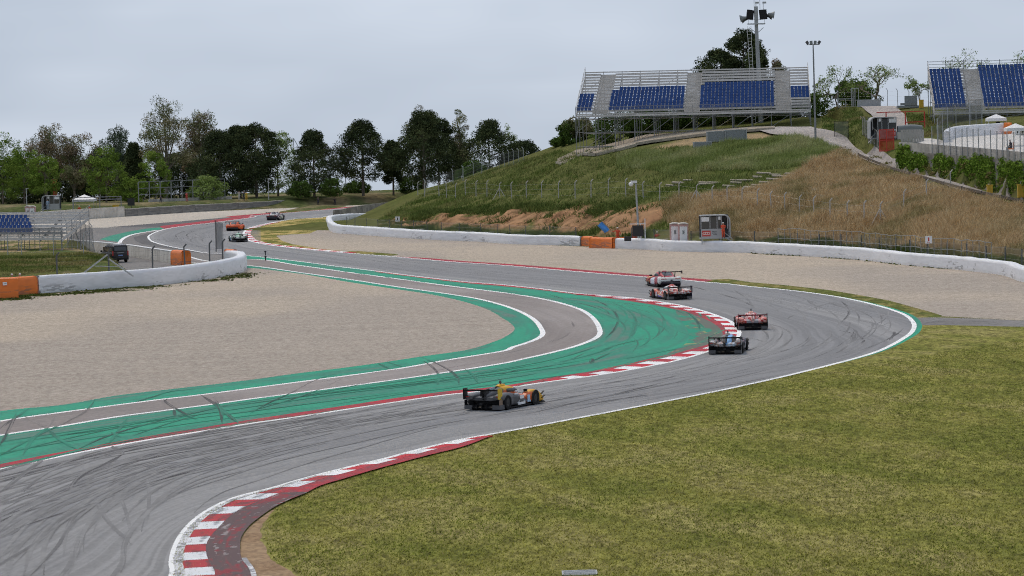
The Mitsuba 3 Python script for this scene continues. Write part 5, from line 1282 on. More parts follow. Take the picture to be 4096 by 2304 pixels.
def limb(m, pts, r0, r1, n=6):
    pts = np.asarray(pts, float)
    for i in range(len(pts) - 1):
        a = r0 + (r1 - r0) * i / (len(pts) - 1); b = r0 + (r1 - r0) * (i + 1) / (len(pts) - 1)
        ax, bx = pts[i], pts[i + 1]
        d = bx - ax; d /= np.linalg.norm(d) + 1e-9
        x = np.cross(d, [0.31, 0.9, 0.2]); x /= np.linalg.norm(x) + 1e-9; y = np.cross(d, x)
        an = np.arange(n) * 2 * math.pi / n
        ring = np.cos(an)[:, None] * x + np.sin(an)[:, None] * y
        v = np.vstack([ax + ring * a, bx + ring * b]); f = [[j, (j + 1) % n, n + (j + 1) % n] for j in range(n)] + [[j, n + (j + 1) % n, n + j] for j in range(n)]
        m.add(trimesh.Trimesh(v, f, process=False))


PINE = [(0.032, 0.043, 0.019), (0.044, 0.057, 0.025), (0.060, 0.071, 0.030), (0.025, 0.034, 0.017)]
OLIVE = [(0.115, 0.128, 0.055), (0.145, 0.142, 0.068), (0.095, 0.110, 0.050), (0.160, 0.140, 0.078)]
RUST = [(0.150, 0.125, 0.072), (0.125, 0.125, 0.062), (0.105, 0.118, 0.052), (0.158, 0.118, 0.080)]
BLUEGREEN = [(0.065, 0.085, 0.055), (0.085, 0.105, 0.068), (0.055, 0.072, 0.045)]
FRESH = [(0.105, 0.158, 0.026), (0.135, 0.185, 0.036), (0.075, 0.115, 0.022)]
SPRING = [(0.15, 0.20, 0.055), (0.11, 0.15, 0.042), (0.17, 0.21, 0.075)]
DARKGREEN = [(0.045, 0.075, 0.016), (0.060, 0.095, 0.022), (0.035, 0.055, 0.014)]


def tree(name, label, base, h, w, kind, seed, group=None, lean=0.0, clear=None):
    """A thing with a trunk (and its limbs) and a crown."""
    rng = np.random.default_rng(seed); b = np.array(base, float); w = w * (1.0 if kind == 'twig' else 1.5 if kind in ('euc', 'rust', 'blue') else 1.18)
    root = thing(name, label, 'tree', group)
    m = MB()
    if kind in ('pine', 'pine_dark', 'cone'):
        c0 = clear if clear is not None else 0.16
        n = int(115 + 13 * w)
        t = rng.uniform(0, 1, n) ** 0.85
        prof = (np.sin(np.pi * np.clip(0.20 + 0.76 * t, 0, 1)) ** 0.75) if kind != 'cone' else (1.02 - t) ** 0.8
        lob = 1 + 0.28 * np.sin(rng.uniform(0, 6.28) + 7 * t) + 0.12 * rng.normal(size=n)
        an = rng.uniform(0, 2 * np.pi, n); rr = w / 2 * prof * lob * (0.45 + 0.55 * rng.uniform(0, 1, n) ** 0.5)
        z = h * (c0 + (1 - c0) * t) - 0.03 * h
        cen = b + np.stack([rr * np.cos(an) + lean * z / h * w, rr * np.sin(an), z], -1)
        rad = (0.085 * w + 0.30) * rng.uniform(0.75, 1.35, n)
        v, f, col = leaves(cen, rad, 85, 0.31, rng, PINE, 0.3, squash=0.72)
        limb(m, [b - [0, 0, .3], b + [lean * w * 0.3, 0, h * 0.45], b + [lean * w * 0.8, 0, h * 0.9]], 0.022 * h, 0.05)
        for i in range(12):
            j = rng.integers(0, n); s = b + [lean * w * 0.3, 0, cen[j, 2] - b[2] - 0.08 * h]; limb(m, [s, (s + cen[j]) / 2 + [0, 0, .2], cen[j]], 0.10, 0.03, 4)
        bark = 'm_bark'
    elif kind in ('euc', 'rust', 'blue'):
        tint = {'euc': OLIVE, 'rust': RUST, 'blue': BLUEGREEN}[kind]
        c0 = clear if clear is not None else 0.30
        cen, rad = [], []
        fork = b + [rng.normal() * .3, 0, h * c0 * 0.8]
        limb(m, [b - [0, 0, .3], fork], 0.018 * h + .06, 0.014 * h, 7)
        nl = int(8 + w * 0.8)
        for i in range(nl):
            a = 2 * np.pi * i / nl + rng.uniform(-.4, .4); t = rng.uniform(c0 + 0.12, 1.0) if i else 1.0
            spread = w / 2 * (np.sin(np.pi * min(0.25 + 0.68 * t, 1)) ** 0.8) * rng.uniform(0.35, 1.0) if i else 0
            tip = b + [spread * np.cos(a), spread * np.sin(a), h * t - 0.5]
            midp = fork + (tip - fork) * 0.55 + rng.normal(size=3) * 0.25 + [0, 0, 0.3]
            limb(m, [fork, midp, tip], 0.008 * h, 0.03, 5)
            for k in range(5):
                q = midp + (tip - midp) * rng.uniform(0.1, 1.05) + rng.normal(size=3) * [0.10 * w, 0.10 * w, 0.05 * h] * 0.8
                cen.append(q); rad.append(rng.uniform(0.06, 0.10) * w + 0.4)
        v, f, col = leaves(np.array(cen), np.array(rad), 150, 0.27, rng, tint, 0.25, droop=0.5, squash=0.8)
        bark = 'm_pale_bark'
    elif kind in ('fresh', 'spring', 'shrub'):
        tint = {'fresh': FRESH, 'spring': SPRING, 'shrub': DARKGREEN}[kind]
        c0 = clear if clear is not None else (0.12 if kind != 'shrub' else 0.0)
        n = int(30 + 9 * w)
        t = rng.uniform(0, 1, n); prof = np.sin(np.pi * np.clip(0.18 + 0.74 * t, 0, 1)) ** 0.7
        an = rng.uniform(0, 2 * np.pi, n); rr = w / 2 * prof * (0.4 + 0.6 * rng.uniform(0, 1, n) ** 0.5) * (1 + 0.15 * rng.normal(size=n))
        cen = b + np.stack([rr * np.cos(an), rr * np.sin(an), h * (c0 + (0.97 - c0) * t)], -1)
        v, f, col = leaves(cen, (0.08 * w + 0.28) * rng.uniform(0.6, 1.3, n), 80, 0.27, rng, tint, 0.25, squash=0.85)
        limb(m, [b - [0, 0, .3], b + [0, 0, h * 0.6]], 0.016 * h + .04, 0.05)
        for i in range(9):
            j = rng.integers(0, n); s = b + [0, 0, max(0.3, (cen[j, 2] - b[2]) * 0.55)]; limb(m, [s, cen[j]], 0.07, 0.02, 4)
        bark = 'm_bark'
    else:  # 'twig': an open crown of thin crooked branches with few young leaves
        cen = []

        def grow(p, d, L, r, depth):
            q = p + d * L * 0.5 + rng.normal(size=3) * L * 0.06; e = q + (d + rng.normal(size=3) * 0.25) * L * 0.5
            limb(m, [p, q, e], r, r * 0.6, 4 if depth else 5)
            if depth >= 4: cen.append(e); return
            if depth >= 2: cen.append(e)
            for _ in range(3 if depth < 3 else 2):
                nd = d + rng.normal(size=3) * [0.75, 0.75, 0.38] + [0, 0, 0.02]; nd /= np.linalg.norm(nd)
                grow(e, nd, L * rng.uniform(0.62, 0.85), r * 0.58, depth + 1)
        grow(b - [0, 0, .2], np.array([0, 0, 1.0]), h * 0.30, 0.020 * h + .03, 0)
        cen = np.array(cen)
        sp = np.percentile(np.abs(cen[:, 0] - b[0]), 95) + 1e-6
        sx, sz = (w / 2) / sp, (h * 0.97) / (cen[:, 2].max() - b[2])
        S_ = np.array([sx, sx, sz])
        for g_ in m.m: g_.vertices[:] = b + (g_.vertices - b) * S_
        cen = b + (cen - b) * S_
        v, f, col = leaves(cen, np.full(len(cen), 0.065 * w + .14), 15, 0.22, rng, SPRING, 0.2)
        bark = 'm_bark'
    add('trunk', m.mesh(), bark, root)
    add('crown', (v, f), 'm_leaf', root, color=col)
    return root


F_LINE = 'trees standing behind the far tyre wall'
TREES = [  # (label, kind, position of the foot, height and width in metres, seed, kwargs)
    ('tall olive gum tree with an open rounded crown, highest of the far trees', 'euc', [(-66.555,648,1.567)], 19.6, 8.6, 1, dict(clear=0.34)),
    ('brownish gum tree leaning beside the highest gum tree', 'rust', [(-60.508,655,1.289)], 18.3, 7.0, 2, dict(clear=0.30)),
    ('dark pine beside the brownish gum tree, left end of the big pine clump', 'pine', [(-55.247,640,1.471)], 13.4, 8.2, 3, dict(clear=0.12)),
    ('broad dark pine in the middle of the big pine clump', 'pine', [(-52.004,646,1.354)], 14.2, 9.0, 4, dict(clear=0.12)),
    ('dark pine with a spiky top at the right end of the big pine clump', 'pine', [(-48.403,640,1.468)], 14.3, 8.0, 5, dict(clear=0.14)),
    ('pale green leafy tree at the right edge of the big pine clump', 'spring', [(-45.336,655,1.178)], 13.0, 7.4, 6, {}),
    ('pointed dark pine standing between gaps of sky', 'pine', [(-37.367,640,1.902)], 12.4, 7.4, 7, dict(clear=0.10)),
    ('large round dark pine with a clear trunk over the far road', 'pine', [(-28.233,645,1.83)], 14.2, 8.8, 8, dict(clear=0.24)),
    ('thin small pine squeezed between two large pines', 'pine', [(-22.584,650,1.687)], 10.4, 4.2, 9, dict(clear=0.25)),
    ('largest dark pine beside the left foot of the hill', 'pine', [(-16.306,640,1.88)], 15.8, 8.8, 10, dict(clear=0.18)),
    ('dark pine half merged with the largest pine', 'pine', [(-13.747,652,1.605)], 14.6, 7.0, 11, dict(clear=0.18)),
    ('olive gum tree showing its top over the largest pine', 'euc', [(-17.495,668,1.4)], 17.0, 6.6, 12, dict(clear=0.5)),
    ('slim pale gum tree between the largest pine and the hill', 'euc', [(-10.066,655,1.934)], 15.0, 4.6, 13, dict(clear=0.30)),
    ('dark pine rising behind the ridge fence', 'pine', [(-3.814,640,2.813)], 12.6, 8.4, 14, dict(clear=0.10)),
    ('low dark pine behind the ridge fence, lowest on the slope', 'pine', [(2.721,640,2.665)], 8.6, 6.6, 15, dict(clear=0.05)),
    ('bare thin tree behind the ridge fence', 'twig', [(0.063,655,2.482)], 12.6, 3.6, 16, {}),
    ('leafy green tree at the left picture edge', 'fresh', [(-96.914,640,1.504)], 13.8, 7.6, 17, {}),
    ('sparse brownish gum tree near the left edge', 'rust', [(-91.999,665,1.407)], 15.4, 8.0, 18, dict(clear=0.35)),
    ('reddish brown gum tree with a dead looking top', 'rust', [(-85.743,660,1.369)], 13.6, 6.4, 19, dict(clear=0.2)),
    ('blue green gum tree with a narrow tall crown', 'blue', [(-77.434,662,1.217)], 16.0, 6.0, 20, dict(clear=0.32)),
    ('rust coloured small gum tree beside the blue green gum tree', 'rust', [(-81.942,668,1.196)], 11.6, 6.0, 21, dict(clear=0.3)),
    ('dark slender conifer with a reddish tip', 'cone', [(-73.349,655,1.269)], 11.4, 6.2, 22, dict(clear=0.1)),
    ('bright green leafy tree in front of the blue green gum tree', 'fresh', [(-75.941,630,1.618)], 10.4, 6.4, 23, {}),
    ('bright green tree second from the left edge', 'fresh', [(-92.224,636,1.711)], 11.0, 6.4, 24, {}),
    ('light green tree beside the marshal hut on the far left', 'fresh', [(-87.742,632,1.694)], 9.0, 5.4, 25, dict(clear=0.25)),
    ('light green tree in front of the highest gum tree', 'fresh', [(-67.082,634,1.559)], 9.6, 4.8, 26, {}),
    ('green bush left of the empty sign frame', 'fresh', [(-70.998,628,1.697)], 4.4, 3.6, 27, dict(clear=0.0)),
    ('light green bush behind the right end of the empty sign frame', 'spring', [(-57.264,632,1.453)], 4.4, 6.0, 28, dict(clear=0.0)),
    ('dark pine filling the gap behind the reddish gum tree', 'pine', [(-89.215,675,1.137)], 9.2, 8.0, 29, dict(clear=0.02)),
    ('dark pine behind the bright green tree and the slender conifer', 'pine', [(-76.666,676,0.831)], 8.8, 8.4, 30, dict(clear=0.02)),
    ('dark pine behind the two gum trees', 'pine', [(-67.103,680,0.693)], 9.4, 8.4, 31, dict(clear=0.02)),
    ('dark pine behind the leafy tree at the left edge', 'pine', [(-100.704,680,0.971)], 9.0, 8.4, 32, dict(clear=0.02)),
    ('dark pine behind the second tree from the left edge', 'pine', [(-96.564,685,0.771)], 8.2, 8.0, 33, dict(clear=0.02)),
    ('dark pine behind the rust coloured small gum tree', 'pine', [(-85.198,680,0.78)], 8.4, 8.0, 34, dict(clear=0.02)),
    ('dark low pine behind the brownish gum tree', 'pine', [(-62.381,684,0.504)], 8.6, 7.0, 35, dict(clear=0.02)),
    ('dark low bush at the foot of the pointed pine', 'shrub', [(-39.651,634,2.067)], 2.6, 4.0, 36, {}),
    ('dark low bush right of the pointed pine', 'shrub', [(-33.926,634,2.087)], 3.0, 3.6, 37, {}),
    ('dark low bush left of the round pine with the clear trunk', 'shrub', [(-30.747,668,1.463)], 2.6, 4.4, 38, {}),
    ('dark low bush below the largest pine', 'shrub', [(-19.403,660,1.51)], 3.4, 5.0, 39, {}),
    ('bush at the top of the ridge fence', 'shrub', [(-6.112,560,4.96)], 3.4, 4.2, 40, {}),
]
for lab, kind, pos, h, w, seed, kw in TREES:
    tree({'pine': 'pine_tree', 'cone': 'conifer', 'euc': 'gum_tree', 'rust': 'gum_tree', 'blue': 'gum_tree', 'twig': 'bare_tree', 'shrub': 'bush'}.get(kind, 'leafy_tree') if 'bush' not in lab else 'bush', lab, pos[0], h, w, kind, seed, F_LINE, **kw)
HILL_TREES = [
    ('broad dark pine rising behind the hilltop grandstand beside the floodlight mast', 'pine', [(33.155,474,19.842)], 6.9, 5.4, 51, dict(clear=-0.3, lean=0.08)),
    ('dark sloping pine rising lower behind the hilltop grandstand', 'pine', [(30.488,478,19.966)], 4.2, 6.0, 52, dict(clear=-0.3)),
    ('dark pine just right of the floodlight mast', 'pine', [(35.049,470,19.736)], 4.4, 2.8, 53, dict(clear=-0.3)),
    ('small brown tree tip above the right part of the hilltop grandstand', 'rust', [(38.775,476,20.028)], 3.0, 2.2, 54, dict(clear=0.0)),
    ('small dark tree left of the hilltop grandstand', 'shrub', [(9.021,500,10.607)], 3.8, 3.0, 55, {}),
    ('olive tree behind the left legs of the hilltop grandstand', 'euc', [(10.806,500,10.804)], 4.6, 3.6, 56, dict(clear=0.1)),
    ('dark bush lowest at the left of the hilltop grandstand', 'shrub', [(7.668,505,10.375)], 1.6, 2.2, 57, {}),
    ('budding tree right of the tall lamp post', 'twig', [(46.238,470,15.697)], 5.8, 6.6, 58, {}),
    ('budding tree above the sloping access road', 'twig', [(51.649,468,15.558)], 5.6, 6.6, 59, {}),
    ('small budding tree beside the grandstand at the right edge', 'twig', [(57.405,466,15.744)], 4.0, 4.0, 60, {}),
    ('large budding tree showing above the grandstand at the right edge', 'twig', [(63.48,465,16.81)], 6.4, 7.2, 61, {}),
    ('budding tree at the far right above the blue seats', 'twig', [(70.485,465,16.651)], 6.2, 6.8, 62, {}),
    ('budding tree half hidden by the right end of the hilltop grandstand', 'twig', [(43.146,474,15.798)], 4.6, 4.4, 63, {}),
    ('dark olive bush behind the budding trees', 'shrub', [(48.67,478,15.703)], 3.6, 4.4, 64, {}),
    ('rounded olive bush between the two budding trees', 'shrub', [(50.386,476,15.649)], 3.4, 3.8, 65, {}),
]
for k, (u_) in enumerate([(15.585,468,12.104),(19.206,468,12.577),(22.824,468,12.883),(26.44,468,13.134),(29.992,467,13.384),(33.526,466,13.523),(37.044,465,13.661),(40.272,464,13.805)]):  # bushes added behind the scaffold to darken the space under the deck
    HILL_TREES.append((['dark bush added to darken what is seen through the scaffold of the hilltop grandstand, first from its left', 'dark bush added to darken what is seen through the scaffold of the hilltop grandstand, second from its left', 'dark bush added to darken what is seen through the scaffold of the hilltop grandstand, third from its left', 'dark bush added to darken what is seen through the scaffold of the hilltop grandstand, left of its middle',
                        'dark bush added to darken what is seen through the scaffold of the hilltop grandstand, right of its middle', 'dark bush added to darken what is seen through the scaffold of the hilltop grandstand, third from its right', 'dark bush added to darken what is seen through the scaffold of the hilltop grandstand, second from its right', 'dark bush added to darken what is seen through the scaffold of the hilltop grandstand, first from its right'][k], 'shrub', [u_], 4.0, 6.4, 80 + k, {}))
for lab, kind, pos, h, w, seed, kw in HILL_TREES:
    q = pos[0]; zb = float(hz(q[0], q[1]))
    if kw.get('clear', 0) == -0.3:       # only the upper part of these stands above the benches
        hh = q[2] + h - zb; kw = dict(kw, clear=0.12)
        tree('pine_tree', lab, (q[0], q[1], zb), hh, w, kind, seed, 'trees on the hilltop', **kw)
    else:
        hh = max(1.0, q[2] + h - zb) if kind != 'shrub' or 'seen through' not in lab else h
        tree({'pine': 'pine_tree', 'twig': 'budding_tree', 'shrub': 'bush'}.get(kind, 'hill_tree'), lab, (q[0], q[1], zb), hh, w, kind, seed, 'trees on the hilltop', **kw)


# ---- grasses: blades as single tapering triangles
def blades(P_, h, w, rng, cols, lean=0.35, wind=(0.15, 0.0)):
    n = len(P_)
    a = rng.uniform(0, 2 * np.pi, n); s = np.stack([np.cos(a), np.sin(a), 0 * a], -1) * (w / 2)[:, None]
    tip = P_ + np.stack([rng.normal(size=n) * lean * h + wind[0] * h, rng.normal(size=n) * lean * h + wind[1] * h, h], -1)
    v = np.stack([P_ - s, P_ + s, tip], 1).reshape(-1, 3)
    return v, np.arange(3 * n).reshape(-1, 3), np.repeat(cols, 3, 0)


def scatter(poly, n, rng, clump=0.0):
    x0, y0, x1, y1 = poly.bounds
    k = int(n * poly.envelope.area / poly.area * 1.05) + 50
    P_ = np.column_stack([rng.uniform(x0, x1, k), rng.uniform(y0, y1, k)])
    if clump:
        P_ = P_[meshkit.fbm(np.column_stack([P_ * 0.45, np.zeros(k)]), 3, 77) > rng.uniform(0.5 - clump, 0.5 + clump, k)]
    P_ = P_[shapely.contains_xy(poly, P_[:, 0], P_[:, 1])][:n]
    return np.column_stack([P_, hz(P_[:, 0], P_[:, 1]) - 0.03])


def meadow(name, poly, n, hr, wr, tints, seed, label, lean=0.35, clump=0.0, vary=0.3, wind=(0.15, 0)):
    rng = np.random.default_rng(seed); P_ = scatter(poly, n, rng, clump); n = len(P_)
    t = np.asarray(tints, float)
    f = meshkit.fbm(np.column_stack([P_[:, :2] * 0.22, np.zeros(n)]), 4, seed)
    g = np.clip((f - 0.3) / 0.4, 0, 0.999) * 0.8 + rng.uniform(0, 0.2, n)
    x = g * (len(t) - 1); i = np.minimum(x.astype(int), len(t) - 2); fr_ = (x - i)[:, None]
    cols = 1.65 * (t[i] * (1 - fr_) + t[i + 1] * fr_) * rng.uniform(1 - vary, 1 + vary, (n, 1))
    hmul = 0.6 + 0.8 * meshkit.noise(np.column_stack([P_[:, :2] * 0.5, np.zeros(n)]), seed + 1)
    v, fc, c = blades(P_, rng.uniform(*hr, n) * hmul, rng.uniform(*wr, n), rng, cols, lean, wind)
    key = add(name, (v, fc), 'm_leaf', color=c)
    return tag(key, label, 'grass', kind='stuff')


hill_all = zone([(-16.093,495.75,2.485),(-13.321,503.75,3.921),(-9.168,507.75,5.379),(-4.901,506.5,6.806),(1.149,503.75,8.617),(7.055,496,10.199),(9.123,481.25,9.948),(14.558,438.5,10.087),(21.597,433.25,10.627),(28.996,428.5,10.837),(35.385,425.75,11.056),(38.867,419.75,10.696),(41.305,395.75,8.662),(43.591,375.25,7.098),(46.25,348.5,5.74),(51.362,334.5,4.367),(44.65,291.25,0.96),(37.753,313.25,0.835),(29.232,344.25,0.924),(18.116,367.5,1.054),(5.411,396.5,0.425),(-9.294,423,0.422),(-17.497,453.75,0.481),(-18.943,477.25,0.918)])
green_zone = hill_all.difference(Z_BROWN).difference(Z_DIRT).difference(Z_SLIDE.buffer(-.2))
meadow('dry_grass', Z_BROWN.difference(PATH.buffer(0.5)), 120000, (0.5, 1.15), (0.05, 0.10), [(0.175, 0.155, 0.066), (0.285, 0.220, 0.120), (0.37, 0.285, 0.165), (0.30, 0.215, 0.118), (0.43, 0.345, 0.21)], 3, 'tall dry straw coloured grass on the right slope of the hill', lean=0.45, vary=0.35)
meadow('hill_grass', green_zone, 110000, (0.22, 0.55), (0.06, 0.12), [(0.060, 0.085, 0.020), (0.100, 0.130, 0.032), (0.130, 0.145, 0.048), (0.085, 0.110, 0.030), (0.19, 0.17, 0.07)], 4, 'rough green grass and weeds on the hill', lean=0.5, clump=0.25)
meadow('hill_grass', zone([(45.253,485.25,15.262),(47.802,456.75,15.288),(47.135,433.5,13.235),(45.935,413.75,11.245),(45.254,404.75,10.222),(44.935,416,10.375),(43.406,430,11.525),(40.923,436,12.452)]).union(zone([(52.837,444.5,14.454),(54.74,432.5,13.983),(55.919,420.25,13.099),(54.091,414,12.287),(51.425,404.75,11.378),(50.119,413.75,11.739),(51.257,429.25,13.13)])), 26000, (0.15, 0.4), (0.06, 0.13), [(0.058, 0.085, 0.020), (0.090, 0.120, 0.030), (0.12, 0.135, 0.045), (0.20, 0.15, 0.07)], 14, 'bright green grass on the banks beside the access road', lean=0.6, clump=0.25)
meadow('tall_grass', Z_TALL.union(zone([(20.52,413,7.412),(17.933,421,8.119),(14.238,430,8.36),(14.434,435.25,9.335),(18.373,430.5,9.692),(21.224,426.25,9.505)])).buffer(0.5), 42000, (0.6, 1.1), (0.06, 0.10), [(0.115, 0.148, 0.042), (0.175, 0.200, 0.068), (0.225, 0.238, 0.108), (0.28, 0.265, 0.13)], 5, 'tall pale green grass on the crest below the grandstand', lean=0.3)
meadow('weeds', zone([(-14.321,456.25,1.151),(-10.512,456.25,1.715),(-4.394,441.5,2.372),(0.829,427,2.913),(7.681,413.25,3.38),(14.676,390.25,4.031),(15.213,404.25,4.186),(7.76,416.75,3.941),(0.859,432.5,3.604),(-7.263,458.25,2.843),(-13.58,469,1.906)]).union(zone([(-15.294,452.5,0.628),(-4.231,420.75,0.976),(5.487,401.25,0.75),(14.138,377.75,1.09),(15.633,370.75,1.008),(5.388,395,0.332),(-4.202,416.25,0.414),(-15.115,446.75,0.15)])), 26000, (0.35, 0.8), (0.08, 0.16), [(0.030, 0.050, 0.012), (0.060, 0.085, 0.022), (0.10, 0.12, 0.035), (0.05, 0.07, 0.018)], 6, 'dark leafy weeds along the top and the foot of the earth cut', lean=0.5, clump=0.3)
meadow('cut_weeds', Z_DIRT, 5500, (0.25, 0.6), (0.10, 0.2), [(0.045, 0.065, 0.016), (0.085, 0.10, 0.03), (0.13, 0.125, 0.05)], 16, 'patches of weeds growing on the reddish earth cut', lean=0.6, clump=0.12)
foot_zone = zone([(23.936,356.75,0.753),(29.12,343,0.682),(35.089,323,0.541),(40.144,303.25,0.604),(44.026,287.25,0.443),(44.65,291.25,0.96),(40.487,305.75,1.228),(35.508,326.75,1.094),(29.345,345.5,1.249),(24.117,359.25,1.35)])
meadow('foot_grass', foot_zone, 22000, (0.2, 0.45), (0.06, 0.12), [(0.055, 0.075, 0.018), (0.095, 0.11, 0.03), (0.17, 0.15, 0.06)], 7, 'short green grass at the foot of the dry slope behind the barrier', lean=0.5)
bank_zone = zone([(-45.91,300,1.075),(-43.26,304,1.203),(-40.212,311.25,1.197),(-41.838,368,-0.402),(-44.813,386.25,-0.408),(-44.346,356.75,1.115),(-49.051,354,1.322),(-53.646,351,1.327)])
meadow('bank_grass', bank_zone, 26000, (0.12, 0.38), (0.04, 0.09), [(0.050, 0.070, 0.018), (0.085, 0.105, 0.028), (0.125, 0.12, 0.04), (0.20, 0.16, 0.075)], 8, 'uneven green grass on the bank behind the left white barrier', lean=0.6, clump=0.25)
# grass tufts at the foot of the left barrier and along edges of the gravel
rg_ = np.random.default_rng(9)
tuft_lines = [(curve([(-42.422,280.107),(-41.456,287.339),(-39.595,290.007),(-38.005,291.054),(-35.463,294.418),(-33.016,296.04)], 1), 0.9, 2600), (curve([(-33.082,296.638),(-31.534,303.033),(-29.192,306.875),(-26.584,313.887),(-26.037,324.668)], 1), 0.9, 1500),
              (curve([(24.81,347.501),(27.39,341.095),(32.227,328.476),(34.337,320.865),(36.698,308.703),(39.154,299.45)], 1), 0.25, 500)]
Pt = []
for ln_, sp_, n_ in tuft_lines:
    s_ = rg_.uniform(0, arclen(ln_)[-1], n_); q = at_len(ln_[:, :2], s_)
    q = q + rg_.normal(size=q.shape) * [sp_, sp_ * 2.0]
    keep = meshkit.fbm(np.column_stack([q * 0.45, np.zeros(n_)]), 3, 5) > 0.47
    Pt.append(q[keep])
Pt = np.vstack(Pt); Pt = np.column_stack([Pt, np.full(len(Pt), -0.01)])
v, f, c = blades(Pt, rg_.uniform(0.06, 0.16, len(Pt)), rg_.uniform(0.12, 0.3, len(Pt)), rg_, np.array([(0.085, 0.105, 0.03)]) * rg_.uniform(0.6, 1.4, (len(Pt), 1)), 1.2)
tag(add('grass_tufts', (v, f), 'm_leaf', color=c), 'thin grass tufts growing along the foot of the left barrier and the gravel edge', 'grass', kind='stuff')

# short blades over the mown lawn, thickest where the picture shows it largest
rl_ = np.random.default_rng(31)
lawn_near = lawn.intersection(Polygon([(-14, 90), (-14, 130), (40, 215), (48, 215), (48, 150), (20, 90)]))
q = np.column_stack([rl_.uniform(-14, 48, 900000), 90 + 125 * rl_.uniform(0, 1, 900000) ** 1.5])
q = q[np.abs(q[:, 0]) < 0.17 * q[:, 1] + 1][:300000]
q = q[shapely.contains_xy(lawn_near, q[:, 0], q[:, 1])]
soil = Polygon(np.vstack([db[:, :2], (db[:, :2] - side(db[:, :2]) * (wv[:, None] + 0.1))[::-1]])).buffer(0)
q = q[~shapely.contains_xy(soil.union(Polygon(np.vstack([edge_right[:400, :2], back[::-1, :2]])).buffer(0)), q[:, 0], q[:, 1])]
pn = np.column_stack([q, np.full(len(q), -0.003)])
g_ = np.clip((meshkit.fbm(np.column_stack([q * [0.5, 0.22], np.zeros(len(q))]), 3, 12) - 0.3) / 0.4, 0, 1)[:, None]
cc = (np.array([0.100, 0.114, 0.017]) * (1 - g_) + np.array([0.170, 0.158, 0.034]) * g_) * rl_.uniform(0.82, 1.18, (len(q), 1)) * 1.98
cc = np.where(rl_.uniform(0, 1, (len(q), 1)) < 0.05, np.array([0.38, 0.32, 0.13]) * rl_.uniform(0.8, 1.2, (len(q), 1)), cc)
v, f, c = blades(pn, rl_.uniform(0.03, 0.075, len(q)), rl_.uniform(0.025, 0.05, len(q)), rl_, cc, 0.7)
tag(add('lawn_grass', (v, f), 'm_leaf', color=c), 'short mown grass of the near lawn', 'grass', kind='stuff')
# ------------------------------------------------------------------ vehicles
def ring(cy, hw, z0, z1, p=0.55, k=20):
    a = (np.arange(k) + 0.5) / k * 2 * np.pi
    c, s = np.cos(a), np.sin(a)
    return np.stack([cy + hw * np.sign(c) * np.abs(c) ** p, (z0 + z1) / 2 + (z1 - z0) / 2 * np.sign(s) * np.abs(s) ** p], -1)


def loft(secs, p=0.55, k=20, fine=3):
    """secs: (x, centre y, half width, bottom z, top z); cross-sections in between are interpolated smoothly."""
    s = np.array(sorted(secs, key=lambda q: q[0]), float)
    t = np.linspace(0, len(s) - 1, (len(s) - 1) * fine + 1)
    q = np.stack([PchipInterpolator(np.arange(len(s)), s[:, j])(t) for j in range(5)], -1)
    V = np.vstack([np.column_stack([np.full(k, r[0]), ring(r[1], r[2], r[3], r[4], p, k)]) for r in q]); m = len(q)
    i, j = np.meshgrid(np.arange(m - 1), np.arange(k), indexing='ij'); a = (i * k + j).ravel(); b = (i * k + (j + 1) % k).ravel()
    f = np.vstack([np.stack([a, b + k, b], 1), np.stack([a, a + k, b + k], 1)])
    caps = [[0, c, c + 1] for c in range(1, k - 1)] + [[(m - 1) * k, (m - 1) * k + c + 1, (m - 1) * k + c] for c in range(1, k - 1)]
    M = trimesh.Trimesh(V, np.vstack([f, caps]), process=False)
    return M


paint('m_tyre', (0.012, 0.012, 0.0125), 0.8, spec=0.25)
paint('m_rim', (0.03, 0.03, 0.032), 0.45, 0.5)
paint('m_carbon', (0.010, 0.010, 0.011), 0.55, spec=0.3)
paint('m_plate', (0.075, 0.075, 0.08), 0.5)
paint('m_glass', (0.030, 0.034, 0.040), 0.06, spec=0.8)
paint('m_pale_glass', (0.16, 0.17, 0.185), 0.08, spec=0.8)
paint('m_lamp_red', (0.42, 0.020, 0.015), 0.3)
bsdf('m_livery', type='principled', base_color={'type': 'mesh_attribute', 'name': 'vertex_color'}, roughness=0.38, clearcoat=0.35, specular=0.35)


def wheel(r, w):
    m = trimesh.creation.revolve(np.array([(r * 0.60, -w / 2), (r * 0.93, -w / 2), (r, -w * 0.38), (r, w * 0.38), (r * 0.93, w / 2), (r * 0.60, w / 2)]), sections=24)
    rim = trimesh.util.concatenate([trimesh.creation.cylinder(r * 0.16, w * 0.9, sections=10)] + [MB().box((r * 0.36, 0, w * 0.33), (r * 0.52, r * 0.13, 0.03), rz=0).mesh().apply_transform(trimesh.transformations.rotation_matrix(a, (0, 0, 1))) for a in np.arange(7) * 2 * np.pi / 7] + [trimesh.creation.annulus(r * 0.54, r * 0.62, w * 0.86, sections=24), trimesh.creation.cylinder(r * 0.60, w * 0.84, sections=20)])
    R = trimesh.transformations.rotation_matrix(math.pi / 2, (1, 0, 0))
    return m.apply_transform(R), rim.apply_transform(R)


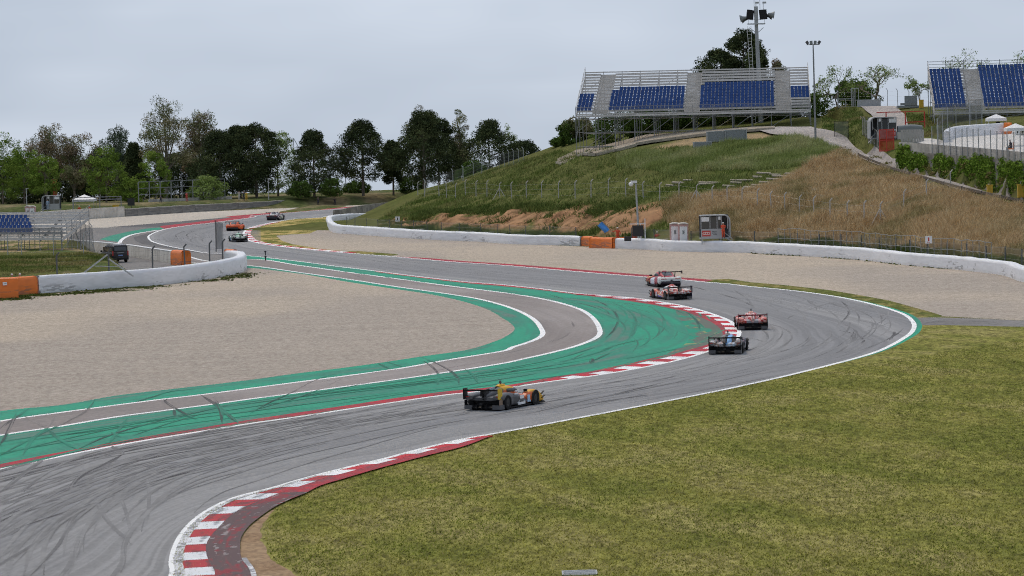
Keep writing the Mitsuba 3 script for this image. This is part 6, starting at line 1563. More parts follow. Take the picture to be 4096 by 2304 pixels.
class Car:
    def __init__(self, name, label, rear, heading, cat='racing car', group='racing cars on the track'):
        self.root = thing(name, label, cat, group)
        h = math.radians(heading); self.f = np.array([math.sin(h), math.cos(h)]); self.l = np.array([-math.cos(h), math.sin(h)])
        self.c = np.array(rear[:2]) + self.f * self.tail
        self.M = np.array([[self.f[0], self.l[0], 0, self.c[0]], [self.f[1], self.l[1], 0, self.c[1]], [0, 0, 1, 0.012], [0, 0, 0, 1.0]])

    def put(self, name, mesh, mat='m_livery', col=None, smooth=40, parent=None, label=None):
        m = mesh.copy()
        if mat == 'm_livery' and callable(col): m = m.subdivide_to_size(0.10, max_iter=12)
        loc = m.vertices.copy(); m.apply_transform(self.M)
        if mat == 'm_livery':
            c = np.array(col(loc) if callable(col) else np.tile(np.array(col, float), (len(loc), 1)))
            k = add(name, m, mat, parent or self.root, smooth=True, color=c)
        else:
            k = add(name, m, mat, parent or self.root, smooth=smooth)
        if label: labels[k] = {'label': label}
        return k

    def wheels(self, xs, y, r, w):
        for x, rr in xs:
            for s in (1, -1):
                t, rim = wheel(rr, w)
                t.apply_translation((x, s * y, rr)); rim.apply_translation((x, s * y, rr))
                k = self.put('wheel', t, 'm_tyre', smooth=30)
                self.put('rim', rim, 'm_rim', smooth=False, parent=k)


class Prototype(Car):
    """A closed sports prototype: tub, bubble canopy, four fenders, shark fin, rear wing between end plates, open dark tail."""
    tail = 2.30

    def __init__(self, name, label, rear, heading, c):
        super().__init__(name, label, rear, heading)
        g = lambda k, d=None: c.get(k, d or c['body'])
        self.put('nose', loft([(2.32, 0, .26, .16, .32), (1.9, 0, .32, .12, .45), (1.2, 0, .38, .10, .55), (.75, 0, .48, .10, .60)]), col=g('nose'))
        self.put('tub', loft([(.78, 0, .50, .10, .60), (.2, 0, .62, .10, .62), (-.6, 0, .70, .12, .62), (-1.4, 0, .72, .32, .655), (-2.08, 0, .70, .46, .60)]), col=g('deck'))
        self.put('canopy', loft([(.98, 0, .16, .50, .60), (.7, 0, .38, .50, .78), (.3, 0, .45, .50, .97), (-.1, 0, .44, .50, 1.04), (-.5, 0, .37, .50, 1.03), (-1.0, 0, .28, .50, .95), (-1.6, 0, .19, .50, .82), (-2.15, 0, .10, .50, .66)], 0.7), col=g('canopy'))
        self.put('windscreen', loft([(.96, 0, .18, .56, .62), (.70, 0, .392, .58, .785), (.34, 0, .460, .62, .955), (.18, 0, .462, .66, .955)], 0.7), 'm_glass')
        for s in (1, -1):
            self.put('side_window', loft([(.16, s * .235, .23, .66, .93), (-.2, s * .215, .23, .68, .95), (-.48, s * .19, .20, .72, .92)], 0.7), 'm_pale_glass' if c.get('pale') else 'm_glass')
            self.put('front_fender', loft([(2.38, s * .73, .18, .14, .30), (2.12, s * .73, .22, .12, .52), (1.75, s * .73, .235, .12, .70), (1.4, s * .73, .235, .14, .755), (1.05, s * .72, .22, .16, .69), (.66, s * .68, .14, .16, .46)], 0.6), col=g('front'))
            self.put('rear_fender', loft([(.35, s * .70, .12, .14, .42), (-.2, s * .72, .20, .14, .60), (-.8, s * .73, .225, .14, .74), (-1.3, s * .74, .23, .16, .80), (-1.8, s * .74, .22, .40, .775), (-2.22, s * .74, .20, .52, .69)], 0.6), col=g('rear'))
            self.put('sidepod', loft([(.72, s * .66, .18, .14, .36), (.2, s * .68, .23, .12, .42), (-.5, s * .70, .23, .12, .44)], 0.5), col=g('side'))
            ep = c.get('plate_right' if s < 0 else 'plate_left', (0.016, 0.016, 0.018))
            self.put('end_plate', trimesh.util.concatenate([MB().box((-2.22, s * .925, .80), (.42, .03, .52)).box((-2.16, s * .925, .33), (.30, .03, .36)).mesh()]), col=ep)
            self.put('diffuser_plate', MB().box((-2.24, s * .74, .155), (.16, .40, .20)).box((-2.05, s * .93, .16), (.5, .03, .22)).mesh(), 'm_plate')
            self.put('tail_lamp', MB().box((-2.235, s * .80, .655), (.03, .16, .045)).mesh(), 'm_lamp_red')
            self.put('mirror', MB().box((.95, s * .66, .74), (.12, .16, .10)).bar((.95, s * .5, .55), (.95, s * .64, .72), .03).mesh(), 'm_carbon')
            self.put('dive_plane', MB().box((2.22, s * .965, .34), (.34, .10, .025), ry=-.35).box((2.16, s * .965, .54), (.30, .09, .025), ry=-.4).mesh(), 'm_carbon')
            self.put('wheel_arch', trimesh.creation.annulus(.335, .385, .03, sections=24).apply_transform(trimesh.transformations.rotation_matrix(math.pi / 2, (1, 0, 0))).apply_translation((1.42, s * .972, .34)), 'm_carbon')
            self.put('number_panel', MB().box((.86, s * .90, .36), (.34, .03, .34)).mesh(), col=c.get('panel', (.55, .60, .66)))
        self.put('floor', MB().box((-.2, 0, .085), (4.0, 1.86, .045)).mesh(), 'm_carbon')
        self.put('splitter', MB().box((2.02, 0, .075), (.86, 1.94, .04)).box((2.40, 0, .11), (.10, 1.84, .03)).mesh(), 'm_carbon')
        self.put('tail', MB().box((-1.62, 0, .34), (.10, 1.72, .44)).box((-1.95, 0, .20), (.5, .50, .16)).bar((-2.1, 0, .30), (-2.42, 0, .32), .14, .10).mesh(), 'm_carbon')
        self.put('diffuser', MB().box((-2.15, 0, .20), (.40, 1.1, .03), ry=-.35).box((-2.2, .25, .17), (.36, .02, .22)).box((-2.2, -.25, .17), (.36, .02, .22)).box((-2.2, 0, .17), (.36, .02, .22)).mesh(), 'm_carbon')
        fin = trimesh.creation.extrude_polygon(Polygon([(-.50, 1.02), (-.7, 1.045), (-2.30, .95), (-2.30, .60), (-1.6, .72), (-.9, .90)]), .035, engine='earcut')
        fin.apply_transform(np.array([[1, 0, 0, 0], [0, 0, -1, 0.0175], [0, 1, 0, 0], [0, 0, 0, 1.0]]))
        self.put('shark_fin', fin, col=g('fin'), smooth=False)
        self.put('rear_wing', trimesh.util.concatenate([loft([(-2.40, 0, .91, .93, .965), (-2.28, 0, .91, .925, .975), (-2.12, 0, .91, .94, .96)], .8), MB().box((-2.44, 0, .985), (.10, 1.8, .02), ry=.5).mesh()]), col=g('wing', (0.016, 0.016, 0.018)))
        self.put('wing_strut', MB().box((-2.15, .10, .80), (.22, .02, .28)).box((-2.15, -.10, .80), (.22, .02, .28)).mesh(), 'm_carbon')
        self.put('roof_scoop', loft([(-.05, 0, .10, 1.0, 1.09), (-.3, 0, .14, 1.0, 1.12), (-.7, 0, .10, .98, 1.06)], .5), col=g('scoop', c['canopy'] if not callable(c['canopy']) else c['body']))
        self.put('antenna', MB().bar((-.35, 0, 1.1), (-.40, 0, 1.30), .035).box((-.38, 0, 1.20), (.08, .10, .10)).mesh(), 'm_plate')
        self.wheels([(1.42, .335), (-1.50, .35)], .845, .34, .31)


class Coupe(Car):
    """A closed grand touring racer with a fast-back cabin and a wing on two struts."""
    tail = 2.28

    def __init__(self, name, label, rear, heading, c):
        super().__init__(name, label, rear, heading)
        g = lambda k: c.get(k, c['body'])
        self.put('body', loft([(2.28, 0, .72, .20, .48), (2.0, 0, .90, .14, .62), (1.4, 0, .97, .12, .74), (.7, 0, .95, .12, .76), (-.3, 0, .95, .12, .80), (-1.3, 0, 1.0, .14, .86), (-1.9, 0, .98, .24, .84), (-2.26, 0, .90, .40, .74)], .42, 28), col=g('body'))
        self.put('cabin', loft([(1.0, 0, .42, .66, .74), (.55, 0, .66, .66, 1.02), (.1, 0, .68, .66, 1.22), (-.4, 0, .66, .66, 1.25), (-1.0, 0, .60, .66, 1.12), (-1.6, 0, .48, .66, .92), (-1.95, 0, .40, .66, .80)], .55, 24), col=g('roof'))
        self.put('windscreen', loft([(.96, 0, .46, .70, .765), (.58, 0, .665, .76, 1.0), (.18, 0, .66, .84, 1.185)], .55, 24), 'm_glass')
        self.put('rear_window', loft([(-.78, 0, .45, .9, 1.20), (-1.1, 0, .44, .86, 1.115), (-1.55, 0, .36, .80, .955)], .55, 24), 'm_glass')
        for s in (1, -1):
            self.put('side_window', loft([(.45, s * .44, .235, .80, .98), (.1, s * .46, .235, .80, 1.12), (-.35, s * .45, .232, .80, 1.14), (-.8, s * .41, .21, .84, 1.02)], .55), 'm_glass')
            self.put('front_fender', loft([(2.1, s * .76, .18, .3, .62), (1.7, s * .78, .22, .3, .79), (1.35, s * .78, .225, .3, .83), (.9, s * .78, .20, .3, .78)], .6), col=g('front'))
            self.put('rear_fender', loft([(-.6, s * .80, .16, .3, .78), (-1.2, s * .80, .22, .3, .90), (-1.6, s * .80, .22, .3, .91), (-2.15, s * .78, .18, .4, .80)], .6), col=g('rear'))
            self.put('tail_lamp', MB().box((-2.25, s * .58, .70), (.05, .46, .06)).mesh(), 'm_lamp_red')
            self.put('wing_strut', MB().bar((-1.85, s * .42, .84), (-2.05, s * .42, 1.16), .03, .12).bar((-2.05, s * .42, 1.16), (-2.2, s * .42, 1.26), .03, .10).mesh(), 'm_carbon')
            self.put('end_plate', MB().box((-2.22, s * .95, 1.24), (.42, .03, .24)).mesh(), col=g('plate') if 'plate' in c else (0.02, 0.018, 0.022))
            self.put('mirror', MB().box((.72, s * .92, .92), (.14, .20, .12)).bar((.72, s * .7, .82), (.72, s * .86, .9), .03).mesh(), 'm_carbon')
            self.put('dive_plane', MB().box((2.05, s * .95, .42), (.3, .12, .025), ry=-.35).box((2.0, s * .95, .58), (.26, .12, .025), ry=-.35).mesh(), 'm_carbon')
            self.put('side_skirt', MB().box((0, s * .97, .14), (2.2, .08, .10)).mesh(), 'm_carbon')
        self.put('tail_panel', loft([(-2.20, 0, .84, .50, .66), (-2.295, 0, .80, .52, .64)], .4), col=c.get('tail', (0.02, 0.02, 0.022)))
        self.put('rear_bumper', MB().box((-2.12, 0, .36), (.34, 1.62, .30)).mesh(), col=c.get('bumper', (0.018, 0.018, 0.02)))
        self.put('diffuser', MB().box((-2.2, 0, .16), (.50, 1.5, .04), ry=-.25).box((-2.25, .5, .18), (.4, .02, .2)).box((-2.25, .17, .18), (.4, .02, .2)).box((-2.25, -.17, .18), (.4, .02, .2)).box((-2.25, -.5, .18), (.4, .02, .2)).mesh(), 'm_carbon')
        self.put('splitter', MB().box((2.1, 0, .09), (.62, 1.9, .04)).mesh(), 'm_carbon')
        self.put('rear_wing', trimesh.util.concatenate([loft([(-2.42, 0, .94, 1.255, 1.29), (-2.28, 0, .94, 1.24, 1.295), (-2.06, 0, .94, 1.245, 1.265)], .8), MB().box((-2.42, 0, 1.31), (.08, 1.86, .02), ry=.4).mesh()]), col=c.get('wing', (0.02, 0.018, 0.022)))
        self.put('roof_scoop', loft([(.05, 0, .10, 1.18, 1.28), (-.2, 0, .16, 1.18, 1.31), (-.6, 0, .12, 1.16, 1.27)], .5), col=g('roof'))
        self.wheels([(1.32, .345), (-1.42, .355)], .845, .35, .31)


def splash(cols, scale=(2.2, 3.0, 4.0), seed=0, sharp=True, weights=None):
    """A livery of hard-edged shapes cut from noise."""
    cols = np.array(cols, float); k = len(cols)
    cuts = np.cumsum(weights or [1 / k] * k)[:-1]

    def f(p):
        n = meshkit.fbm(p * np.array(scale) + seed, 2, seed)
        r = np.clip((n - 0.22) / 0.56, 0, 0.9999)
        return cols[np.searchsorted(cuts, r)]
    return f


BK, DG = (0.016, 0.016, 0.018), (0.050, 0.051, 0.055)


def stripe(base, other, axis, lo, hi):
    return lambda p: np.where(((p[:, axis] > lo) & (p[:, axis] < hi))[:, None], np.array(other), np.array(base))


YEL, ORG = (0.68, 0.36, 0.012), (0.62, 0.14, 0.045)
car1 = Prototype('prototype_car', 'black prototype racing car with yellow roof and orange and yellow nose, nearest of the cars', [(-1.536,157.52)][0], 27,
                 dict(body=BK, deck=stripe((0.075, 0.076, 0.080), (0.13, 0.13, 0.135), 1, -.45, -.1), canopy=lambda p: np.where((p[:, 0] > -.72)[:, None], np.where((p[:, 2] > .86)[:, None], np.array(YEL), np.array(ORG)), np.where((np.abs(p[:, 1]) < .06)[:, None], np.array(BK), np.array((0.085, 0.086, 0.092)))),  # the paler grey band along the deck paints a highlight into its colour
                      nose=ORG, front=lambda p: np.where(((p[:, 0] > 1.55) | (p[:, 2] > .66))[:, None], np.array(YEL), np.array(ORG)), rear=lambda p: np.where((p[:, 0] > -.9)[:, None], np.array(DG), np.array((0.10, 0.10, 0.105))), side=splash([DG, DG, (.45, .48, .52)], (2.5, 3, 7), 3, weights=[.4, .3, .3]), fin=stripe(BK, (.30, .34, .40), 0, -1.55, -.95), plate_right=lambda p: np.where((p[:, 2] > .53)[:, None], np.array((0.62, 0.42, 0.02)), np.array((.22, .15, .10))), scoop=YEL, panel=(.40, .55, .70)))
add('side_lettering', MB().box((0, 0, 0), (.75, .02, .11)).box((.05, 0, .30), (.42, .02, .16)).box((-.45, 0, .62), (.45, .02, .07)).box((-.55, 0, .50), (.38, .02, .07)).mesh().apply_transform(car1.M @ trimesh.transformations.translation_matrix((-.05, -.955, .20))), 'm_white', car1.root)
car2 = Prototype('prototype_car', 'dark patterned prototype racing car with light blue stripes beside the inner kerb', [(12.211,192.848)][0], 9,
                 dict(body=splash([(.04, .04, .045), (.20, .20, .21), (.24, .13, .09), (.48, .50, .54)], (3.2, 4, 5), 5), canopy=lambda p: np.where(((p[:, 1] < -.05) & (p[:, 1] > -.28))[:, None], np.array((.22, .46, .78)), splash([(.03, .03, .035), (.13, .08, .055), (.16, .17, .18)], (3, 4, 5), 2)(p)),
                      deck=lambda p: np.where((((p[:, 1] < -.12) & (p[:, 1] > -.30)) | ((p[:, 1] < -.42) & (p[:, 1] > -.55)))[:, None], np.array((.48, .60, .72)), splash([(.10, .09, .085), (.38, .38, .40), (.30, .15, .09), (.55, .56, .58)], (4, 5, 4), 8)(p)), front=splash([(.035, .03, .04), (.09, .085, .10), (.45, .25, .28)], (4, 5, 6), 6, weights=[.45, .3, .25]), fin=(.06, .05, .05), panel=(.30, .32, .34)))
car3 = Prototype('prototype_car', 'red prototype racing car with pale pink tail seen from directly behind', [(15.487,215.561)][0], 1,
                 dict(body=(.40, .010, .020), deck=lambda p: np.where((np.abs(np.abs(p[:, 1]) - .22) < .17)[:, None], np.array((.30, .31, .34)), splash([(.44, .008, .018), (.70, .42, .42), (.48, .025, .025)], (4, 6, 4), 4)(p)), canopy=lambda p: np.where((p[:, 0] > -.2)[:, None], np.array((.08, .07, .07)), splash([(.46, .03, .03), (.72, .52, .50)], (2, 8, 3), 1)(p)), front=splash([(.34, .010, .016), (.60, .30, .28)], (4, 4, 7), 2), rear=splash([(.42, .010, .018), (.66, .36, .32), (.52, .07, .03)], (4, 5, 7), 9), wing=(.22, .02, .03), fin=(.62, .40, .38), scoop=(.62, .33, .26), plate_left=(.20, .03, .035), pale=1))
car5 = Prototype('prototype_car', 'red and white splashed prototype racing car close behind the red and white coupe', [(12.874,255.796)][0], -16,
                 dict(body=splash([(.52, .05, .035), (.70, .68, .68), (.05, .02, .05)], (4, 5, 6), 3), deck=splash([(.74, .74, .72), (.50, .05, .035), (.72, .70, .68), (.04, .03, .04)], (3, 4, 4), 12, weights=[.3, .25, .25, .2]), canopy=splash([(.52, .07, .07), (.68, .66, .66), (.45, .10, .09)], (2, 3, 4), 5), front=splash([(.60, .11, .07), (.66, .28, .21), (.48, .05, .04)], (3, 3, 4), 7), rear=splash([(.52, .09, .07), (.66, .64, .63), (.60, .16, .05)], (2.6, 3, 4), 8), side=splash([(.62, .30, .04), (.58, .56, .62), (.10, .08, .30)], (3, 3, 5), 2), nose=(.58, .42, .40), fin=splash([(.7, .7, .68), (.55, .2, .1)], (2, 1, 4), 3), scoop=(.60, .12, .10), panel=(.60, .58, .62), plate_right=(.03, .03, .06), pale=1))
car7 = Prototype('prototype_car', 'white and mint green prototype racing car at the far kerb', [(-34.268,423.903)][0], -11.5,
                 dict(body=splash([(.55, .58, .58), (.06, .07, .07), (.36, .46, .42)], (2.5, 3, 4), 3), deck=splash([(.60, .62, .62), (.50, .54, .52), (.56, .58, .46)], (2.2, 3, 3), 2), canopy=(.40, .58, .46), rear=splash([(.55, .58, .57), (.05, .055, .055), (.40, .50, .45)], (3, 4, 5), 6), scoop=(.42, .66, .50), fin=(.35, .36, .37), plate_left=(.04, .045, .045), panel=(.25, .4, .65)))
car4 = Coupe('racing_coupe', 'red and white racing coupe with a high dark rear wing ahead of the splashed prototype', [(13.144,276.347)][0], -12.5,
             dict(body=lambda p: np.where((p[:, 0] < -1.75)[:, None], np.array((.66, .68, .66)), np.where(((p[:, 0] < .75) & (p[:, 0] > -.55))[:, None], np.array((.62, .64, .70)), np.array((.30, .008, .018)))), roof=splash([(.50, .12, .14), (.38, .015, .03)], (1.5, 3, 4), 3), front=splash([(.34, .02, .03), (.72, .36, .16), (.38, .03, .04)], (3, 3, 5), 5), rear=lambda p: np.where((p[:, 0] < -1.75)[:, None], np.array((.66, .68, .66)), np.array((.44, .09, .11))), tail=stripe((.64, .66, .64), (.03, .025, .03), 1, -.18, .02), bumper=(.03, .02, .028)))
car6 = Coupe('racing_coupe', 'bright orange racing coupe with a black rear wing on the far bend', [(-39.572,475.962)][0], 6,
             dict(body=(.74, .10, .012), roof=(.58, .09, .015), tail=(.62, .08, .012), bumper=BK))
car8 = Coupe('racing_coupe', 'pink and white racing coupe with a dark tail, farthest of the cars', [(-37.864,531.376)][0], 11,
             dict(body=lambda p: np.where((p[:, 0] < -1.5)[:, None], np.array((.025, .02, .03)), splash([(.55, .50, .52), (.45, .50, .40), (.06, .05, .08)], (1.5, 2, 3), 4)(p)), roof=splash([(.62, .50, .54), (.60, .58, .60)], (1.5, 2, 3), 2), front=(.035, .04, .07), rear=splash([(.55, .45, .50), (.05, .03, .06)], (2, 3, 5), 3), wing=(.07, .02, .05), plate=(.10, .05, .12), tail=(.03, .025, .03), bumper=(.025, .02, .03)))


class Van(Car):
    tail = 2.45

    def __init__(self, label, rear, heading):
        super().__init__('van', label, rear, heading, 'van', None)
        dk = (0.016, 0.016, 0.018)
        self.put('body', loft([(2.40, 0, .78, .30, .70), (2.1, 0, .90, .26, .95), (1.4, 0, .95, .26, 1.12), (.5, 0, .96, .26, 1.16), (-1.5, 0, .96, .26, 1.16), (-2.42, 0, .93, .30, 1.12)], .28, 28), col=dk)
        self.put('cabin', loft([(1.55, 0, .80, 1.0, 1.14), (.7, 0, .86, 1.0, 1.78), (.1, 0, .86, 1.0, 1.88), (-1.6, 0, .86, 1.0, 1.90), (-2.40, 0, .80, 1.0, 1.84)], .30, 28), col=dk)
        self.put('roof', loft([(.5, 0, .70, 1.80, 1.875), (-.5, 0, .74, 1.82, 1.93), (-2.3, 0, .70, 1.80, 1.90)], .4), col=(.20, .20, .22))
        self.put('rear_window', MB().box((-2.405, 0, 1.50), (.03, 1.34, .42), ry=.06).mesh(), 'm_glass')
        self.put('rear_door', MB().box((-2.425, 0, .90), (.03, 1.5, .62)).mesh(), col=(.022, .022, .024))
        self.put('trim', MB().box((-2.445, 0, 1.06), (.02, .80, .05)).mesh(), 'm_galv')
        self.put('number_plate', MB().box((-2.45, 0, .78), (.02, .52, .12)).mesh(), col=(.16, .26, .52))
        self.put('bumper', MB().box((-2.40, 0, .42), (.14, 1.8, .24)).mesh(), 'm_carbon')
        for s in (1, -1):
            for x0, x1 in ((.85, 1.3), (-.2, .75), (-1.2, -.3), (-2.1, -1.3)):
                self.put('side_window', MB().box(((x0 + x1) / 2, s * .868, 1.46), (x1 - x0, .02, .38)).mesh(), 'm_glass')
            self.put('tail_lamp', MB().box((-2.40, s * .85, 1.02), (.05, .13, .52)).mesh(), 'm_lamp_red')
            self.put('mirror', MB().box((1.2, s * 1.06, 1.18), (.12, .22, .20)).mesh(), 'm_carbon')
            self.put('roof_rail', MB().bar((.3, s * .72, 1.95), (-2.2, s * .72, 1.96), .04).mesh(), 'm_carbon')
        self.wheels([(1.55, .34), (-1.55, .34)], .84, .34, .24)


Van('black van driving away along the service lane on the left', [(-42.215,361.432)][0], -23)
# ------------------------------------------------------------------ retaining wall, huts, masts and other furniture
wl = np.array([p[:2] for p in WALL_LINE]); wzf = np.array([p[2] for p in WALL_LINE]); wzt = np.array(WALL_TOP_Z)
rw = thing('retaining_wall', 'weathered concrete retaining wall beside the hill path, partly hidden under ivy', 'wall')
s_ = arclen(wl); Lr = s_[-1]; np_ = int(Lr / 3.2)
for k in range(np_):
    a, b = Lr * k / np_ + 0.02, Lr * (k + 1) / np_ - 0.02
    q = at_len(wl, np.array([a, b])); z0 = np.interp([a, b], s_, wzf) - 0.8; z1 = np.interp([a, b], s_, wzt) + 0.05
    m = MB(); n_ = side(np.vstack([q]))
    d = (q[1] - q[0]) / np.linalg.norm(q[1] - q[0]); nn_ = np.array([-d[1], d[0]])
    v = np.array([[*q[0], z0[0]], [*q[1], z0[1]], [*q[1], z1[1]], [*q[0], z1[0]]]); w_ = np.vstack([v, v + np.array([*(nn_ * 0.5), 0])])
    m.add(trimesh.Trimesh(w_, [[0, 1, 2], [0, 2, 3], [5, 4, 7], [5, 7, 6], [3, 2, 6], [3, 6, 7], [0, 3, 7], [0, 7, 4], [1, 5, 6], [1, 6, 2]], process=False))
    add('panel', m.mesh(), 'm_old_concrete', rw)
    pz = np.interp([a, b], s_, wzt)
    o_ = nn_ * 0.25
    add('parapet_panel', MB().bar((q[0][0] + o_[0], q[0][1] + o_[1], pz[0] + 0.58), (q[1][0] + o_[0], q[1][1] + o_[1], pz[1] + 0.58), 0.10, 1.0).mesh(), 'm_concrete', rw)
# parapet fence posts above
pp_ = at_len(np.column_stack([wl, wzt]), np.arange(12, Lr - 4, 2.2))
pp_[:, 1] += 0.6
fence('tall steel posts with wires along the parapet of the retaining wall', pp_, 3.2, 'm_galv', 0.12, 0, 5, 'm_net')
# ivy
rng = np.random.default_rng(21)
for k, (a, b, lo, hi) in enumerate(((0.0, 4.6, -0.4, 1.35), (2.5, 10.0, 0.0, 1.0), (12.3, 16.6, 0.15, 1.02), (16.6, 19.8, 0.0, 0.95), (20.4, 24.0, -0.1, 0.7), (21.3, 25.6, 0.35, 1.0), (26.0, 35.0, 0.05, 1.10), (36.6, 46.0, 0.0, 1.05), (46, 60, 0, 1.05))):
    n = int((b - a) * 75); t = rng.uniform(a, b, n); t = np.clip(t, 0, Lr)
    q = at_len(wl, t); z0, z1 = np.interp(t, s_, wzf), np.interp(t, s_, wzt)
    edge = np.minimum((t - a), (b - t)); top = hi - 0.35 * (rng.uniform(0, 1, n) ** 2) - 0.25 * np.clip(0.8 - edge, 0, 1)
    z = z0 + (z1 - z0) * (lo + (top - lo) * rng.uniform(0, 1, n))
    cen = np.column_stack([q[:, 0], q[:, 1] - rng.uniform(0.1, 0.55, n), z])
    v, f, col_ = leaves(cen, rng.uniform(0.22, 0.45, n), 16, 0.22, rng, [(0.085, 0.145, 0.018), (0.115, 0.180, 0.026), (0.052, 0.090, 0.014), (0.14, 0.20, 0.04)], 0.3)
    names = ['tall ivy clump climbing past the red gate at the left end of the retaining wall', 'bushy ivy hanging on the retaining wall next to the tall clump', 'ivy curtain on the retaining wall between two bare concrete panels', 'ragged ivy sloping down right of the first ivy curtain', 'low ivy mat at the foot of the retaining wall', 'ivy hanging from the parapet beside the pale scar on the wall', 'broadest ivy curtain on the retaining wall', 'ivy curtain at the right picture edge on the retaining wall', 'ivy on the retaining wall past the picture edge']
    if k < 8: tag(add('ivy', (v, f), 'm_leaf', color=col_), names[k], 'ivy', 'ivy on the retaining wall')
# low scrub along the foot of the wall
foot_p = at_len(wl, rng.uniform(6, Lr - 4, 420)); cen = np.column_stack([foot_p[:, 0] + rng.normal(size=420) * 0.2, foot_p[:, 1] - rng.uniform(0.4, 2.2, 420), hz(foot_p[:, 0], foot_p[:, 1] - 1.2) + 0.15])
v, f, col_ = leaves(cen, rng.uniform(0.2, 0.5, 420), 16, 0.2, rng, [(0.10, 0.10, 0.03), (0.16, 0.13, 0.06), (0.06, 0.08, 0.02)], 0.3, squash=0.5)
tag(add('scrub', (v, f), 'm_leaf', color=col_), 'low brownish scrub along the foot of the ivy covered wall', 'scrub', kind='stuff')
tag(add('weed_strip', (lambda c_: (c_[0], c_[1]))(r_ := leaves(np.array([(x, y, z + .1) for x, y, z in [(40.633,417.5,10.268),(41.517,416.5,9.857),(41.097,400.5,9.195),(42.045,398.25,9.001),(43.154,399.75,9.059),(44.613,408.75,9.054),(44.65,401.25,9.013),(44.747,393,8.421),(45.342,386.25,7.737),(46.076,381,7.418)] for _ in range(14)]) + rng.normal(size=(140, 3)) * [0.6, 1.0, .05], np.full(140, .25), 14, .18, rng, [(0.10, 0.10, 0.03), (0.15, 0.13, 0.06)], .3, squash=.5)), 'm_leaf', color=r_[2]), 'weeds growing from cracks in the hill path', 'weeds', kind='stuff')

# planks and slabs lying on the slope
matte('m_slab', lambda p, n, uv: mix((0.40, 0.36, 0.29), (0.25, 0.22, 0.18), fbm(p.x * 2, p.y * 2, p.z * 5)), 0.9)
SLABS = [(19.499,407.25,6.006),(20.575,406.75,6.324),(21.635,406,6.615),(23.107,396,6.434),(23.178,394.25,6.282),(24.139,394.5,6.433),(25.471,389.75,6.098),(26.752,393,6.632),(26.47,391.5,6.427),(27.433,392.25,6.628),(27.914,392,6.679),(27.68,386.5,5.929),(27.779,385.5,5.857),(28.664,387.25,6.154),(29.145,393.5,7.011),(29.652,388.75,6.427),(30.765,390.25,6.757),(31.187,393.25,7.233),(32.888,392.5,7.292),(30.059,395.75,7.403),(31.65,391.75,7.066),(27.516,383.5,5.668),(32.055,373,5.696),(32.821,373.75,5.888),(33.015,368.25,5.401),(33.937,376.75,6.233),(33.997,372.25,5.915),(34.262,369.75,5.759),(35.464,376.5,6.399),(34.16,365.25,5.159),(26.646,385,5.69),(27.067,383.25,5.597),(32.801,386.5,6.448),(31.35,381.25,6.077)]
rs2 = np.random.default_rng(3)
order = {int(j): k + 1 for k, j in enumerate(np.argsort([p[0] / p[1] for p in SLABS]))}


def ordinal(n): return f"{n}{'th' if 10 < n % 100 < 14 else {1: 'st', 2: 'nd', 3: 'rd'}.get(n % 10, 'th')}"


for i, p in enumerate(SLABS):
    z = float(hz(p[0], p[1]))
    m = MB().box((0, 0, 0), (rs2.uniform(1.1, 2.0), 0.34, 0.14), rz=rs2.normal() * 0.12 - 0.35, rx=0.25, ry=0.06).mesh(); m.apply_translation((p[0], p[1], z + 0.22))
    tag(add('plank', m, 'm_slab'), f'pale old plank lying on the hill slope, {ordinal(order[i])} of these planks counted from the left', 'plank', 'old planks on the hill')
terr = zone([(6.906,479.5,9.042),(9.716,482,10.216),(15.779,474.25,11.416),(22.557,451.75,12.396),(30.17,445.25,12.86),(35.379,444.25,13.005),(34.968,440.5,12.59),(29.77,439.5,12.29),(21.929,439.5,11.582),(16.735,440.5,10.914),(11.458,439.75,9.68),(6.787,472.25,8.431)])
matte('m_terrace', lambda p, n, uv: mix((0.34, 0.29, 0.23), (0.21, 0.175, 0.13), fbm(p.x * 0.7, p.y * 0.5)) * (0.8 + 0.4 * noise(p.x * 4, p.y * 3)))
patch('terrace', terr, 'm_terrace', 0.05, 0.8)
# concrete lip of the terrace
lip = [(6.787,472.25,8.431),(11.458,439.75,9.68),(16.735,440.5,10.914),(21.929,439.5,11.582),(29.77,439.5,12.29),(34.968,440.5,12.59)]
lipr = thing('terrace_kerb', 'pale broken concrete kerb along the terrace below the hilltop grandstand', 'kerb')
lq = curve([(x, y, z) for x, y, z in lip], 1.5)
for k in range(0, len(lq) - 2, 2):
    a, b = lq[k], lq[k + 2]; j = rs2.normal() * 0.03
    add('slab', MB().bar((a[0], a[1], float(hz(a[0], a[1])) + 0.25 + j), (b[0], b[1], float(hz(b[0], b[1])) + 0.25 + j), 0.5, 0.35).mesh(), 'm_slab', lipr)
# grey boxes on the terrace
paint('m_grey_box', (0.20, 0.22, 0.225), 0.6)
paint('m_pale_box', (0.33, 0.345, 0.35), 0.6)
for k, (q, w_, h_, lab) in enumerate(zip([(24.737,428,10.479),(26.888,433,11.022),(29.36,433,11.223)], (2.2, 2.5, 2.7), (0.9, 1.3, 1.3), ('low grey box leftmost of the three containers below the grandstand', 'grey container in the middle of the three below the grandstand', 'grey container rightmost of the three below the grandstand'))):
    z = float(hz(q[0], q[1])); c_ = thing('container', lab, 'container', 'grey containers below the hilltop grandstand')
    add('body', MB().box((q[0], q[1], z + h_ / 2 + .1), (w_, 1.4, h_), rz=.12).mesh(), 'm_grey_box', c_)
    add('lid', MB().box((q[0], q[1], z + h_ + .14), (w_ + .1, 1.5, .10), rz=.12, ry=-.03 * k).mesh(), 'm_pale_box', c_)
    for sx in (-1, 1): add('corner_post', MB().box((q[0] + sx * w_ / 2, q[1] - .72, z + h_ / 2 + .1), (.09, .09, h_ + .05)).mesh(), 'm_galv', c_)

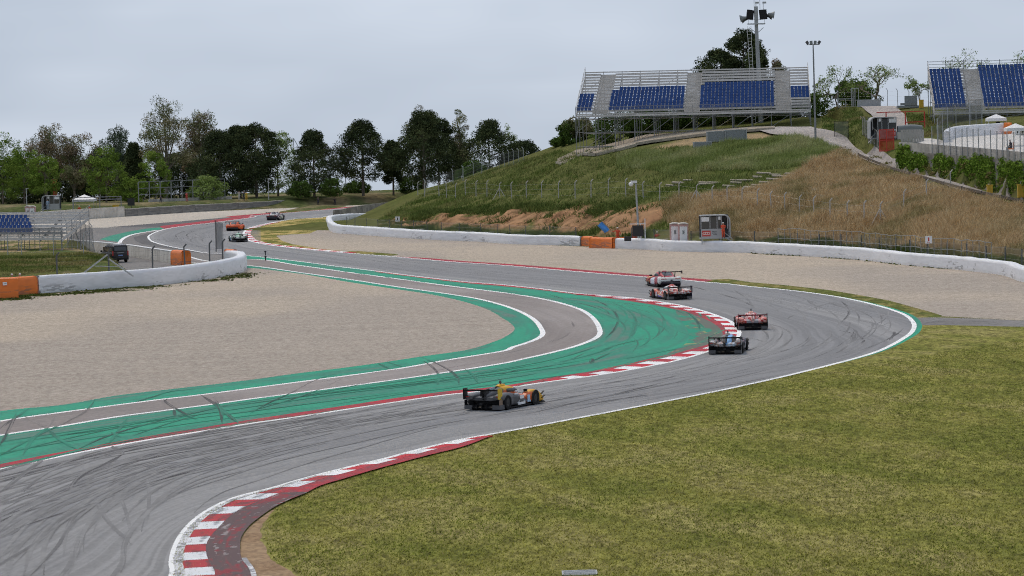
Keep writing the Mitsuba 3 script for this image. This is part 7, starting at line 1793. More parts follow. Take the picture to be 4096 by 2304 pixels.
# marshal huts with a rounded end
bsdf('m_window', type='principled', base_color=rgb(0.05, 0.055, 0.06), roughness=0.08, specular=0.7)
paint('m_hut', (0.36, 0.37, 0.375), 0.6); paint('m_hut_red', (0.50, 0.06, 0.05), 0.5); paint('m_beige', (0.50, 0.47, 0.42), 0.6)


def hut(label, pos, rz, round_right=True, emblem=True, scale=1.0):
    root = thing('marshal_hut', label, 'hut')
    sx = 1 if round_right else -1
    M = trimesh.transformations.euler_matrix(0, 0, rz); M[:3, 3] = pos; M[:3, :3] *= scale
    M = M @ np.diag([sx, 1, 1, 1.0])
    def put(n, m, mat):
        m = m.copy(); m.apply_transform(M)
        if sx < 0: m.invert()
        return add(n, m, mat, root)
    an = np.linspace(0, math.pi / 2, 10)
    prof = [(-1.55, 2.95)] + [(1.05 + 0.55 * math.sin(a), 2.35 + 0.62 * math.cos(a)) for a in an] + [(1.62, 0.55)]
    inner = [(x - 0.10 if x > 1 else x, z - 0.10) for x, z in prof]
    shell = trimesh.creation.extrude_polygon(Polygon(prof + inner[::-1]).buffer(0), 2.2, engine='earcut')
    shell.apply_transform(np.array([[1, 0, 0, 0], [0, 0, 1, -1.15], [0, 1, 0, 0], [0, 0, 0, 1.0]]))
    put('roof', shell, 'm_hut')
    put('floor', MB().box((0, 0, .50), (3.1, 2.0, .12)).mesh(), 'm_hut')
    put('front_panel', MB().box((-.42, -1.0, 1.02), (2.2, .06, .96)).mesh(), 'm_hut')
    put('rear_wall', MB().box((0, 1.0, 1.75), (3.1, .06, 2.4)).mesh(), 'm_dark_steel')
    for x in (-1.5, -.55, .2, .68, 1.3): put('window_post', MB().box((x, -1.0, 2.15), (.07, .07, 1.35)).mesh(), 'm_hut')
    for x0, x1 in ((-1.46, -.59), (-.51, .16), (.24, .64)): put('window', MB().box(((x0 + x1) / 2, -.98, 2.15), (x1 - x0, .02, 1.25)).mesh(), 'm_window')
    put('notice', MB().box((-1.05, -1.04, 2.52), (.80, .02, .48)).mesh(), 'm_white'); put('notice', MB().box((.45, -1.04, 2.62), (.24, .02, .36)).mesh(), 'm_white')
    if emblem:
        k = put('emblem', MB().box((-.95, -1.045, 1.02), (.92, .03, .60)).mesh(), 'm_hut_red')
        for i in range(3):
            r_ = trimesh.creation.annulus(.10, .15, .02, sections=16).apply_transform(trimesh.transformations.rotation_matrix(math.pi / 2, (1, 0, 0))); r_.apply_translation((-1.20 + .24 * i, -1.07, 1.02)); put('mark', r_, 'm_white')
        for i in range(3): put('lettering', MB().box((-.10 + (i == 2) * .1, -1.04, 1.20 - .15 * i), (.52 - .12 * (i == 2), .015, .07)).mesh(), 'm_dark_steel')
    for x in (-1.4, .6, 1.5): put('leg', MB().box((x, -.8, .2), (.10, .10, .62)).mesh(), 'm_galv'); put('leg', MB().box((x, .8, .2), (.10, .10, .62)).mesh(), 'm_galv')
    put('stair', MB().bar((1.25, -1.1, .45), (1.9, -1.6, 0), .08).bar((.95, -1.1, 1.1), (1.7, -1.6, .45), .05).bar((1.7, -1.6, .5), (1.7, -1.6, 0), .05).mesh(), 'm_galv')
    return root


hut('grey marshal hut with a rounded right end and a red emblem behind the white barrier', ([(21.599,354.5,1.134)][0][0], [(21.599,354.5,1.134)][0][1], 0.95), 0.02)
q = [(-80.794,590,-0.097)][0]; hut('beige marshal hut with a rounded left end on the far left', (q[0], q[1], 0.9), 0.0, False, False, 1.0)
q = [(46.599,412.25,11.135)][0]; hut('grey marshal hut with a rounded left end beside the red gate', (q[0] - 0.6, q[1], float(hz(q[0], q[1])) - 0.3), 0.05, False, True, 1.05)

# portable toilets
def toilet(label, pos, group):
    r = thing('portable_toilet', label, 'portable toilet', group)
    x, y, z = pos
    add('cabin', MB().box((x, y, z + 1.05), (1.05, 1.1, 2.1)).mesh(), 'm_hut_pink', r)
    roof = loft([(-.56, 0, .55, 0, .08), (0, 0, .58, 0, .24), (.56, 0, .55, 0, .08)], .6); roof.apply_translation((x, y, z + 2.08)); add('roof', roof, 'm_beige', r)
    add('door', MB().box((x, y - .56, z + 1.0), (.80, .05, 1.75)).mesh(), 'm_white', r)
    add('sign', MB().box((x, y - .592, z + 1.25), (.22, .015, .42)).mesh(), 'm_grey_box', r)


paint('m_hut_pink', (0.44, 0.26, 0.24), 0.6)
for k, q in enumerate([(17.658,360,1.131),(18.504,359,1.101)]): toilet(['left of the two beige portable toilets beside the marshal hut', 'right of the two beige portable toilets beside the marshal hut'][k], (q[0], q[1], .75), 'portable toilets')
q = [(-79.938,560,0.847)][0]; toilet('pale portable toilet behind the left grandstand', (q[0], q[1], .4), 'portable toilets'); q = [(-80.891,562,0.819)][0]; toilet('second pale portable toilet behind the left grandstand', (q[0], q[1], .4), 'portable toilets')

# masts and poles
q = [(34.562,462,19.621)][0]; zb = float(hz(q[0], q[1])); ztop = [(34.16,462,27.174)][0][2]
mast = thing('floodlight_mast', 'tall pale floodlight mast with a ladder and horn loudspeakers behind the grandstand', 'mast')
xm, ym = q[0], q[1]; tilt = -0.5
mm = MB(); limb(mm, [(xm + .3, ym, zb), (xm - .1, ym, ztop)], .36, .24, 12); add('pole', mm.mesh(), 'm_pale_box', mast)
add('platform', MB().box((xm - .1, ym, ztop + .1), (2.4, 1.2, .14)).bar((xm - 1.3, ym - .6, ztop + .7), (xm + 1.1, ym - .6, ztop + .7), .06).bar((xm - 1.2, ym - .6, ztop), (xm - 1.2, ym - .6, ztop + .7), .05).bar((xm + 1.0, ym - .6, ztop), (xm + 1.0, ym - .6, ztop + .7), .05).bar((xm - 1.1, ym, ztop - .4), (xm, ym, ztop - 1.2), .08).bar((xm + .9, ym, ztop - .4), (xm, ym, ztop - 1.2), .08).mesh(), 'm_galv', mast)
add('core', MB().box((xm - .1, ym, ztop + 1.3), (.5, .5, 2.4)).mesh(), 'm_galv', mast)
for dx, w_, an_ in ((-.95, .95, .15), (.85, 1.0, -.1)): add('loudspeaker', MB().box((xm + dx, ym - .2, ztop + 1.35), (w_, .8, 1.35), ry=an_).box((xm + dx, ym - .65, ztop + 1.35), (w_ * .8, .1, 1.1), ry=an_).mesh(), 'm_carbon', mast)
for s, dz in ((-1, .5), (1, .9)):
    h_ = trimesh.creation.revolve(np.array([(.18, 0), (.30, .5), (.62, 1.0), (.58, 1.0), (.26, .5), (.12, .05)]), sections=14); h_.apply_transform(trimesh.transformations.rotation_matrix(s * 1.75, (0, 1, 0))); h_.apply_transform(trimesh.transformations.scale_matrix(0.85)); h_.apply_translation((xm + s * 1.25, ym - .1, ztop + dz + .35)); add('horn', h_, 'm_plate', mast)
    h2 = h_.copy(); h2.apply_translation((s * .25, -.4, .15)); add('horn', h2, 'm_grey_box', mast)
for dx in (-.35, .45): add('antenna', MB().bar((xm + dx, ym, ztop + 1), (xm + dx, ym, ztop + 7), .05).mesh(), 'm_galv', mast)
for dx, dz in ((-.1, 3.0), (.9, 3.0)): add('camera', MB().bar((xm + dx, ym, ztop + 1.5), (xm + dx, ym, ztop + dz), .07).box((xm + dx + .15, ym - .1, ztop + dz), (.5, .3, .25)).mesh(), 'm_galv', mast)
lad = thing('mast_ladder', 'caged white ladder running up the left side of the floodlight mast', 'ladder')
for dx in (-.75, -1.25): add('rail', MB().bar((xm + dx + .3, ym - .1, zb), (xm + dx - .1, ym - .1, ztop - .2), .05).mesh(), 'm_white', lad)
for z in np.arange(zb + .4, ztop - .3, .45): add('rung', MB().bar((xm - 1.22 + .3 - .4 * (z - zb) / (ztop - zb), ym - .1, z), (xm - .78 + .3 - .4 * (z - zb) / (ztop - zb), ym - .1, z), .035).mesh(), 'm_white', lad)
q = [(38.609,421.25,10.896)][0]; zt_ = [(38.515,421,23.268)][0]
lp_ = thing('lamp_post', 'tall thin lamp post with a ring of floodlights right of the hilltop grandstand', 'lamp post')
mm = MB(); limb(mm, [(q[0], q[1], q[2] - .3), (zt_[0], q[1], zt_[2])], .15, .08, 8); add('pole', mm.mesh(), 'm_steel_tube', lp_)
add('bracket', MB().bar((zt_[0] - .8, q[1], zt_[2]), (zt_[0] + .8, q[1], zt_[2]), .10).mesh(), 'm_steel_tube', lp_)
for dx, ry in ((-.75, .6), (-.25, .1), (.25, -.05), (.75, -.6)): add('floodlight', MB().box((zt_[0] + dx, q[1] - .1, zt_[2] + .26), (.34, .28, .42), ry=-ry).mesh(), 'm_plate' if abs(dx) > .5 else 'm_grey_box', lp_)
q = [(14.118,368,1.129)][0]; q2 = [(13.857,368,7.476)][0]
cp = thing('camera_pole', 'slim grey pole with a white camera dome behind the barrier', 'camera pole')
mm = MB(); limb(mm, [(q[0], q[1], 0), (q2[0], q[1], q2[2])], .16, .09, 8); add('pole', mm.mesh(), 'm_galv', cp)
add('camera', MB().box((q2[0] - .2, q[1] - .1, q2[2] - .1), (.7, .25, .25)).add(trimesh.creation.icosphere(2, .26).apply_translation((q2[0] - .52, q[1] - .1, q2[2] - .35))).mesh(), 'm_white', cp)
q = [(13.924,366,1.85)][0]
sb_ = thing('signal_board', 'black signal board in a pale frame behind the white barrier', 'sign board')
add('board', MB().box((q[0], q[1], q[2] + .2), (1.25, .12, 1.2)).mesh(), 'm_black', sb_)
for dx in (.78, .3): add('post', MB().bar((q[0] + dx, q[1] + .1, 0), (q[0] + dx, q[1] + .1, q[2] + 1.0 + (dx > .5) * .5), .09).mesh(), 'm_white', sb_)
add('top_bar', MB().bar((q[0] - .9, q[1] + .1, q[2] + .95), (q[0] + .85, q[1] + .1, q[2] + .95), .07).mesh(), 'm_white', sb_)
add('camera', MB().box((q[0] - 1.15, q[1], q[2] - .65), (.75, .4, .5)).mesh(), 'm_black', sb_)
for lab, pxs in (('small white notice with a black mark on the wires at the foot of the hill', [(-15.25,452,1.77)]), ('white notice with a red mark on the light frame fence', [(37.962,304,2.506)]), ('white notice on the net above the kart paddock wall', [(57.118,372,11.823)]), ('second white notice on the net above the kart paddock', [(57.456,378,11.816)])):
    q = pxs[0]; s_g = thing('notice', lab, 'sign', 'white notices'); add('board', MB().box(q, (.62, .04, .68)).mesh(), 'm_white', s_g); add('mark', MB().box((q[0], q[1] - .03, q[2] + .05), (.12, .02, .34)).box((q[0], q[1] - .03, q[2] - .22), (.3, .02, .06)).mesh(), 'm_hut_red' if 'red' in lab else 'm_black', s_g)
# far poles
for lab, u_, h_ in (('pale lamp pole in front of the big pine clump', [(-44.83,622,1.597)][0], 4.0), ('thin steel pole left of the beige marshal hut', [(-84.469,585,0.67)][0], 4.6)):
    tag(add('pole', MB().bar(u_, (u_[0], u_[1], u_[2] + h_), .16, n=6).box((u_[0] + .15, u_[1], u_[2] + h_), (.5, .2, .12)).mesh(), 'm_galv'), lab, 'pole')
q = [(-86.94,640,1.962)][0]; tag(add('red_pillar', MB().box((q[0], q[1], q[2] + 2.1), (.75, .5, 4.2)).box((q[0], q[1], q[2] + 3.2), (.8, .55, .2)).mesh(), 'm_hut_red'), 'dark red pillar among the trees behind the far left hut', 'pillar')

# empty sign frame, gantry, white gazebo on the far left
fr_ = thing('sign_frame', 'large empty steel sign frame in front of the tall gum trees', 'frame')
a_, b_2 = np.array([(-68.99,622,1.776)][0]), np.array([(-53.968,634,1.864)][0]); hF = 3.7
for k in range(9):
    p = a_ + (b_2 - a_) * k / 8; add('post', MB().bar(p - [0, 0, .6], p + [0, 0, hF], .16).mesh(), 'm_steel_tube', fr_)
    if 0 < k < 8 and k != 4: add('strut', MB().bar(p + [-1.4, 1.5, 0], p + [0, 0, hF * .65], .09).mesh(), 'm_steel_tube', fr_)
for f_ in (.36, .68, 1.0): add('rail', MB().bar(a_ + [0, 0, hF * f_], b_2 + [0, 0, hF * f_], .11).mesh(), 'm_steel_tube', fr_)
tag(add('low_wall', MB().bar(a_ + (b_2 - a_) * .12 + [0, -.8, .1], a_ + (b_2 - a_) * 1.08 + [0, -.8, .1], .4, .6).mesh(), 'm_concrete'), 'low pale wall running under the empty sign frame', 'wall')
ga_ = thing('gantry', 'grey pipe gantry with a net over the white gazebo', 'frame')
a_, b_2 = np.array([(-76.316,585,1.388)][0]), np.array([(-68.785,592,1.338)][0])
for k in (0, .55, 1.0): p = a_ + (b_2 - a_) * k; add('post', MB().bar((p[0], p[1], 0), (p[0], p[1], p[2] + 2.0), .14).mesh(), 'm_steel_tube', ga_)
for z in (1.6, 2.05): add('rail', MB().bar(a_ + [0, 0, z], b_2 + [0, 0, z], .13).mesh(), 'm_steel_tube', ga_)


def gazebo(label, pos, w, h, leg):
    r = thing('gazebo', label, 'canopy', 'white canopies')
    x, y, z = pos; e = h - w * .22
    v = np.array([[x - w / 2, y - w / 2, z + e], [x + w / 2, y - w / 2, z + e], [x + w / 2, y + w / 2, z + e], [x - w / 2, y + w / 2, z + e], [x, y, z + h]])
    vv = np.vstack([v, v[:4] - [0, 0, .35]])
    add('roof', trimesh.Trimesh(vv, [[0, 1, 4], [1, 2, 4], [2, 3, 4], [3, 0, 4], [5, 6, 1], [5, 1, 0], [6, 7, 2], [6, 2, 1], [7, 8, 3], [7, 3, 2], [8, 5, 0], [8, 0, 3]], process=False), 'm_white', r)
    for sx in (-1, 1):
        for sy in (-1, 1): add('leg', MB().bar((x + sx * (w / 2 - .05), y + sy * (w / 2 - .05), z), (x + sx * (w / 2 - .05), y + sy * (w / 2 - .05), z + e), .06).mesh(), leg, r)


q = [(-75.775,596,0.911)][0]; gazebo('white gazebo under the pipe gantry on the far left', (q[0], q[1], .9), 3.9, 2.9, 'm_galv')
q = [(-70.007,594,1.25)][0]; tag(add('yellow_bin', MB().box((q[0], q[1], .9), (1.0, .8, 1.7)).box((q[0], q[1], 1.8), (1.1, .9, .12)).mesh(), 'm_yellow' if 'm_yellow' in scene else paint('m_yellow', (0.52, 0.33, 0.03), 0.5)), 'yellow bin beside the white gazebo', 'bin')
q = [(-68.488,605,1.47)][0]; tag(add('black_board', MB().box((q[0], q[1], q[2] + .6), (1.3, .2, 1.2)).bar((q[0], q[1], 0), (q[0], q[1], q[2]), .1).bar((q[0] - 1.0, q[1], q[2] + 1.25), (q[0] + .9, q[1], q[2] + 1.25), .08).mesh(), 'm_black'), 'black board on a post right of the pipe gantry', 'sign board')
for lab, u_ in (('yellow bin beside the path at the far right edge', [(52.32,342.5,5.141)][0]), ('small yellow post beside the path below the ivy', [(49.685,346.5,5.451)][0]), ('orange bin on the crest left of the far grandstand', [(55.501,449.75,15.116)][0])):
    z = float(hz(u_[0], u_[1])); s_b = 1.0 if 'far right' in lab else .8
    tag(add('yellow_bin', MB().box((u_[0], u_[1], z + .65 * s_b), (.7 * s_b, .6, 1.25 * s_b)).box((u_[0], u_[1], z + 1.32 * s_b), (.8 * s_b, .66, .10)).mesh(), 'm_yellow'), lab, 'bin')
# scaffold tower remains between the far pines
for k, (q, h_, lab) in enumerate(zip([(-44.292,690,1.446),(-37.078,690,1.446),(-33.803,690,1.29)], (11.5, 7.5, 5.0), ('thin bare scaffold tower behind the pointed pine', 'slanting scaffold between the pointed pine and the round pine', 'low scaffold behind the round pine'))):
    t_ = thing('scaffold', lab, 'scaffold')
    w_ = 5.0
    for i in range(4): add('post', MB().bar((q[0] + i * w_ / 3, q[1], q[2]), (q[0] + i * w_ / 3, q[1], q[2] + h_ * (1 - .22 * i if k else 1)), .12).mesh(), 'm_steel_tube', t_)
    for z in np.arange(1.5, h_, 2.0): add('ledger', MB().bar((q[0], q[1], q[2] + z), (q[0] + w_ * (1 if not k else max(.2, 1 - z / h_)), q[1], q[2] + z), .09).mesh(), 'm_steel_tube', t_)
    add('brace', MB().bar((q[0], q[1], q[2] + h_), (q[0] + w_ * 1.2, q[1], q[2]), .12).mesh(), 'm_steel_tube', t_)

# kart paddock: padded wall, canopies, red gate, rails
kb = curve([p[:2] for p in [(51.295,391.75,10.609),(51.739,394.75,10.87),(52.726,396.5,11.125),(55.013,396,11.309),(57.293,395.5,11.398),(58.421,395.5,11.467)]], .5)
kz = float(hz(*kb[len(kb) // 2]))
m, uv = sweep(kb, pad_profile(.7, 1.45), .1, 4, hz(kb[:, 0], kb[:, 1]))
tag(add('tyre_barrier', m, 'm_white_vinyl', smooth=True, uv=uv), 'white padded barrier round the kart paddock above the ivy wall', 'barrier')
ko = [(58.404,394.75,11.421),(59.257,394.5,11.449)]; m, uv = sweep(curve([p[:2] for p in ko], .5), pad_profile(.7, 1.5), .05, 4, hz(ko[0][0], ko[0][1]).item()); tag(add('orange_pad', m, 'm_orange_vinyl', smooth=True, uv=uv), 'orange pad at the right end of the kart paddock barrier', 'barrier')
q = [(57.76,396.75,11.575)][0]; gazebo('white parasol canopy over the kart paddock, left of the two', (q[0], q[1], float(hz(q[0], q[1]))), 2.2, 2.4, 'm_galv')
q = [(56.013,371,10.132)][0]; gazebo('white canopy above the seated person in the kart paddock', (q[0] + .2, q[1] + .3, float(hz(q[0], q[1]))), 2.3, 2.7, 'm_pale_box')
q = [(45.237,400,9.769)][0]; zg = float(hz(q[0], q[1]))
gt = thing('red_gate', 'red mesh gate standing open at the left end of the ivy wall', 'gate')
for dx in (-.95, -.1, .75): add('post', MB().bar((q[0] + dx, q[1], zg), (q[0] + dx, q[1], zg + 2.7 + .08 * dx), .11).mesh(), 'm_red_steel', gt)
for z in (.15, 1.35, 2.62): add('rail', MB().bar((q[0] - .95, q[1], zg + z), (q[0] + .75, q[1], zg + z + .05), .09).mesh(), 'm_red_steel', gt)
bsdf('m_red_net', type='mask', opacity=0.72, nested={'type': 'diffuse', 'reflectance': rgb(0.40, 0.05, 0.03)})
add('mesh_panel', MB().quad((q[0] - .95, q[1], zg), (q[0] + .75, q[1], zg), (q[0] + .75, q[1], zg + 2.6), (q[0] - .95, q[1], zg + 2.6)).mesh(), 'm_red_net', gt)
q = [(49.869,419,12.239)][0]; zg = float(hz(q[0], q[1]))
rf = thing('red_rail', 'tall red pipe rail behind the grey marshal hut beside the access road', 'rail')
for dx in (-2.6, -.2, 2.2): add('post', MB().bar((q[0] + dx, q[1], zg - .4), (q[0] + dx, q[1], zg + 2.3), .13).mesh(), 'm_red_steel', rf)
for z in (1.0, 2.3): add('rail', MB().bar((q[0] - (3.8 if z > 2 else .2), q[1], zg + z), (q[0] + 2.2, q[1], zg + z + .05), .11).mesh(), 'm_red_steel', rf)
q = [(49.304,411.5,11.417)][0]; zg = float(hz(q[0], q[1]))
tk = thing('grey_tank', 'rounded grey tank cover beside the red gate', 'tank'); tb_ = loft([(-1.5, 0, .6, 0, 1.1), (0, 0, .65, 0, 1.25), (1.5, 0, .6, 0, 1.1)], .5); tb_.apply_translation((q[0], q[1], zg + .3)); add('cover', tb_, 'm_grey_box', tk, smooth=40); add('base', MB().box((q[0], q[1], zg + .2), (3.2, 1.4, .9)).mesh(), 'm_beige', tk)
q = [(48.146,400,10.462)][0]; zg = float(hz(q[0], q[1])); rb = thing('board_fence', 'grey vertical board fence at the left end of the parapet', 'fence')
for k in range(9): add('board', MB().box((q[0] - 1.2 + .31 * k, q[1] - .3, zg + 1.1), (.28, .05, 1.6 + rm.normal() * .02)).mesh(), 'm_concrete_post', rb)
up_ = [(45.129,426.5,11.764),(45.123,423.5,11.514),(45.057,420,11.144),(45.024,416,10.688),(45.045,412,10.301),(44.994,408.25,9.953),(44.897,405.5,9.606)]
fence('chain link fence with bent tops climbing beside the access road', up_, 2.2, 'm_concrete_post', .09, .4, 3, 'm_dense_net', bend_dir=(-.7, -.2))
q = [(42.632,429,11.339)][0]; tag(add('net_gate', MB().bar((q[0] - .9, q[1], q[2] - .2), (q[0] - .9, q[1], q[2] + 2.3), .1).bar((q[0] + .9, q[1], q[2] - .2), (q[0] + .9, q[1], q[2] + 2.3), .1).bar((q[0] - .9, q[1], q[2] + 2.2), (q[0] + .9, q[1], q[2] + 2.2), .06).quad((q[0] - .9, q[1], q[2]), (q[0] + .9, q[1], q[2]), (q[0] + .9, q[1], q[2] + 2.2), (q[0] - .9, q[1], q[2] + 2.2)).mesh(), 'm_dense_net'), 'grey mesh gate standing alone beside the hill path', 'gate')
kp = [(p[0], p[1], float(hz(p[0], p[1]))) for p in [(49.414,385.5,10.078),(51.569,397.75,11.054),(52.516,400.25,11.359),(53.906,403.5,11.659),(55.343,401.75,11.77),(57.29,410.5,12.357),(58.022,410.5,12.438)]]
fence('tall net fence round the left end of the kart paddock', kp, 3.6, 'm_galv', .10, 0, 4, 'm_dense_net')
# bits of scaffold stored on the crest
st = thing('scaffold_pile', 'stack of white scaffold frames stored on the crest beside the access road', 'scaffold')
q = [(46.07,460,15.459)][0]
for k, (dx, w_, h_) in enumerate(((-2.2, 2.4, .7), (.3, 2.0, 1.2), (1.6, 1.0, 2.6))):
    z0 = float(hz(q[0] + dx, q[1]))
    for z in (.1, h_): add('frame_bar', MB().bar((q[0] + dx - w_ / 2, q[1], z0 + z), (q[0] + dx + w_ / 2, q[1], z0 + z), .10).mesh(), 'm_galv', st)
    for x in (-w_ / 2, 0, w_ / 2): add('frame_bar', MB().bar((q[0] + dx + x, q[1], z0), (q[0] + dx + x, q[1], z0 + h_), .09).mesh(), 'm_galv', st)
q = [(48.804,458.5,15.441)][0]; z0 = float(hz(q[0], q[1])); tag(add('road_block', MB().box((q[0] + .6, q[1], z0 + .5), (3.2, .5, .95)).box((q[0] + .6, q[1], z0 + 1.0), (3.3, .6, .1)).mesh(), 'm_pale_box'), 'pale concrete road block at the top of the access road', 'barrier block')
cf = [(p[0], p[1] + 1.5, float(hz(p[0], p[1]))) for p in [(45.253,492.75,15.428),(45.272,472.75,15.572),(45.564,461.5,15.537),(47.573,459.75,15.478),(49.837,458,15.413),(51.869,456.75,15.358),(53.039,454.25,15.259),(54.247,451.75,15.159),(55.407,449,15.06),(56.295,446.75,14.971)]]
fence('wire fence with bent posts along the crest of the hill', cf, 2.3, 'm_galv', .08, .4, 4, None, bend_dir=(-.6, 0))
# parapet behind the far grandstand etc.
q = [(54.139,451.75,15.162)][0]; z0 = float(hz(q[0], q[1])); tag(add('board_stack', MB().box((q[0], q[1], z0 + .2), (3.4, 1.2, .3)).box((q[0] - .1, q[1], z0 + .55), (2.2, 1.0, .3)).box((q[0] + .2, q[1], z0 + 1.0), (1.7, .3, 1.3)).mesh(), 'm_grey_box'), 'dark stack of boards and a trolley on the crest near the small tree', 'board stack')
dn = [(1.812,98.731)][0]
gr_ = thing('drain_grate', 'pale drain grating set in the mown grass at the bottom edge', 'grate')
for k in range(6): add('slat', MB().box((dn[0], dn[1] - .35 + .14 * k, .03), (.95, .07, .04)).mesh(), 'm_galv', gr_)
add('frame', MB().box((dn[0], dn[1], .015), (1.05, .95, .03)).mesh(), 'm_pale_box', gr_)

# ------------------------------------------------------------------ people
paint('m_skin', (0.42, 0.25, 0.18), 0.6); paint('m_overall', (0.58, 0.075, 0.03), 0.7); paint('m_cap', (0.68, 0.67, 0.65), 0.6); paint('m_dark_cloth', (0.035, 0.035, 0.045), 0.8); paint('m_blue_flag', (0.06, 0.26, 0.66), 0.7); paint('m_boot', (0.03, 0.028, 0.026), 0.7); paint('m_hair', (0.05, 0.035, 0.025), 0.8)


def hull(a, b, ra, rb):
    def ball(c, r): return m3.Manifold.sphere(r, 12).translate([float(v) for v in c])
    return m3.Manifold.batch_hull([ball(a, ra), ball(b, rb)])


def mesh_of(parts, fine=0.05, it=6):
    u = parts[0]
    for p in parts[1:]: u = u + p
    u = u.refine_to_length(fine); mm_ = u.to_mesh()
    t = trimesh.Trimesh(mm_.vert_properties[:, :3], mm_.tri_verts, process=True)
    return trimesh.smoothing.filter_taubin(t, iterations=it)


def person(label, pos, rz, l_hand=(.24, .05, .82), r_hand=(-.24, .05, .82), cloth='m_overall', cap=True, sit=0.0, group=None, scale=1.0, kneel=False):
    """Joints in metres: x right of the figure is negative, y forwards, z up."""
    root = thing('person', label, 'person', group)
    A = lambda *v: np.array(v, float)
    hip, chest, neck = A(0, 0, .93), A(0, .01, 1.32), A(0, .02, 1.48)
    if sit: hip, chest, neck = A(0, 0, sit), A(0, .03, sit + .40), A(0, .05, sit + .56)
    head = neck + A(0, .03, .17)
    sh = [chest + A(s * .19, 0, .08) for s in (1, -1)]
    hands = [A(*l_hand), A(*r_hand)]
    if sit: hands = [h_ + A(0, 0, sit - .93) for h_ in hands]
    parts = [hull(hip + A(0, 0, -.02), chest, .15, .17), hull(hip + A(.09, 0, -.03), hip + A(-.09, 0, -.03), .125, .125), hull(sh[0], sh[1], .075, .075), hull(chest, neck, .13, .06)]
    wrists = []
    for s, so, ha in zip((1, -1), sh, hands):
        v = ha - so; L = np.linalg.norm(v); ha = so + v / L * min(L, .52)
        el = (so + ha) / 2 + A(s * .05, -.06, -.05) * (1.6 - L)
        parts += [hull(so, el, .062, .05), hull(el, ha, .05, .036)]; wrists.append((el, ha))
    feet = []
    for s in (1, -1):
        hj = hip + A(s * .09, 0, -.05)
        if sit: kn, an_ = hj + A(s * .04, .42, .0), hj + A(s * .04, .44, -.43)
        else: kn, an_ = A(s * .10, .03, .49), A(s * .11, -.02, .08)
        parts += [hull(hj, kn, .092, .064), hull(kn, an_, .064, .046)]; feet.append(an_)
    T_ = trimesh.transformations.euler_matrix(0, 0, rz); T_[:3, :3] *= scale; T_[:3, 3] = pos
    put = lambda n, m, mat: add(n, m.copy().apply_transform(T_), mat, root, smooth=60)
    put('body', mesh_of(parts), cloth)
    hd = mesh_of([hull(neck, head + A(0, -.02, -.06), .055, .06), hull(head + A(0, -.01, .03), head + A(0, .03, -.07), .098, .065), hull(head + A(0, .085, -.02), head + A(0, .105, -.035), .02, .016), hull(head + A(.09, 0, -.01), head + A(.095, -.01, -.03), .02, .02), hull(head + A(-.09, 0, -.01), head + A(-.095, -.01, -.03), .02, .02)], .03, 3)
    put('head', hd, 'm_skin')
    top = [hull(head + A(0, -.015, .05), head + A(0, -.02, .02), .105, .10)] + ([hull(head + A(.05, .12, .05), head + A(-.05, .12, .05), .03, .03)] if cap else [])
    put('cap' if cap else 'hair', mesh_of(top, .04, 3), 'm_cap' if cap else 'm_hair')
    for el, ha in wrists:
        d = (ha - el) / np.linalg.norm(ha - el); x = np.cross(d, A(0, 1, .2)); x /= np.linalg.norm(x) + 1e-9
        y = np.cross(x, d); palm = ha + d * .07
        hp = [hull(ha + d * .01, palm + x * .02, .028, .026), hull(ha + d * .03, palm - x * .02, .026, .026)]
        for k, ln in enumerate((.075, .085, .08, .062)):
            o_ = palm + x * (.03 - .02 * k); k1 = o_ + d * ln * .55 + y * .006; k2 = k1 + d * ln * .35 + y * .035; hp += [hull(o_, k1, .0095, .009), hull(k1, k2, .009, .008)]
        th = ha + d * .03 + x * .03; hp += [hull(th, th + x * .03 + d * .03 + y * .01, .011, .010), hull(th + x * .03 + d * .03 + y * .01, th + x * .03 + d * .06 + y * .03, .010, .009)]
        put('hand', mesh_of(hp, .012, 2), 'm_skin')
    for an_ in feet: put('boot', mesh_of([hull(an_ + A(0, -.02, -.02), an_ + A(0, .15, -.045), .05, .035)], .05, 2), 'm_boot')
    return root, T_


MG = 'marshals in orange overalls'
q = [(11.977,375,0.822)][0]
pr, TM = person('marshal in orange overalls waving the blue flag behind the white barrier', (q[0], q[1], .45), math.pi, l_hand=(.60, .15, 1.30), r_hand=(-.3, .1, 1.0), group=MG)
hand = (TM @ np.array([.66, .14, 1.29, 1]))[:3]
fl = thing('flag', 'blue flag on a short stick held by the marshal behind the barrier', 'flag')
tip = hand + np.array([-1.05, 0, 1.15]); add('stick', MB().bar(hand + np.array([.12, 0, -.15]), tip, .03, n=6).mesh(), 'm_pale_box', fl)
u_, v_ = np.meshgrid(np.linspace(0, 1, 9), np.linspace(0, 1, 7), indexing='ij')
pf = tip + (hand - tip)[None, None] * (v_ * .78)[..., None] + np.array([-.55, .05, -.42]) * u_[..., None] + np.array([0, 1, 0.3]) * (.10 * np.sin(u_ * 6 + v_ * 2))[..., None]
pf = np.concatenate([pf.reshape(-1, 3), pf.reshape(-1, 3) + [0, .012, 0]])
fi = [[i * 7 + j, (i + 1) * 7 + j, (i + 1) * 7 + j + 1, i * 7 + j + 1] for i in range(8) for j in range(6)]; fi += [[a + 63 for a in r_[::-1]] for r_ in fi]
add('cloth', (pf, np.array(fi)), 'm_blue_flag', fl)
for lab, q, z, rz in (('marshal in orange overalls under the black signal board', [(13.807,374,0.59)][0], .05, math.pi), ('marshal in dark red overalls beside the post of the black signal board', [(14.563,374,0.573)][0], .15, 2.9), ('marshal looking over the barrier left of the portable toilets', [(16.25,371,0.456)][0], .0, 3.3)):
    person(lab, (q[0], q[1], z), rz, group=MG)
q = [(22.497,352.6,1.594)][0]; person('marshal in orange overalls standing in the open end of the grey hut', (q[0] - .1, q[1], 1.46), math.pi, (.14, .2, 1.15), (-.14, .2, 1.15), group=MG, scale=.95)
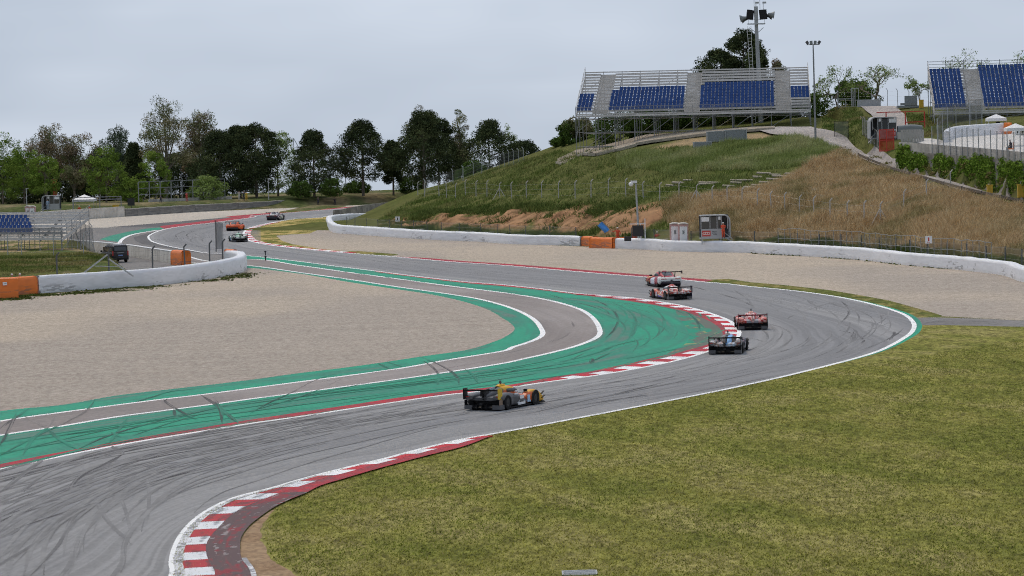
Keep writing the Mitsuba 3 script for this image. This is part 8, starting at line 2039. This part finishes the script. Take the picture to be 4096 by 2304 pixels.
q = [(20.54,352,1.909)][0]
for k, q in enumerate([(-43.792,291.085),(-43.189,291.699)]): person(['marshal with white cap behind the left orange pad, nearer the picture edge', 'marshal with white cap behind the left orange pad, farther from the edge'][k], (q[0], q[1] + 2.0, -.05), math.pi, group=MG)
q = [(54.376,362.5,9.606)][0]; person('seated person in a dark shirt and white cap under the canopy in the kart paddock', (q[0], q[1], float(hz(q[0], q[1])) + .05), 1.2, (.2, .3, 1.0), (-.2, .3, 1.0), cloth='m_dark_cloth', sit=.62)
ch = thing('chair', 'orange chair under the seated person in the kart paddock', 'chair'); cz_ = float(hz(q[0], q[1]))
add('seat', MB().box((q[0], q[1], cz_ + .50), (.6, .6, .12)).mesh(), 'm_orange_vinyl', ch); add('backrest', MB().box((q[0] + .30, q[1], cz_ + .85), (.08, .6, .7)).mesh(), 'm_orange_vinyl', ch)
for sx in (-.25, .25):
    for sy in (-.25, .25): add('leg', MB().bar((q[0] + sx, q[1] + sy, cz_), (q[0] + sx, q[1] + sy, cz_ + .5), .05).mesh(), 'm_galv', ch)
q = [(57.948,396.75,11.571)][0]; person('dark person standing under the left parasol in the kart paddock', (q[0], q[1] - .3, float(hz(q[0], q[1]))), 2.6, cloth='m_dark_cloth', cap=False)
far_people = [('dark photographer crouching on the far bank left of the sign frame post', [(-64.249,616,1.061)][0]), ('person in dark red on the far bank below the sign frame', [(-59.869,620,1.316)][0]), ('person in pale clothing on the far bank right of the sign frame', [(-50.623,626,1.499)][0]), ('dark person on the far bank below the big pine clump', [(-49.803,626,1.555)][0]),
              ('person in a bright shirt on the far bank near the lamp pole', [(-49.281,626,1.618)][0]), ('dark person above the tyre wall near the round pine', [(-33.177,634,1.92)][0]), ('dark person above the tyre wall below the pointed pine', [(-36.228,632,1.876)][0])]
for k, (lab, q) in enumerate(far_people):
    person(lab, (q[0], q[1], float(hz(q[0], q[1]))), math.pi, (.15, .25, 1.35), (-.15, .25, 1.35), cloth=['m_dark_cloth', 'm_hut_red', 'm_beige', 'm_dark_cloth', 'm_yellow', 'm_dark_cloth', 'm_dark_cloth'][k], cap=False, sit=.55 if k in (0, 5, 6) else 0, group='people on the far bank')
q = [(-75.62,592,0.93)][0]; person('person in orange under the white gazebo, left', (q[0] - .6, q[1], .1), math.pi, group=MG); person('person in orange under the white gazebo, right', (q[0] + 1.2, q[1], .1), 2.8, group=MG)
q = [(-81.327,588,1.014)][0]; person('person in a light blue shirt inside the far left hut', (q[0], q[1] + .6, 1.4), math.pi, cloth='m_blue_shirt' if 'm_blue_shirt' in scene else paint('m_blue_shirt', (0.28, 0.36, 0.48), 0.7), cap=False)
# small bollard between track and loop
for k, q in enumerate([(-27.497,374.118),(-26.306,357.996)]):
    tag(add('bollard', MB().bar((q[0], q[1], 0), (q[0], q[1], .35), .12, n=8).box((q[0], q[1], .42), (.22, .22, .16)).mesh(), 'm_black'), ['small dark bollard beside the white line, farther of the two', 'small dark bollard beside the loop road, nearer of the two'][k], 'bollard')
